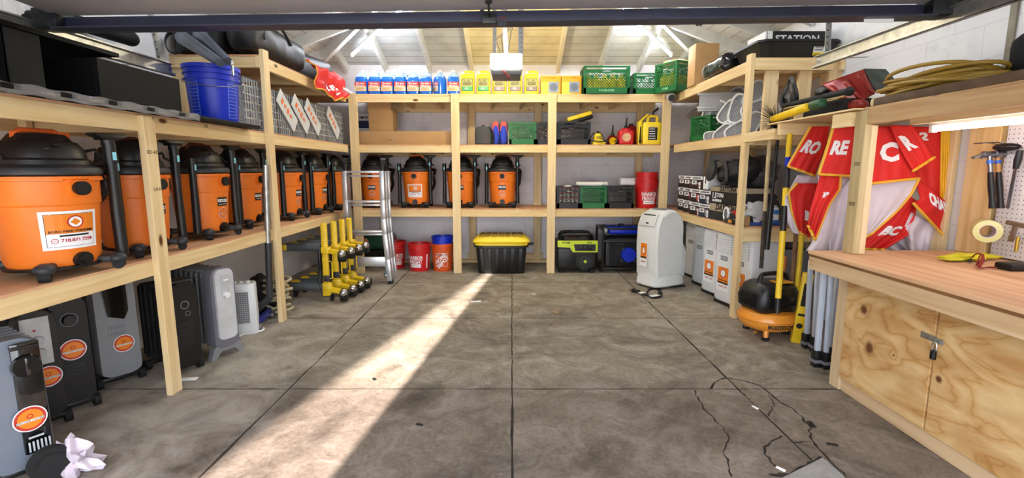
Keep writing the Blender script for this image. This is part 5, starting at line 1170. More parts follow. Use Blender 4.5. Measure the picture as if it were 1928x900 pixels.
def fr_e(t, yf, w, h):
    mb = M(); mb.mi(mgrey); disc(mb, (.0, h - .15), .028, mgrey, pln(yf), .002, 24, .022); disc(mb, (.015, h - .21), .018, mgrey, pln(yf), .002, 24, .014); mb.build('dial_ring', parent=t)
    mb = M(); 
    for k in range(9): mb.box(-.045, .045, yf - .003, yf, h - .42 + .018 * k, h - .414 + .018 * k)
    mb.build('vent', dgrey, t)
    mb = M(); mb.box(-.07, .07, yf - .0, yf + .12, h, h + .018, .006); mb.build('top_handle', dgrey, t)
radiator('oil_radiator', 'black oil radiator with blue ring dials just beyond the first post', .18, .38, .62, black, blackm, (-2.32, 3.11, 0), D(66), fr_e, 5)
def fr_f(t, yf, w, h):
    mb = M(); mb.rings([[Vector((x * .72, y_, h * .18 + (z - .0) * .80)) for x, z in rrect(w, .02, h, .06)] for y_ in (yf + .002, yf - .018)]); mb.build('face_panel', mat('pale_grey_panel', 'c3c5c8', .35), t)
    mb = M(); mb.box(-.03, .03, yf - .022, yf - .012, h - .20, h - .06, .012); mb.build('control_plate', lgrey, t)
    mb = M(); mb.cyl((0, yf - .02, h - .20), (0, yf - .045, h - .20), .022, .02, 18); mb.build('thermostat_knob', white, t)
    mb = M(); mb.bar((-.02, yf - .03, h - .09), (.02, yf - .03, h - .09), .02, .02, bev=.006); mb.build('switch', white, t)
    mb = M(); mb.prism([(-.13, .0), (-.09, 0), (-.05, .045), (.05, .045), (.09, 0), (.13, 0), (.10, .08), (.03, .12), (-.03, .12), (-.10, .08)], yf + .005, yf + .05); mb.build('foot_bracket', silver, t)
radiator('oil_radiator', 'pale grey oil radiator with wide splayed foot and dark fins', .19, .50, .66, mat('violet_grey', '77757f', .4, .2), mat('fin_grey', '6a6c6e', .45, .2), (-2.30, 3.44, 0), D(66), fr_f, 7, wheels=False)
# far fan heater
p = at(456, 632, Z=0)
t = thing('fan_heater', 'white square fan heater with wire grille beside the floor jack', 'heater', (p.x - .02, p.y + .08, 0), D(22))
mb = M(); loft(mb, [(.105, .075, .0, 0, 0), (.11, .08, .01, 0, 0), (.105, .078, .41, 0, 0), (.095, .07, .425, 0, 0)], pw=7, n=32); mb.build('housing', acw, t)
mb = M(); mb.mi(mgrey).box(-.075, .055, -.082, -.076, .10, .36); mb.mi(lgrey)
for k in range(15): mb.box(-.075, .055, -.086, -.082, .105 + .017 * k, .110 + .017 * k)
for k in range(9): mb.box(-.075 + .016 * k, -.072 + .016 * k, -.087, -.083, .10, .36)
mb.build('grille', parent=t)
mb = M(); mb.box(-.07, .05, -.09, -.078, .375, .385, .003); mb.build('handle', white, t)
for x in (-.05, .0, .05):
    mb = M(); mb.cyl((x, 0, .42), (x, 0, .44), .016, n=14); mb.build('knob', white, t)
mb = M(); mb.tube(smooth_path([(.1, -.06, .012), (.14, -.02, .012), (.12, .06, .012), (.05, .1, .012), (-.02, -.12, .012), (-.1, -.14, .012)], 5), .008); mb.build('cord', white, t)

# ---- floor jack with its long handle, and a heap of rope
p = at(492, 612, Z=0)
t = thing('floor_jack', 'blue trolley jack with long steel pipe handle standing upright', 'jack', (p.x - .03, p.y, 0), D(10))
jb = mat('jack_blue', '1c2a8c', .35)
mb = M(); mb.box(-.09, -.06, -.18, .2, .03, .10, .01); mb.box(.03, .06, -.18, .2, .03, .10, .01); mb.bar((-.015, -.1, .08), (-.015, .12, .16), .06, .05, bev=.01); mb.box(-.1, .07, -.2, -.13, .04, .12, .015); mb.build('chassis', jb, t)
for x in (-.105, .075):
    for y in (-.16, .18):
        mb = M(); mb.cyl((x - .012, y, .035), (x + .012, y, .035), .035, n=20); mb.build('wheel', steel, t)
jx, jy = 0, 0
loc = t.location
a = Vector((-.01, -.05, .12)); 
wp0 = at(508, 560, Y=loc.y - .04); wp1 = at(500, 311, Y=loc.y - .0)
R_ = Matrix.Rotation(-D(10), 3, 'Z')
l0, l1 = R_ @ (wp0 - loc), R_ @ (wp1 - loc); lm = l0.lerp(l1, .42)
mb = M(); mb.tube([a, l0], .03, 12); mb.cyl(l0, lm, .026, n=14); mb.build('handle_socket', dgrey, t)
mb = M(); mb.cyl(lm, l1, .024, n=16); mb.build('pipe_handle', galv, t)
mb = M(); mb.bar((-.01, -.1, .05), (.0, -.05, .22), .07, .05, bev=.008); mb.build('pivot_block', steel, t)
t = thing('rope_heap', 'tangled beige rope heaped behind the floor jack', 'rope', (loc.x + .02, loc.y + .28, 0))
pts = []
random.seed(3)
for i in range(46):
    a_ = i * 1.1; r_ = .07 + .07 * random.random(); pts.append((r_ * math.cos(a_) + .03, .6 * r_ * math.sin(a_), .03 + i * .0075 + random.uniform(-.02, .02)))
mb = M(); mb.tube(smooth_path(pts, 4), .013, 7); mb.build('rope', mat('rope_beige', 'b8ad8e', .9, bump=.4), t)
t = thing('tool_bag', 'dark tool bag behind the jack under the left shelf', 'bag', (loc.x - .14, loc.y + .33, 0)); mb = M(); mb.ell((0, 0, .17), (.16, .14, .17), 20, 12, .4, 2); mb.warp(lambda v: Vector((v.x, v.y, max(0, v.z)))); mb.build('bag', blackm, t)

# ---- yellow vehicle dollies (wheel skates) stacked in a row
dol = thing('vehicle_dolly', 'x', 'wheel dolly')
def dolly_parts(t):
    H = .86
    mb = M(); mb.box(-.03, .03, -.022, .022, .10, H, .005)
    mb.build('upright', yellow, t)
    mb = M(); mb.mi(ink)
    for k in range(13): mb.box(-.0315, -.012, -.0228, -.022, H - .03 - .028 * k, H - .026 - .028 * k)
    mb.build('ratchet_teeth', parent=t)
    mb = M(); mb.box(-.04, .05, -.035, .035, .06, .20, .006); mb.build('lower_sleeve', yellow, t)
    for z in (.13, .56):
        mb = M(); mb.bar((.02, -.0, z), (.17, -.05, z - .02), .06, .05, up=(0, 0, 1), bev=.01); mb.box(-.035, .06, -.04, .03, z - .03, z + .04, .008); mb.build('caster_arm', yellow, t)
        mb = M(); mb.cyl((.17, -.055, z - .05), (.235, -.06, z - .06), .068, .06, 22); mb.build('wheel', rubber, t)
        mb = M(); mb.ell((.20, -.095, z - .02), (.045, .045, .045), 16, 12); mb.build('hub_dome', chrome, t)
    mb = M(); mb.tube([(.04, -.03, .45), (.075, -.035, .44), (.075, -.035, .26), (.04, -.03, .25)], .007); mb.build('grip_loop', yellow, t)
    mb = M(); mb.box(-.075, -.045, -.03, .03, .33, .62, .012); mb.tube([(-.06, 0, .35), (-.075, -.02, .2), (-.05, -.02, .12)], .014); mb.build('release_pedal', black, t)
    mb = M(); mb.box(-.02, .05, -.045, -.03, .22, .29, .006); mb.cyl((.02, -.05, .24), (.02, -.03, .24), .02, n=12); mb.build('latch', dgrey, t)
    for z in (.16, .60):
        mb = M(); mb.cyl((-.04, .01, z), (-.42, .03, z), .045, n=18); mb.build('roller', mat('roller_grey', '5c6266', .5, .3), t)
        mb = M(); mb.box(-.50, -.40, -.03, .07, z - .03, z + .03, .008); mb.build('end_arm', yellow, t)
    for x in (.05, -.46):
        mb = M(); mb.cyl((x - .012, .0, .045), (x + .012, .0, .045), .045, n=18); mb.build('floor_caster', rubber, t)
        mb = M(); mb.box(x - .02, x + .02, -.02, .02, .07, .12, .004); mb.build('caster_fork', steel, t)
dolly_parts(dol)
for i, (px, y) in enumerate(((622, 4.82), (640, 5.00), (655, 5.18), (668, 5.36))):
    place(dol, (fx(px, y, .45) - .05, y, 0), D(4), ('nearest of the four yellow wheel dollies beside the second post', 'second yellow wheel dolly in the leaning row', 'third yellow wheel dolly in the leaning row', 'farthest yellow wheel dolly, closest to the folded ladder')[i], sc=(.94, .94, .94), group='yellow wheel dollies under the left shelf')

# ---- wire cages with reflective signs on the middle left shelf
def wire_cage(mb, w, d, h, nx=7, nz=6, r=.0022):
    for y in (-d / 2, d / 2):
        for i in range(nx + 1): x = -w / 2 + w * i / nx; mb.bar((x, y, 0), (x, y, h), r * 2, r * 2)
        for k in range(nz + 1): z = h * k / nz; mb.bar((-w / 2, y, z), (w / 2, y, z), r * 2, r * 2)
    ny = 6
    for x in (-w / 2, w / 2):
        for i in range(1, ny): y = -d / 2 + d * i / ny; mb.bar((x, y, 0), (x, y, h), r * 2, r * 2)
        for k in range(nz + 1): z = h * k / nz; mb.bar((x, -d / 2, z), (x, d / 2, z), r * 2, r * 2)
    for i in range(nx + 1): x = -w / 2 + w * i / nx; mb.bar((x, -d / 2, h), (x, d / 2, h), r * 2, r * 2); mb.bar((x, -d / 2, 0), (x, d / 2, 0), r * 2, r * 2)
cage = thing('wire_basket', 'x', 'basket')
mb = M(); wire_cage(mb, .36, .26, .38, r=.0034); mb.build('wire_mesh', mat('wire_silver', 'd0d3d3', .35, .4), cage, smooth=False)
mb = M(); mb.tube([(-.18, -.13, 0), (-.18, -.13, .38), (.18, -.13, .38), (.18, -.13, 0)], .006, closed=True); mb.tube([(-.18, .13, 0), (-.18, .13, .38), (.18, .13, .38), (.18, .13, 0)], .006, closed=True); mb.build('wire_rim', steel, cage)
ZC = Z2 + .005
for i, y in enumerate((4.03, 4.32, 4.61, 4.90, 5.19, 5.48, 5.77, 6.0)):
    place(cage, (-2.26, y, ZC + (.03 if y < 4.2 else 0)), D(90), ['wire basket right behind the blue bucket', 'wire basket crossed by the second wooden post', 'wire basket just beyond the second wooden post', 'wire basket with a large slanting sign, second beyond the post', 'wire basket holding the third slanting sign', 'wire basket with bunched wire lids in the middle of the row', 'wire basket near the end of the row holding the last sign', 'last wire basket, touching the corner post'][i], sc=(.77, 1, 1.0) , group='wire baskets on the middle left shelf')
sign = mat('sign_white', 'd3d8da', .3, .1); sor = mat('sign_orange', 'e8763c', .5)
for i, y in enumerate((4.61, 4.90, 5.19, 5.77)):
    t = thing('warning_sign', ['slanting white sign with orange print nearest the second post', 'slanting white sign with orange print, second in the baskets', 'slanting white sign with orange print, third in the baskets', 'slanting white sign at the far end of the baskets'][i], 'sign', (-2.157, y, ZC + .012), 0, 'slanting signs in the wire baskets')
    mb = M(); vs, fs = text_pts('STOP', .085, bold=.03)
    a = Vector((.052, .17, .0)); 
    R3 = Matrix.Rotation(D(42), 3, 'X')
    mb.bar((.052, -.15, .075), (.052, .13, .33), .006, .12, up=(0, 1, 1)) if 0 else mb.bar((.052, -.17, .34), (.052, .15, .085), .006, .15, up=(0, 1, 1)); mb.build('board', sign, t)
    mb = M(); 
    for k in range(4): q = Vector((.0565, .06 - .05 * k, .155 + .04 * k)); mb.bar(q, q + Vector((0, -.03, .024)), .002, .05 if k % 2 else .03, up=(0, 1, 1))
    mb.build('orange_print', sor, t)

# ---- long black canopy bags on the top left shelf
bagm = mat('black_nylon', '17181a', .5, var=.2, nscale=6, bump=.35)
def longbag(name, label, a, b, rx, rz, seed, m=bagm, cat='bag'):
    a, b = Vector(a), Vector(b); mid = (a + b) / 2; t = thing(name, label, cat, mid)
    d = (b - a); L = d.length; d.normalize(); sd = d.cross(Vector((0, 0, 1))).normalized(); up = sd.cross(d)
    rs = []; n = 26; m_ = 28
    for i in range(m_ + 1):
        s_ = i / m_; k = min(1, (math.sin(PI * min(max(s_, .0), 1)) * 5.5 + .05)) ** .6; c = (a - mid) + d * L * s_
        ring = []
        for j in range(n):
            th = 2 * PI * j / n; ct, st = math.cos(th), math.sin(th); q = (abs(ct) ** 3.2 + abs(st) ** 3.2) ** (-1 / 3.2)
            w_ = 1 + .10 * noise.noise(Vector((s_ * 5 + seed, ct * 1.2, st * 1.2))) + .05 * noise.noise(Vector((s_ * 16, ct * 3 + seed, st * 3)))
            ring.append(c + sd * (rx * ct * q * k * w_) + up * (rz * st * q * k * w_))
        rs.append(ring)
    mb = M(); mb.rings(rs); mb.build('bag_body', m, t, ang=60)
    return t
zb = Z3 + .125
b1 = longbag('canopy_bag', 'long black canopy bag along the front edge of the top left shelf', (-2.20, 4.02, zb + .04), (-2.20, 5.06, zb + .035), .13, .14, 1)
mb = M(); mb.tube(smooth_path([(.13, -.35, -.02), (.1, -.33, .13), (.0, -.32, .15)], 4), .012); mb.tube(smooth_path([(.13, .15, .05), (.12, .0, .15), (.05, -.1, .16), (.02, -.25, .15)], 4), .012); mb.build('strap', blackm, b1)
mb = M(); mb.bar((.02, -.1, .135), (.06, .12, .13), .05, .004); mb.build('grey_tag', lgrey, b1)
b2 = longbag('canopy_bag', 'second black canopy bag lying behind the front one, reaching the corner', (-2.58, 4.42, zb + .07), (-2.26, 6.1, zb + .05), .115, .16, 4)
mb = M(); mb.tube([(.08, .5, .17), (.05, .0, .185), (-.02, -.4, .19)], .01); mb.build('strap', blackm, b2)
b3 = longbag('canopy_bag', 'black canopy bag lying across the near end of the top left shelf', (-2.78, 4.20, zb + .04), (-2.36, 4.20, zb + .04), .13, .15, 9)
# tripod legs in grey sleeves hanging over the edge
for i, (a, b) in enumerate((((345, 72), (415, 118)), ((378, 68), (430, 116)))):
    A = at(*a, Y=3.75 + .1 * i); B = at(*b, Y=3.35 + .1 * i)
    mb = M(); mb.cyl(A - A, B - A, .05, .028, 14); mb.ell((0, 0, 0), (.055, .05, .05), 14, 10); o = mb.build('folded_strut', mat('blue_grey_sheet', '566070', .35, .3, var=.25, nscale=5), loc=A); tag(o, ('left', 'right')[i] + ' of the two grey struts slanting down into the blue bucket', 'strut', 'struts in the blue bucket')
A = at(436, 108, Y=3.45); mb = M(); mb.cyl((0, 0, -.12), (0, 0, -.04), .008, n=10); mb.ell((0, 0, -.04), (.012, .012, .02), 12, 8); tag(mb.build('hook_rod', chrome, loc=(A.x, fy(436, A.x, 2.1) , A.z)), 'shiny metal rod end sticking out of the blue bucket', 'rod')
# coil of wire and dark clutter hung on the wall end
p = at(322, 80, Y=4.0); mb = M()
for k in range(5): mb.tube([(.05 * math.cos(a) * (1 + .1 * k), .01 * k, .08 * math.sin(a)) for a in [i * PI / 8 for i in range(16)]], .004, 6, closed=True)
tag(mb.build('wire_coil', dgrey, loc=p), 'small coil of dark wire hanging at the near end of the top left shelf', 'wire')
p = at(245, 68, Y=3.2); q = at(140, 62, Y=2.9); mb = M(); L_ = Vector((0, 0, 0)); mb.cyl(L_, Vector((-.12, -.5, .02)), .05, .045, 14); mb.ell(L_, (.05, .05, .05)); tag(mb.build('rolled_mat', blackm, loc=(-2.66, 3.5, p.z + .06)), 'dark rolled mat on the wall behind the left door track', 'roll')
# ---- red and white garment hanging over the shelf edge
def grid(mb, fn, nu, nv, th=.004):
    vs = [[mb.bm.verts.new(fn(i / nu, j / nv)) for i in range(nu + 1)] for j in range(nv + 1)]
    for j in range(nv):
        for i in range(nu): mb._f([vs[j][i], vs[j][i + 1], vs[j + 1][i + 1], vs[j + 1][i]])
def solid(o, th=.004, off=0):
    m_ = o.modifiers.new('s', 'SOLIDIFY'); m_.thickness = th; m_.offset = off; return o
redc = mat('red_fabric', 'd8211c', .7, var=.08, nscale=6, bump=.15); whc = mat('white_lining', 'd6ccd4', .75, var=.05, bump=.2); goldc = mat('gold_trim', 'e8b032', .6)
lo = (-2.10, 5.5, Z3)
t = thing('safety_vest', 'crumpled red vest with gold piping and white letters draped over the top left shelf edge', 'vest', lo)
def fv(u, v):
    y = lerp(-.45, .40, u); s_ = v * .36
    x = -.03 + min(s_, .12) * .9; z = .13 * (1 - v) ** 2 * (1 + .2 * math.sin(9 * u)) + .03 - max(0, s_ - .14) * .75 * (.6 + .5 * math.sin(PI * u)) 
    w_ = .03 * noise.noise(Vector((u * 5, v * 4, 1))) + .015 * math.sin(22 * u + 4 * v)
    return Vector((x + w_ + .03, y + .12 * v * (u - .3), z + w_))
mb = M(); grid(mb, fv, 26, 18); solid(mb.build('red_cloth', redc, t, ang=80), .005)
mb = M(); mb.tube([fv(i / 20, 1.0) for i in range(21)], .008, 6); mb.tube([fv(0.0, j / 14) for j in range(15)], .007, 6); mb.build('gold_piping', goldc, t)
mb = M(); vs, fs = text_pts('BPC', .20, bold=.03, res=1); bv = []
for v in vs:
    q = fv(min(1, max(0, .5 + v.x / .85)), min(1, max(0, .72 - v.z / .6))); bv.append(mb.bm.verts.new(q + Vector((.006 - v.y, -.0, .004))))
for f_ in fs: mb._f([bv[i] for i in f_])
mb.build('lettering', logow, t)
mb = M(); 
for k in range(5): mb.tube(smooth_path([(-.02 - .02 * k, .28 + .07 * k, .10 - .01 * k), (.05, .33 + .09 * k, .06 - .01 * k), (.09, .40 + .09 * k, .0)], 4), .028 - .002 * k, 8)
mb.build('white_lining', whc, t)

# ---- black furniture panels on the near left shelf
bl2 = mat('black_laminate', '0a0b0c', .65, var=.05, spec=.2)
t = thing('black_board', 'long thin black board wrapped in plastic lying along the left shelf', 'board', (-2.3, 2.9, Z2))
mb = M(); mb.box(-.45, .32, -1.5, .95, .002, .026, .003); mb.build('board', bl2, t); 
wrapm = mat('plastic_wrap', 'c8c8c8', .12, alpha=.22, bump=.8, nscale=25)
mb = M(); grid(mb, lambda u, v: Vector((.322 + .004 * math.sin(40 * u), lerp(-1.4, .2, u), lerp(.03, -.012, v) + .004 * math.sin(60 * u))), 60, 2); solid(mb.build('wrap_edge', wrapm, t), .002)
t = thing('black_cabinet', 'black open fronted cubby cabinet nearest on the left shelf', 'cabinet', (-2.48, 1.75, Z2 + .027))
for nm, b_ in (('bottom_panel', (-.28, .28, -.6, .58, 0, .018)), ('top_panel', (-.28, .30, -.6, 1.02, .275, .297)), ('middle_shelf', (-.26, .27, -.6, .42, .15, .166)), ('divider', (-.26, .28, .42, .44, .0, .275)), ('side_panel', (-.28, .28, .56, .58, .0, .275)), ('back_panel', (-.28, -.27, -.6, .56, .018, .275)), ('front_stile', (.27, .285, .42, .58, .0, .275))):
    mb = M(); mb.box(*b_, .0015, seg=1); mb.build(nm, bl2 if nm != 'front_stile' else mat('black_laminate_worn', '1d2021', .65, var=.1, spec=.2), t)
mb = M(); grid(mb, lambda u, v: Vector((lerp(.0, .287, v), lerp(-.6, .5, u), .024 + .016 * abs(noise.noise(Vector((u * 14, v * 5, 0)))))), 50, 10); solid(mb.build('plastic_wrap', mat('plastic_wrap_dark', '8a8c8e', .1, alpha=.5, bump=.8, nscale=30), t, ang=20), .002)
t = thing('black_box', 'low black box with plain long front behind the blue bucket', 'box', (-2.42, 3.08, Z2 + .027))
a = at(202, 115, X=-2.15)
for nm, b_ in (('front_panel', (.25, .27, -.50, .12, 0, .235)), ('end_panel', (-.25, .25, -.50, -.48, 0, .235)), ('end_panel', (-.25, .25, .10, .12, 0, .235)), ('rear_panel', (-.27, -.25, -.50, .12, 0, .235)), ('base', (-.25, .25, -.48, .10, 0, .012))):
    mb = M(); mb.box(*b_, .0015, seg=1); mb.build(nm, bl2, t)

# ================================================================ right side
# ---- top right shelf
t = thing('cardboard_box', 'tall plain brown box standing upright in the top right corner', 'box', (fx(1328, 5.55, 2.5), 5.62, Z3), D(0))
mb = M(); mb.box(-.13, .13, -.11, .11, 0, .44, .004); mb.build('carton', mat('kraft_pale', 'c9a06c', .75, var=.05), t)
fb_ = mat('bin_bag', '16181b', .18, bump=1.0, nscale=18, var=.2, coat=.3)
tb = longbag('bin_bag_roll', 'crinkled black plastic bag roll along the edge of the top right shelf', (2.16, 5.38, Z3 + .10), (2.14, 4.82, Z3 + .105), .10, .09, 9, fb_)
mb = M(); mb.tube([(.0 + .095 * math.cos(a), .26, .0 + .09 * math.sin(a)) for a in [i * PI / 8 for i in range(16)]], .006, 6, closed=True); mb.build('clear_band', lgrey, tb)
def tub(mb, w0, d0, w1, d1, h, th=.006):
    loft(mb, [(w0, d0, 0, 0, 0), (w1, d1, h - .02, 0, 0), (w1 + .015, d1 + .015, h - .018, 0, 0), (w1 + .015, d1 + .015, h, 0, 0), (w1 - th, d1 - th, h, 0, 0), (w0 - th, d0 - th, .01, 0, 0)], pw=10, n=40)
x = fx(1490, 4.3, 2.4)
t = thing('storage_bin', 'black open plastic bin with yellow and white barcode label on the top right shelf', 'bin', (2.46, 4.52, Z3 + .0), 0)
mb = M(); tub(mb, .29, .20, .345, .26, .16); mb.build('tub', black, t)
mb = M(); f = lambda v: Vector((v.x + .17, -.232 + v.y - (v.z) * .25, v.z + .07)); rect(mb, -.048, .048, -.01, .055, logow, f, .004, 1); rect(mb, -.048, .048, -.035, -.01, yplast, f, .004, 1); mb.mi(ink)
for k in range(14): rect(mb, -.038 + .0055 * k, -.038 + .0055 * k + (.0035 if k % 3 else .0018), .018, .048, ink, f, .0046, 1)
rect(mb, -.038, .03, .004, .012, ink, f, .0046, 1); rect(mb, -.04, .03, -.028, -.022, ink, f, .0046, 1)
mb.build('barcode_label', parent=t)
t = thing('power_station_box', 'black carton lettered STATION lying on the black bin', 'box', (2.52, 4.60, Z3 + .162), 0)
mb = M(); mb.box(-.26, .26, -.17, .17, 0, .11, .003); mb.build('carton', black, t)
mb = M(); text(mb, 'STATION', .075, lambda v: Vector((v.x - .0, -.1715 + v.y, v.z + .045)), bold=.02, sx=1.25); mb.build('lettering', logow, t)
mb = M(); mb.box(-.262, -.22, -.172, -.168, 0, .11); mb.mi(paperw); mb.box(-.28, -.264, -.16, .16, 0, .11); mb.build('striped_end', stred, t)

# ---- white tubular heaters with mesh mouths, heaped on the middle right shelf
meshm = mat('mesh_grey', '63676c', .4, .5); inner = mat('tube_inside', 'd5d8db', .7)
def tubeheater():
    t = thing('mesh_lamp_hood', 'x', 'lamp hood')
    mb = M(); rs = []
    def ov(hx, hy, y): return [Vector((hx * math.cos(a) * (abs(math.cos(a)) ** 3.2 + abs(math.sin(a)) ** 3.2) ** (-1 / 3.2), y, hy * math.sin(a) * (abs(math.cos(a)) ** 3.2 + abs(math.sin(a)) ** 3.2) ** (-1 / 3.2))) for a in [2 * PI * i / 28 for i in range(28)]]
    mb.rings([ov(.075, .14, .13), ov(.08, .15, .0), ov(.098, .168, -.01), ov(.098, .168, -.035), ov(.076, .146, -.035), ov(.076, .144, .0), ov(.07, .13, .115)], True, True); mb.build('hood', mat('hood_white', 'dfe2e4', .4), t)
    mb = M(); mb.rings([ov(.076, .144, .004), ov(.075, .142, .006)]); mb.build('inner_face', inner, t)
    mb = M()
    for i in range(-3, 4): x = .019 * i; zz = .142 * (1 - abs(x / .078) ** 3.2) ** (1 / 3.2); mb.bar((x, -.012, -zz), (x, -.012, zz), .0032, .0032)
    for i in range(-7, 8): z = .019 * i; xx = .076 * (1 - abs(z / .146) ** 3.2) ** (1 / 3.2); mb.bar((-xx, -.012, z), (xx, -.012, z), .0032, .0032)
    mb.build('wire_mesh', meshm, t, smooth=False)
    return t
th = tubeheater()
TH = [  # px, py, X, roll (deg), yaw, scale, label
    (1340, 256, 2.13, 88, -50, .62, 'small white mesh hood lying on its side next to the green crate'),
    (1362, 250, 2.16, 52, -50, .80, 'white mesh hood lying second from the green crate in the bottom row'),
    (1336, 215, 2.30, 20, -50, .90, 'tall narrow white mesh hood leaning just above the smallest one'),
    (1352, 212, 2.26, 22, -48, .90, 'second tall white mesh hood leaning beside the first tall one'),
    (1372, 210, 2.22, 40, -50, .90, 'white mesh hood in the middle of the heap'),
    (1368, 188, 2.36, 42, -50, 1.0, 'white mesh hood under the white channel at the top of the heap'),
    (1380, 190, 2.36, 48, -45, 1.05, 'large white mesh hood at the top of the heap, beside the post'),
    (1391, 205, 2.20, 14, -48, 1.0, 'upright white mesh hood touching the rack post'),
    (1388, 245, 2.16, 62, -48, .85, 'white mesh hood lying lowest against the rack post'),
    (1421, 178, 2.30, 30, -30, .9, 'upper white mesh hood seen to the right of the rack post'),
    (1420, 205, 2.26, 70, -30, .8, 'middle white mesh hood seen to the right of the rack post'),
    (1418, 232, 2.22, 25, -30, .75, 'lower white mesh hood seen to the right of the rack post')]
for px, py, X, ro, ya, s_, lab in TH:
    X = {2.13: 2.15, 2.16: 2.17, 2.30: 2.32, 2.26: 2.30, 2.22: 2.28, 2.36: 2.50, 2.20: 2.27}.get(X, X); p = at(px, py, X=X); o = place(th, p, 0, lab, rot=(0, D(ro), D(ya)), sc=s_ * .86 * (X / 2.2), group='white mesh hoods on the middle right shelf')
t = thing('channel_profile', 'short white plastic channel lying across the top of the mesh hoods', 'channel', at(1352, 190, X=2.28), D(-8))
for z0, z1, y in ((-.075, .075, 0),):
    mb = M(); mb.box(-.20, .20, -.006, .0, -.08, .08); mb.box(-.20, .20, -.04, .0, .068, .075); mb.box(-.20, .20, -.04, .0, -.075, -.068); mb.box(-.23, .22, -.048, -.04, .06, .085, .002); mb.box(-.23, .22, -.048, -.04, -.085, -.06, .002); mb.box(-.20, .2, -.02, .05, -.11, -.08, .002)
    mb.build('channel', mat('channel_white', 'c9cbcc', .45), t)
a, b = at(1300, 222, X=2.44), at(1345, 180, X=2.44)
for k in range(2):
    mb = M(); mb.bar((0, 0, 0), (b - a) * 1.1, .06, .03); tag(mb.build('white_batten', mat('channel_white', 'c9cbcc', .45), loc=a + Vector((0, .1 * k, .03 * k))), ('front', 'rear')[k] + ' of two white battens leaning behind the green crate', 'batten', 'white battens behind the crate')

# ---- lower right shelf: product cartons in three layers
def carton(label, x, y, z, w, d, h, rz, body, top, txt, txt2=None, group='cartons stacked on the lower right shelf', sub=None):
    t = thing('product_box', label, 'box', (x, y, z), rz, group)
    mb = M(); mb.box(-w / 2, w / 2, -d / 2, d / 2, 0, h, .0015, seg=1); mb.build('carton', body, t)
    mb = M(); f = lambda v: Vector((v.x, -d / 2 - .0008 + v.y, v.z)); rect(mb, -w / 2, w / 2, h * .74, h, logow, f, .0004, 1); mb.mi(ink); text(mb, txt, h * .18, lambda v: f(v + Vector((0, -.001, h * .86))), bold=.03)
    if txt2:
        rect(mb, -w * .40, w * .02, h * .36, h * .66, logow, f, .0004, 1); mb.mi(ink); text(mb, txt2, h * .24, lambda v: f(v + Vector((-w * .19, -.001, h * .51))), bold=.03)
        mb.mi(sub or stred); mb.box(w * .08, w * .40, -d / 2 - .0018, -d / 2 - .001, h * .12, h * .62); mb.mi(lgrey); mb.bar((w * .12, -d / 2 - .0025, h * .5), (w * .34, -d / 2 - .0025, h * .2), h * .12, .001, up=(0, 1, 0)); rect(mb, w * .22, w * .36, h * .05, h * .55, logow, f, .0016, 1)
    mb.build('printed_face', parent=t)
    return t
dk = mat('carton_dark', '2b1d1e', .5); dk2 = mat('carton_black', '16171a', .5); mar = mat('carton_maroon', '5a1a1c', .5); nav = mat('carton_navy', '1e2740', .5)
YS_ = [5.92, 5.66, 5.40]
for L_ in range(3):
    for k, y in enumerate((5.95, 5.68, 5.38)):
        carton(['bottom', 'middle', 'top'][L_] + ' layer tool carton ' + ['deepest in the corner', 'in the middle column', 'nearest of the white banded columns'][k], 2.20 - .03 * k, y, Z1 + L_ * .145, .255, .16, .140, D(-90 + 8), (dk, dk2, dk)[k] if L_ else dk2, None, 'ANTENNA PRO', '20V', sub=(mar, stred, mar)[L_])
for L_ in range(2):
    carton(['bottom', 'middle'][L_] + ' layer blue grey tool carton just before the jack boxes', 2.13, 5.10, Z1 + L_ * .145, .23, .16, .140, D(-90 + 8), nav, None, 'ANTENNA PRO', '20V', sub=mgrey)
t = thing('product_box', 'white end of a carton marked 1 at the end of the top layer', 'box', (2.17, 5.20, Z1 + .29), D(-82)); mb = M(); mb.box(-.05, .05, -.08, .08, 0, .14, .002); mb.build('carton', logow, t); mb = M(); text(mb, '1', .07, lambda v: Vector((v.x, -.0815 + v.y, v.z + .09)), bold=.05); mb.build('lettering', ink, t)
for L_, (h, lab, tx, tx2) in enumerate(((.165, 'lower black jack carton with slanted lettering on the lower right shelf', 'DAYTONA', ''), (.165, 'upper black jack carton marked 1.5 TON on the lower right shelf', 'DAYTONA', '1.5 TON'))):
    t = thing('jack_box', lab, 'box', (2.22, 4.66, Z1 + L_ * .17 + .0), D(-84), 'jack cartons on the lower right shelf')
    mb = M(); mb.mi(dk2).box(-.32, .32, -.13, .13, 0, h, .002); mb.mi(mat('tan_band', 'a89a82', .6)).box(-.321, .321, -.1315, .1, h * .72 if L_ else .0 + h * .55, h - .001); mb.build('carton', parent=t)
    mb = M(); mb.mi(ink); text(mb, tx, .085 if not L_ else .06, lambda v: Vector((v.x - .0, -.1325 + v.y, v.z + (h * .78 if not L_ else h * .86))), bold=.04, shear=.35)
    if tx2:
        mb.mi(logow); text(mb, '1.5', .075, lambda v: Vector((v.x - .24, -.1315 + v.y, v.z + .075)), bold=.03); text(mb, 'TON', .055, lambda v: Vector((v.x - .13, -.1315 + v.y, v.z + .078)), bold=.03); text(mb, 'ALUMINUM', .034, lambda v: Vector((v.x - .19, -.1315 + v.y, v.z + .026)), bold=.03)
    mb.build('lettering', parent=t)
t = thing('seat_cushion', 'dark padded seat and belt heaped on the jack cartons', 'cushion', (2.20, 4.72, Z1 + .345)); mb = M(); mb.ell((0, .0, .12), (.15, .30, .12), 26, 14, .35, 3); mb.ell((.02, -.12, .18), (.13, .2, .1), 20, 12, .3, 8); mb.warp(lambda v: Vector((v.x, v.y, max(v.z, .0)))); mb.build('cushion', mat('black_cloth', '1b1c1e', .8, bump=.3), t, ang=60)
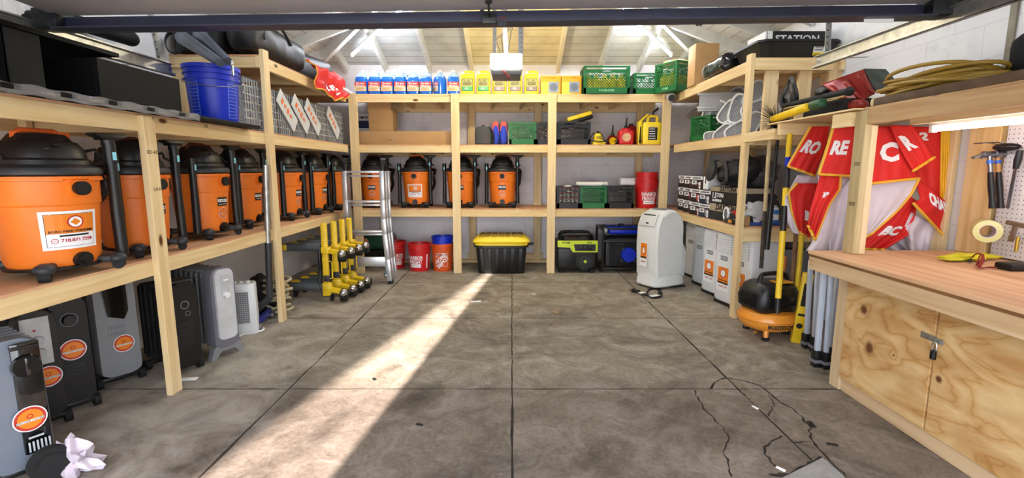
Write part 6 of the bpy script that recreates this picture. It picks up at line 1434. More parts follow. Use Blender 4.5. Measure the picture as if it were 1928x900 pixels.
mb = M(); mb.lathe([(.04, -.0), (.10, .02), (.105, .05), (.06, .065)], n=8); mb.xf(mb.bm.verts, Matrix.Translation((-.14, .18, .14)) @ Matrix.Rotation(D(-80), 4, 'Y')); mb.build('octagonal_pad', mat('pad_grey', '2d2e30', .6), t)
mb = M(); mb.tube(smooth_path([(-.15, .22, .22), (-.14, .1, .26), (-.13, -.05, .2), (-.15, -.12, .06), (-.14, .0, .02)], 5), .018); mb.build('belt', mat('pad_grey', '2d2e30', .6), t)
# small tools in front
t = thing('cordless_saw', 'red and black cordless saw lying before the jack cartons', 'power tool', (2.07, 4.44, Z1)); mb = M(); mb.box(-.03, .05, -.12, .14, .0, .045, .01); mb.box(-.02, .04, -.1, .02, .05, .09, .012); mb.build('body', black, t)
mb = M(); mb.bar((.0, -.06, .08), (.0, -.11, .16), .04, .035, bev=.01); mb.bar((.0, -.11, .12), (.0, .02, .11), .03, .03, bev=.01); mb.build('red_grip', red, t); mb = M(); mb.box(-.035, .0, -.03, .04, .01, .04, .004); mb.build('yellow_battery', mat('dewalt_amber', 'd8962a', .5), t)
t = thing('wheel_ring', 'white ring shaped wheel standing beside the red and black saw', 'wheel', (2.09, 4.64, Z1 + .075)); mb = M(); mb.tube([(0, .05 * math.cos(a), .062 * math.sin(a)) for a in [i * PI / 12 for i in range(24)]], .013, 8, closed=True); mb.build('rim', white, t); mb = M(); mb.cyl((-.012, 0, 0), (.012, 0, 0), .028, n=20); mb.build('hub', mgrey, t)
t = thing('fabric_pouch', 'grey fabric pouch between the cartons and the white ring', 'pouch', (2.12, 4.86, Z1)); mb = M(); mb.ell((0, 0, .06), (.05, .09, .065), 16, 10, .4, 4); mb.warp(lambda v: Vector((v.x, v.y, max(v.z, .0)))); mb.build('pouch', mat('grey_fabric', '4b4a48', .85, bump=.4), t)
# things on the near end of that shelf, seen right of the post
YN = 3.98
t = thing('white_rag', 'white folded rag heap on the near end of the lower right shelf', 'cloth', (fx(1424, 4.3, .95), 4.36, Z1)); mb = M(); mb.ell((0, 0, .13), (.12, .06, .10), 18, 12, .7, 2); mb.warp(lambda v: Vector((v.x, v.y, max(v.z, .0)))); mb.build('rag', mat('bag_white', 'cfd0d2', .5, bump=.5), t)
mb = M(); mb.box(-.05, .05, -.06, .06, 0, .085, .002); tag(mb.build('cardboard_box', card, loc=(fx(1407, 4.25, .9), 4.36, Z1)), 'small brown carton right beside the rack post', 'box')
mb = M(); mb.box(-.13, .14, -.08, .08, 0, .03, .003); o = mb.build('blue_box', mat('blue_carton', '21489c', .5), loc=(fx(1445, 4.28, .9), 4.40, Z1)); o.name = 'flat_box'; tag(o, 'flat blue carton under the pale bag on the near shelf end', 'box')
t = thing('plastic_bag', 'pale plastic bag lying on the flat blue carton', 'bag', (fx(1440, 4.28, .9), 4.40, Z1 + .03)); mb = M(); mb.ell((0, 0, .045), (.14, .07, .05), 20, 10, .5, 6); mb.warp(lambda v: Vector((v.x, v.y, max(v.z, .0)))); mb.build('bag', mat('bag_white2', 'c9ccd2', .3, bump=.5), t)
t = thing('chainsaw', 'red and black power tool lying on the near end of the lower right shelf', 'power tool', (fx(1440, 4.5, 1.05), 4.62, Z1 + .0)); mb = M(); mb.box(-.10, .06, -.05, .05, .10, .22, .03); mb.bar((.02, 0, .12), (.16, 0, .03), .05, .05, bev=.012); mb.build('housing', mat('tool_red', 'b3201c', .4), t); mb = M(); mb.bar((-.18, 0, .23), (.15, 0, .27), .03, .03, bev=.01); mb.box(-.12, .12, -.04, .04, 0, .10, .01); mb.build('handle', black, t)
t = thing('spray_can', 'blue and white spray can on the near end of the lower right shelf', 'spray can', (fx(1468, 4.3, .95), 4.38, Z1)); mb = M(); mb.mi(mat('can_blue', '2f7fcf', .35)).cyl((0, 0, 0), (0, 0, .14), .033, n=20); mb.mi(logow).cyl((0, 0, .05), (0, 0, .10), .0335, n=20); mb.build('body', parent=t); mb = M(); mb.lathe([(.03, .141), (.028, .16), (.012, .17), (.012, .18)], n=16); mb.build('cap', white, t)

for k, (z, s_) in enumerate(((0, 1.0), (.30, .9))):
    t = thing('clothes_bag', ('lower', 'upper')[k] + ' grey plastic bag of folded fabric at the back of the lower right shelf', 'bag', (2.52, 4.95, Z1 + z)); mb = M(); mb.ell((0, 0, .15), (.2 * s_, .24 * s_, .17), 24, 14, .35, 4 + k); mb.warp(lambda v: Vector((v.x, v.y, max(v.z, .0)))); mb.build('bag', mat('bag_grey', '77767c', .35, bump=.6, var=.2), t, ang=60)
# ---- pancake compressor
c = at(1434, 600, Z=.10)
t = thing('air_compressor', 'orange pancake tank compressor with black shroud on the floor by the poles', 'compressor', (2.10, 3.80, 0), D(12))
tk = mat('tank_amber', 'e8952e', .35, coat=.3, var=.03)
mb = M(); mb.lathe([(.02, .055), (.14, .06), (.20, .09), (.228, .14), (.228, .17), (.20, .215), (.14, .24), (.02, .245)], n=44); mb.build('tank', tk, t)
mb = M(); mb.tube([(.2295 * math.cos(a), .2295 * math.sin(a), .155) for a in [i * PI / 20 for i in range(40)]], .004, 6, closed=True); mb.build('tank_seam', mat('tank_seam', 'c97c22', .4), t)
mb = M(); text(mb, 'BOSTITCH', .042, lambda v: Vector(((.228 - v.y + .001) * math.sin(v.x / .228 - .22), -(.228 - v.y + .001) * math.cos(v.x / .228 - .22), v.z + .125)), bold=.04); mb.build('lettering', ink, t)
mb = M(); loft(mb, [(.17, .15, .22, 0, 0), (.20, .17, .25, 0, 0), (.205, .175, .33, 0, 0), (.17, .15, .42, 0, 0), (.13, .11, .45, 0, 0)], pw=4, n=32)
mb.mi(black)
for k in range(7):
    for sx_ in (-1,): mb.box(-.13, .02, -.182, -.165, .27 + .018 * k, .277 + .018 * k)
    mb.box(-.214, -.198, -.10, .08, .27 + .016 * k, .276 + .016 * k)
mb.build('shroud', black, t)
mb = M(); mb.tube(smooth_path([(-.12, -.02, .42), (-.10, -.02, .50), (-.05, -.02, .515), (.08, -.02, .515), (.13, -.02, .49), (.14, -.02, .42)], 5), .018, 10); mb.build('carry_handle', black, t)
mb = M(); mb.box(-.02, .12, -.12, -.02, .452, .462, .003); mb.build('warning_label', mat('label_amber', 'd99b2c', .5), t)
mb = M(); 
for x, z in ((.06, .34), (.12, .30), (.08, .27)): mb.cyl((x, -.165, z), (x, -.19, z), .02, n=16)
mb.build('gauge', dgrey, t)
for a in (-120, 0, 120):
    r_ = D(a - 90 - 40); mb = M(); mb.cyl((.15 * math.cos(r_), .15 * math.sin(r_), .08), (.17 * math.cos(r_), .17 * math.sin(r_), .02), .022, .018, 12); mb.mi(tk); mb.mats = [tk, rubber]; mb.cur = 1; mb.cyl((.17 * math.cos(r_), .17 * math.sin(r_), .022), (.17 * math.cos(r_), .17 * math.sin(r_), .0), .028, n=14); mb.build('foot', parent=t)
mb = M(); mb.cyl((-.2, -.12, .07), (-.24, -.14, .07), .014, n=12); mb.build('drain_valve', chrome, t)

# ---- poles leaning in the gap
def pole(name, label, cat, segs, group=None):
    """segs: list of (point, point, radius, material, part name)"""
    base = segs[0][0]; t = thing(name, label, cat, base, 0, group)
    for a, b, r, m, nm in segs:
        mb = M(); mb.cyl(a - base, b - base, r, n=14); mb.build(nm, m, t)
    return t
def L3(a, b, t): return a.lerp(b, t)
A, B = at(1463, 590, Y=3.45), at(1487, 252, Y=3.62)
pole('level_pole', 'yellow and black telescopic pole standing in front of the compressor', 'pole', [(A, L3(A, B, .085), .019, black, 'grip'), (L3(A, B, .085), L3(A, B, .46), .021, yellow, 'lower_tube'), (L3(A, B, .46), L3(A, B, .60), .0225, black, 'black_sleeve'), (L3(A, B, .60), L3(A, B, .70), .020, yellow, 'middle_tube'), (L3(A, B, .70), L3(A, B, .82), .021, dk2, 'lettered_sleeve'), (L3(A, B, .82), L3(A, B, .87), .020, blue, 'blue_band'), (L3(A, B, .87), B, .019, yellow, 'upper_tube')])
A, B = at(1496, 597, Y=3.75), at(1512, 415, Y=3.8)
pole('level_pole', 'shorter yellow pole with black grip behind the brown stick', 'pole', [(A, L3(A, B, .2), .018, black, 'grip'), (L3(A, B, .2), L3(A, B, .86), .019, yellow, 'tube'), (L3(A, B, .86), B, .02, black, 'upper_sleeve')])
A, B = at(1484, 625, Z=.0), at(1499, 435, Y=3.75)
pole('wooden_stick', 'brown wooden stick standing between the two yellow poles', 'stick', [(A, B, .016, mat('stick_brown', '7a5a40', .7, var=.15), 'shaft')])
A, B = at(1433, 505, Y=4.08), at(1449, 262, Y=4.12)
pole('wooden_pole', 'worn pale wooden pole with flaked black paint in front of the rack post', 'pole', [(A, L3(A, B, .45), .016, mat('flaked_black', '4a4034', .7, var=.5, nscale=16), 'painted_lower_end'), (L3(A, B, .45), B, .016, mat('pole_pale', 'cdb88a', .6, var=.1), 'bare_upper_end')])
A, B = at(1443, 470, Y=4.0), at(1464, 264, Y=4.06)
pole('black_pole', 'black fishing rod like pole beside the worn wooden pole', 'pole', [(A, L3(A, B, .42), .024, black, 'grip'), (L3(A, B, .42), B, .014, black, 'shaft')])
A, B = at(1478, 520, Y=4.0), at(1482, 440, Y=4.0)
mb = M(); p0 = at(1492, 560, Y=4.05); mb.bar((0, 0, 0), (.03, .02, .62), .06, .02); tag(mb.build('orange_plank', mat('orange_wood', 'b9692c', .6, var=.15), loc=(2.28, 3.98, .0)), 'orange stained plank upright behind the yellow poles', 'plank')
mb = M(); mb.box(-.14, .14, -.03, .03, 0, .62, .006); mb.mats = [mgrey]; tag(mb.build('grey_panel', mat('panel_lilac', 'a9a7b8', .6), loc=(2.60, 4.34, 0), ), 'pale grey panel standing on the floor right of the rack post', 'panel')
mb = M(); mb.box(-.16, .16, -.02, .02, 0, .60, .004); o = mb.build('grey_panel', mat('panel_lilac', 'a9a7b8', .6), loc=(2.66, 4.5, 0)); tag(o, 'second pale grey panel behind and right of the first one', 'panel')
t = thing('spirit_level_box', 'yellow narrow carton with black print standing beside the canopy legs', 'box', (2.24, 3.62, 0), D(-30)); t.rotation_euler = (0, D(5), D(-20)); mb = M(); mb.box(-.035, .035, -.03, .03, 0, .56, .003); mb.build('carton', yellow, t); mb = M(); mb.cyl((0, -.0305, .14), (0, -.032, .14), .022, n=20); mb.box(-.025, .025, -.032, -.0302, .22, .24); mb.box(-.02, .02, -.032, -.0302, .3, .48); mb.build('print', ink, t)

# ---- folded canopy tents: aluminium legs below, red lettered tops above
legm = mat('leg_blue_grey', 'c3cbd9', .4, .1, var=.04)
def patch(L, R, yfn):
    """ruled surface between two outlines given as points in the photograph, set at real depth yfn(u, v)"""
    def pick(P, v):
        s_ = v * (len(P) - 1); i = min(int(s_), len(P) - 2); f_ = s_ - i; return lerp(P[i][0], P[i + 1][0], f_), lerp(P[i][1], P[i + 1][1], f_)
    def fn(u, v):
        a, b = pick(L, v), pick(R, v); return at(lerp(a[0], b[0], u), lerp(a[1], b[1], u), Y=yfn(u, v))
    return fn
def tent(label, base, pieces, legs, group='folded red canopy tents'):
    t = thing('canopy_tent', label, 'canopy tent', base, 0, group); bs = Vector(base)
    for nm, m, L, R, yfn, trims, txt in pieces:
        fn = patch(L, R, yfn); mb = M(); grid(mb, lambda u, v: fn(u, v) - bs, 22, 16); o = solid(mb.build(nm, m, t, ang=80), .006)
        for tr in trims:
            path = {'b': [fn(i / 18, 1) for i in range(19)], 'l': [fn(0, i / 14) for i in range(15)], 'r': [fn(1, i / 14) for i in range(15)]}[tr]
            mb = M(); mb.tube([p - bs + Vector((0, -.004, 0)) for p in path], .009, 6); mb.build('gold_piping', goldc, o); 
        for (s_, u0, v0, size, kx, kz, shr) in txt:
            vs, fs = text_pts(s_, size, bold=.05, res=2, shear=shr); mb = M(); bv = []
            ok = True
            for v in vs:
                uu, vv = u0 + v.x * kx, v0 - v.z * kz; bv.append(mb.bm.verts.new(fn(min(1, max(0, uu)), min(1, max(0, vv))) - bs + Vector((0, -.007 + v.y * 3, 0))))
            for f_ in fs: mb._f([bv[i] for i in f_])
            mb.build('lettering', logow, o)
    for (a, b, w_) in legs:
        A_, B_ = at(*a, Z=.035), at(*b, Y=at(*a, Z=.035).y + .0)
        A_, B_ = A_ - bs, B_ - bs
        mb = M(); mb.bar(A_ + (B_ - A_) * .16, B_, w_, .024, up=(0, 1, 0), bev=.003); g = mb.build('leg', legm, t)
        mb = M(); mb.bar(A_, A_ + (B_ - A_) * .17, w_ + .018, .05, up=(0, 1, 0), bev=.006); mb.build('foot', black, g)
        mb = M(); q = A_ + (B_ - A_) * .05; mb.bar(q, q + (B_ - A_) * .03, w_ + .024, .055, up=(0, 1, 0)); mb.build('grey_band', mgrey, g)
    return t
def wave(y0, k=.02, f=9.0, ph=0.0, sl=0.0): return lambda u, v: y0 + k * math.sin(f * u + ph + 2.5 * v) * (.3 + .7 * v) + .5 * k * math.sin(23 * u + 3 * v + ph) * v + sl * v
tent('folded canopy tent whose red top shows the letters RO, furthest from the bench', at(1520, 600, Y=3.45), [
    ('white_lining', whc, [(1502, 330), (1478, 372), (1478, 412), (1492, 438)], [(1548, 330), (1545, 372), (1542, 412), (1525, 446)], wave(3.52), '', []),
    ('red_skirt', redc, [(1500, 345), (1484, 362), (1490, 398), (1505, 436)], [(1546, 345), (1548, 380), (1540, 415), (1523, 450)], wave(3.48, .02, 7), 'lb', [('BP', .62, .66, 1, .25, .22, 0)]),
    ('red_valance', redc, [(1526, 238), (1512, 262), (1496, 290), (1483, 313)], [(1562, 238), (1556, 270), (1546, 300), (1534, 331)], wave(3.44, .015, 5), 'lb', [('RO', .42, .48, 1, .46, .36, .25)])],
    [((1517, 655), (1527, 490), .03), ((1531, 662), (1540, 490), .022)])
tent('folded canopy tent whose red top shows the letters RE beside the post', at(1560, 640, Y=3.2), [
    ('white_lining', whc, [(1534, 400), (1532, 430), (1530, 455), (1518, 472)], [(1610, 330), (1608, 380), (1604, 430), (1600, 476)], wave(3.22, .03, 12), '', []),
    ('white_lining', whc, [(1540, 330), (1545, 380), (1550, 420), (1560, 470)], [(1608, 330), (1606, 380), (1600, 430), (1590, 474)], wave(3.25, .02, 14), '', []),
    ('red_skirt', redc, [(1548, 322), (1537, 356), (1526, 392), (1521, 425)], [(1582, 332), (1580, 356), (1560, 385), (1534, 452)], wave(3.16, .02, 6), 'rb', [('BP', .45, .45, 1, .3, .14, 0)]),
    ('red_valance', redc, [(1568, 240), (1560, 268), (1550, 300), (1541, 328)], [(1626, 236), (1622, 268), (1618, 300), (1612, 332)], wave(3.12, .012, 5), 'lb', [('RE', .34, .45, 1, .44, .36, .1)])],
    [((1536, 690), (1552, 505), .034), ((1553, 694), (1566, 505), .024), ((1561, 680), (1577, 515), .022)])
tent('folded canopy tent whose red top shows the letters CR over the bench', at(1670, 470, Y=3.1), [
    ('white_lining', whc, [(1636, 330), (1630, 370), (1626, 410), (1620, 450)], [(1730, 335), (1715, 365), (1690, 395), (1640, 440)], wave(3.035, .01, 6), 'rb', []),
    ('white_lining', whc, [(1620, 440), (1640, 452), (1660, 462), (1680, 472)], [(1700, 440), (1710, 452), (1720, 462), (1730, 474)], wave(3.2, .03, 12), '', []),
    ('red_skirt', redc, [(1700, 360), (1670, 405), (1635, 440), (1616, 468)], [(1728, 380), (1722, 410), (1715, 440), (1665, 470)], wave(3.12, .02, 8), 'b', [('BC', .45, .62, 1, .34, .24, .2)]),
    ('red_valance', redc, [(1642, 238), (1640, 275), (1638, 310), (1634, 346)], [(1712, 236), (1716, 270), (1722, 305), (1728, 336)], wave(3.0, .01, 4), 'b', [('C', .42, .48, 1, .62, .44, .0)]),
    ('red_flap', redc, [(1676, 236), (1690, 270), (1702, 295), (1718, 322)], [(1716, 236), (1732, 256), (1745, 275), (1758, 296)], wave(2.965, .01, 4), 'b', [('R', .40, .42, 1, .62, .48, -.3)])],
    [])
tent('folded canopy tent with a broad yellow stripe, nearest the pegboard', at(1770, 470, Y=3.0), [
    ('white_lining', whc, [(1716, 400), (1700, 430), (1706, 450), (1712, 473)], [(1778, 430), (1776, 445), (1772, 460), (1768, 474)], wave(3.12, .03, 16), '', []),
    ('red_back', redc, [(1712, 238), (1722, 290), (1730, 350), (1738, 400)], [(1812, 240), (1808, 300), (1804, 360), (1803, 410)], wave(3.11, .012, 6), 'r', [('2', .22, .12, 1, .34, .12, .1)]),
    ('yellow_stripe', mat('gold_cloth', 'e9b222', .65, bump=.1), [(1772, 240), (1771, 290), (1770, 340), (1770, 384)], [(1789, 244), (1787, 290), (1786, 340), (1784, 386)], wave(3.09, .01, 4), '', []),
    ('red_flap', redc, [(1722, 330), (1727, 355), (1733, 375), (1718, 382)], [(1790, 388), (1803, 400), (1800, 420), (1778, 446)], wave(3.07, .01, 8), 'b', [('CHAV', .52, .42, 1, .19, .5, .1)])],
    [])
# ---- things lying on the shelf over the canopies
ZS = 1.70
t = thing('lawn_rake_head', 'black brush head with stiff bristles poking past the rack end', 'brush', at(1462, 228, X=2.08)); mb = M(); random.seed(11)
for k in range(170):
    a_ = random.uniform(0, 2 * PI); b_ = random.uniform(-1, 1); d_ = Vector((math.cos(a_) * .7, math.sin(a_) * .7, b_)).normalized(); mb.cyl(d_ * .02, d_ * random.uniform(.10, .15) + Vector((-.01, 0, .02)), .0018, .0008, 4)
mb.build('bristles', black, t, smooth=False); mb = M(); mb.ell((0, 0, .0), (.05, .06, .055)); mb.build('head', blackm, t)
p = at(1487, 175, X=2.16)
t = thing('leaf_scoop', 'black oval framed scoop standing on the shelf beside the brush', 'scoop', p); mb = M(); ring = [Vector((.02 * math.sin(2 * a), .085 * math.cos(a), .115 * math.sin(a))) for a in [i * PI / 12 for i in range(24)]]
mb.tube(ring, .014, 8, closed=True); mb.bar((0, 0, -.115), (.0, .05, -.26), .05, .03, bev=.01); mb.build('frame', black, t); mb = M(); mb._f([mb.bm.verts.new(q + Vector((.006, 0, 0))) for q in ring]); solid(mb.build('dark_net', mat('smoky_net', '3a3836', .4), t), .004)
p = at(1497, 215, X=2.06)
t = thing('scrub_brush', 'yellow scrub brush with dark green block lying on the shelf', 'brush', (p.x, p.y, ZS + .035)); t.rotation_euler = (0, 0, D(0))
mb = M(); a_, b_ = at(1455, 228, X=2.05), at(1522, 205, X=2.05); a_, b_ = a_ - t.location, b_ - t.location; mb.bar(a_ + Vector((0, 0, .012)), b_ + Vector((0, 0, .015)), .06, .05, bev=.015); mb.build('yellow_bristles', yellow, t)
mb = M(); c_ = b_ + Vector((0, -.16, .02)); mb.bar(b_ + Vector((.02, 0, .02)), c_, .06, .06, bev=.02); mb.build('green_block', dgreen, t)
mb = M(); A, B = at(1475, 200, X=2.14), at(1600, 172, X=2.14); mb.cyl(Vector((0, 0, 0)), B - A, .02, .024, 12); mb.cyl((B - A), (B - A) * 1.06, .03, .004, 12); tag(mb.build('handle_pole', blackm, loc=A), 'black tapered pole handle lying over the brushes', 'pole')
mb = M(); A, B = at(1475, 205, X=2.09), at(1590, 181, X=2.09); mb.cyl(Vector((0, 0, 0)), B - A, .006, n=8); tag(mb.build('thin_rod', mat('rod_tan', 'a8905c', .5), loc=A), 'thin tan rod lying along the black pole handle', 'rod')
p = at(1560, 200, X=2.2); mb = M(); mb.box(-.09, .12, -.22, .22, 0, .11, .02); tag(mb.build('black_case', blackm, loc=(2.24, p.y, ZS + .001)), 'black case lying under the pole handle on the shelf', 'case')
mb = M(); mb.ell((0, 0, 0), (.05, .11, .045), 18, 10, .2, 3); tag(mb.build('black_pouch', black, loc=at(1556, 172, X=2.22)), 'rounded black pouch resting on the black case', 'pouch')
# red ribbed fuel tank
p = at(1615, 168, X=2.2)
t = thing('plastic_sled', 'dull red ribbed plastic scoop tilted up against the wall on the shelf', 'scoop', (2.22, p.y, ZS + .003)); rd = mat('faded_red_plastic', '9a2a24', .35, var=.06, coat=.2)
mb = M(); A = [at(1548, 158, X=2.16), at(1626, 130, X=2.30), at(1648, 172, X=2.34), at(1600, 205, X=2.20)]
def sled(u, v):
    a_ = A[0].lerp(A[1], u); b_ = A[3].lerp(A[2], u); q = a_.lerp(b_, v) - t.location; return q + Vector((-.02 * max(0, math.sin(u * 5 * PI)) * (v > .15) * (v < .9), -.02 * max(0, math.sin(u * 5 * PI)) * (v > .15), 0))
grid(mb, sled, 40, 14); solid(mb.build('ribbed_panel', rd, t, ang=50), .02, -1)
mb = M(); q0 = [A[1] - t.location, A[2] - t.location]; mb._f([mb.bm.verts.new(v) for v in (q0[0], q0[0] + Vector((.12, -.03, -.01)), q0[1] + Vector((.16, -.05, -.02)), q0[1])]); solid(mb.build('side_wall', mat('grey_green_plastic', '4b524a', .5), t), .012)
mb = M(); mb.ell(A[3].lerp(A[2], .2) - t.location + Vector((0, -.02, 0.0)), (.05, .08, .035)); mb.build('lower_lip', rd, t)
# weathered board and the hose coil
mb = M(); a_, b_ = at(1620, 185, X=2.07), at(1812, 168, X=2.07); mb.mi(mat('weathered_board', '5f4a36', .8, var=.2)).box(-.09, .09, 0, .95, 0, .042, .004); mb.mi(mat('broken_end', 'c9b78c', .9, bump=.8)).box(-.09, .09, -.03, .002, .0, .042, .012)
o = mb.build('weathered_board', loc=(2.13, 2.72, 1.704)); o.rotation_euler = (0, 0, PI); o.location = (2.13, 2.78, 1.704); tag(o, 'dark weathered board with splintered end lying on the shelf beam', 'board')
hose = mat('hose_ochre', '9a7a2c', .5, var=.06); mb = M(); random.seed(5)
hc = at(1765, 170, X=2.30); pts = []
for i in range(15 * 14):
    a_ = 2 * PI * i / 14; r_ = .27 + .045 * math.sin(i * .37) ; pts.append((.15 * math.cos(a_) * (r_ / .27) + .02 * math.sin(i * .11), r_ * math.sin(a_) + .03 * math.sin(i * .05), .012 + .055 * (.5 + .5 * math.sin(i * .16)) + .05 * (.5 + .5 * math.sin(a_ * 1.0 + i * .05)) * (1 + .5 * math.sin(i * .09))))
mb.tube(smooth_path(pts, 2), .0105, 7); t = tag(mb.build('hose_coil', hose, loc=(2.30, hc.y, 1.748), ang=80), 'ochre air hose coiled on the shelf over the workbench', 'hose')
mb = M(); A = [at(1930, 68, X=2.45), at(1895, 75, X=2.5), at(1888, 125, X=2.45), at(1857, 160, X=2.40), at(1930, 150, X=2.35)]
t = thing('racing_seat', 'black fabric seat back with thin red piping at the right end of the shelf', 'seat', (2.46, 2.36, 1.71)); t.scale = (.75, .75, .72); mb = M()
rs = []
for z, w_, d_ in ((0, .26, .12), (.05, .24, .11), (.14, .16, .09), (.22, .12, .075), (.30, .125, .075), (.35, .12, .07), (.385, .07, .05)):
    rs.append([Vector((d_ * math.cos(a_), w_ * math.sin(a_), z)) for a_ in [2 * PI * i / 24 for i in range(24)]])
mb.rings(rs); mb.build('seat_back', mat('seat_cloth', '0e0f13', .85, bump=.2), t, ang=60); mb = M(); mb.tube([(-.04, .225, .06), (-.05, .15, .13), (-.03, .11, .2)], .004); mb.build('red_piping', mat('dark_red', '8f1c20', .4), t)

# ---- pegboard tools, tape and gloves
XP_ = PGX - .002
def hook(px, py, ln=.06):
    p = at(px, py, X=XP_ - .0); mb = M(); mb.tube([Vector((0, 0, 0)), Vector((-ln, 0, -.005)), Vector((-ln - .008, 0, .012))], .003, 6); return tag(mb.build('peg_hook', chrome, loc=p), None or 'wire peg hook', 'hook')
for i, (nm, px, hc_) in enumerate((('claw hammer with grey head and black rubber grip hanging foremost on the pegboard', 1863, steel), ('second hammer hanging behind the foremost one on the pegboard', 1878, steel))):
    X_ = XP_ - .09 + .055 * i; p = at(px, 290, X=X_); q = at(px + 6, 392, X=X_)
    t = thing('hammer', nm, 'hammer', p, 0, 'hammers on the pegboard'); ax = (q - p)
    mb = M(); mb.cyl((-.035, 0, .0), (.03, 0, .0), .017, .015, 16); mb.bar((-.03, 0, 0), (-.09, 0, -.022), .02, .014, bev=.004); mb.cyl((.03, 0, 0), (.06, 0, 0), .02, n=16); mb.build('head', hc_, t)
    mb = M(); mb.cyl((0, 0, 0), ax * .34, .011, n=12); mb.build('shaft', mat('shaft_tan', 'b98a52', .5) if i else steel, t); mb = M(); mb.cyl(ax * .12, ax * .18, .0145, n=12); mb.build('blue_band', mat('band_blue', '2a62c8', .4), t)
    mb = M(); mb.tube([ax * .34, ax * .6, ax * .85, ax * 1.0 + Vector((.0, 0, 0))], [.013, .016, .014, .018], 12); mb.build('grip', black, t)
p = at(1895, 277, X=XP_ - .04); mb = M(); mb.ell((0, 0, 0), (.028, .075, .022), 18, 10); t = tag(mb.build('rubber_mallet', black, loc=p), 'black rubber mallet head lying over the hooks above the hammers', 'mallet')
h_ = at(1880, 272, X=XP_); mb = M(); mb.tube([(0, 0, 0), (-.06, .0, .01), (-.13, .01, .005)], .004, 6); mb.tube([(0, -.05, 0), (-.06, -.05, .01), (-.13, -.04, .005)], .004, 6); mb.bar((-.0, -.05, 0), (0, 0, 0), .01, .004); tag(mb.build('peg_hook', chrome, loc=h_), 'double chrome hook holding the hammers on the pegboard', 'hook')
p, q = at(1921, 283, X=XP_ - .03), at(1912, 318, X=XP_ - .03); r2 = at(1897, 392, X=XP_ - .03)
t = thing('hand_file', 'flat file with black handle hanging at the right of the pegboard', 'file', p); mb = M(); mb.tube([Vector((0, 0, 0)), (q - p) * .5, q - p], [.013, .017, .012], 12); mb.build('handle', black, t); mb = M(); mb.bar((q - p), (r2 - p), .018, .004, up=(1, 0, 0)); mb.build('blade', steel, t)
p = at(1856, 434, X=XP_ - .08)
t = thing('tape_roll', 'clear packing tape roll leaning between the stud and the pegboard', 'tape', p, D(-35)); tp = mat('tape_clear', 'ddd48a', .15, alpha=.85)
mb = M(); mb.lathe([(.037, -.05), (.062, -.05), (.062, .05), (.037, .05), (.037, -.05)], axis=1, n=36, cap=False); mb.build('tape', tp, t); mb = M(); mb.lathe([(.034, -.05), (.037, -.05), (.037, .05), (.034, .05), (.034, -.05)], axis=1, n=36, cap=False); mb.build('core', mat('tape_core', 'c9c0c0', .6), t)
p = at(1920, 425, X=XP_ - .05)
t = thing('spray_gun', 'small brass and steel air tool hanging on the pegboard', 'air tool', p); mb = M(); mb.bar((-.0, -.03, .0), (-.0, .07, .012), .02, .025, bev=.006); mb.bar((0, .02, 0), (0, .035, -.09), .02, .022, bev=.006); mb.build('body', mat('tool_bronze', '8f7b6c', .35, .8), t); mb = M(); mb.cyl((0, -.0, -.06), (0, 0, -.14), .008, n=12); mb.build('brass_fitting', brass, t)
p = at(1850, 474, Z=ZT)
t = thing('work_glove', 'yellow work gloves lying flat at the back of the workbench', 'gloves', (2.52, 2.60, ZT + .001)); mb = M(); mb.ell((0, 0, .018), (.17, .05, .02), 26, 10, .5, 7); mb.warp(lambda v: Vector((v.x, v.y + .02 * math.sin(v.x * 14), max(v.z, 0)))); mb.build('glove', mat('glove_yellow', 'd8cf2c', .8, bump=.4), t)
t = thing('test_leads', 'red and black test leads bundled on the workbench', 'cable', at(1845, 500, Z=ZT)); P = [at(x, y, Z=ZT + .004 + zz) - t.location for x, y, zz in ((1828, 487, .012), (1838, 478, .05), (1850, 480, .05), (1848, 488, .03), (1838, 500, .01), (1846, 480, .05), (1852, 483, .05), (1842, 503, .01), (1850, 482, .05), (1853, 490, .03), (1846, 504, .008), (1862, 503, .0), (1876, 504, .006))]
mb = M(); mb.tube(smooth_path(P, 5), .0035, 7); mb.build('red_lead', mat('lead_red', '8a1c1c', .5), t); mb = M(); mb.bar(P[0], P[0] + Vector((-.05, -.05, -.005)), .014, .012, bev=.003); mb.build('plug', black, t)
p = at(1903, 507, Z=ZT)
t = thing('cordless_tool', 'black cordless tool with yellow base at the right edge of the workbench', 'power tool', (p.x + .02, p.y - .02, ZT + .001)); mb = M(); mb.box(-.08, .10, -.04, .05, 0, .035, .01); mb.build('body', black, t); mb = M(); mb.box(.03, .14, -.09, -.045, .001, .03, .006); mb.build('yellow_pack', mat('dewalt_amber', 'd8962a', .5), t)

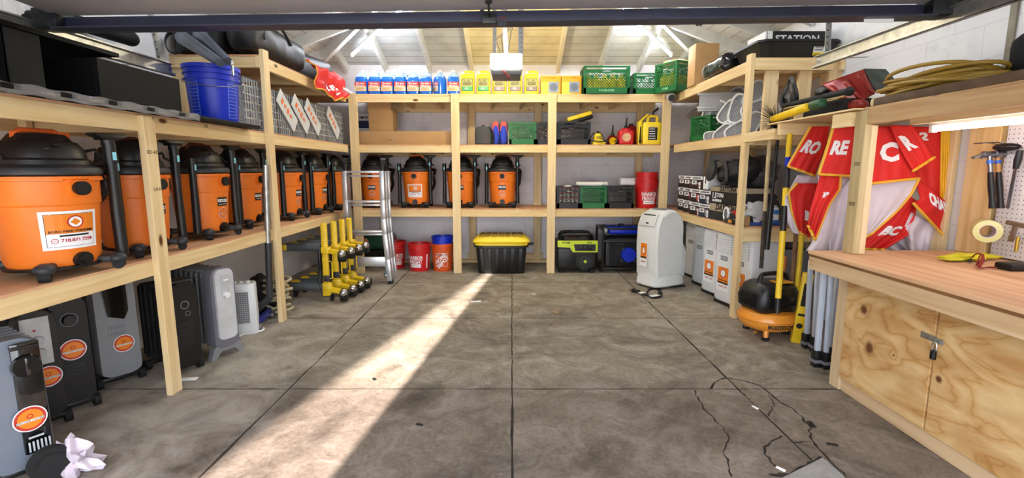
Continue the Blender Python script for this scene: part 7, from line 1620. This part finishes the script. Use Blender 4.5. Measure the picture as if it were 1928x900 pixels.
# ---- grade stamps inked on the lumber
def gstamp(px, py, **k):
    s_, sz, rotk, par = k['s'], k['sz'], k.get('r', 0), k['par']; pl_ = {q: k[q] for q in ('X', 'Y') if q in k}
    p = at(px, py, **pl_); mb = M(); vs, fs = text_pts(s_, sz, bold=.01, res=1)
    def fn(v):
        if 'X' in k: sg = 1 if k['X'] < 0 else -1; return Vector((sg * (.0008 - v.y), sg * v.x, v.z))
        return v + Vector((0, -.0008, 0))
    bv = [mb.bm.verts.new(fn(v) + p - par.location) for v in vs]
    for f_ in fs: mb._f([bv[i] for i in f_])
    mb.build('grade_stamp', stamp, par)
for a_ in (dict(px=288, py=287, X=XL, s='KD-HT', sz=.03, par=rackL), dict(px=296, py=357, X=XL, s='S-P-F', sz=.028, par=rackL), dict(px=388, py=238, X=XL - .03, s='HT', sz=.03, par=rackL), dict(px=1614, py=309, X=XB, s='555', sz=.032, par=over), dict(px=1604, py=384, X=XB, s='IIIIII', sz=.034, par=over)):
    k = dict(a_); px = k.pop('px'); py = k.pop('py'); gstamp(px, py, **k)
# ---- small litter on the floor
for i, (px, py, m_, s_, lab) in enumerate(((1422, 768, paperw, .02, 'white crumb of paint beside the floor crack'), (1470, 884, paperw, .02, 'white crumb near the patched floor corner'), (896, 568, paperw, .05, 'thin white strip of paper lying in the sun streak'), (1045, 588, card, .03, 'tan scrap lying beyond the middle floor joint'), (1005, 554, paperw, .02, 'white speck on the floor before the generator'), (704, 715, ink, .018, 'dark pebble on the floor left of the sun streak'), (790, 800, ink, .02, 'dark pebble on the floor right of the sun streak'), (356, 714, paperw, .05, 'white folded paper at the foot of the first post'), (1528, 800, ink, .03, 'dark chip of concrete by the crack near the bench'), (1567, 838, ink, .025, 'dark chip nearest the bench kick board'))):
    p = at(px, py, Z=0); mb = M(); mb.box(-s_, s_, -s_ * .4, s_ * .4, 0, .006, .002, rot=(random.uniform(0, 3) if i not in (2,) else .1, 'Z'), ctr=(0, 0, .003)); tag(mb.build('floor_scrap', m_, loc=p), lab, 'scrap')
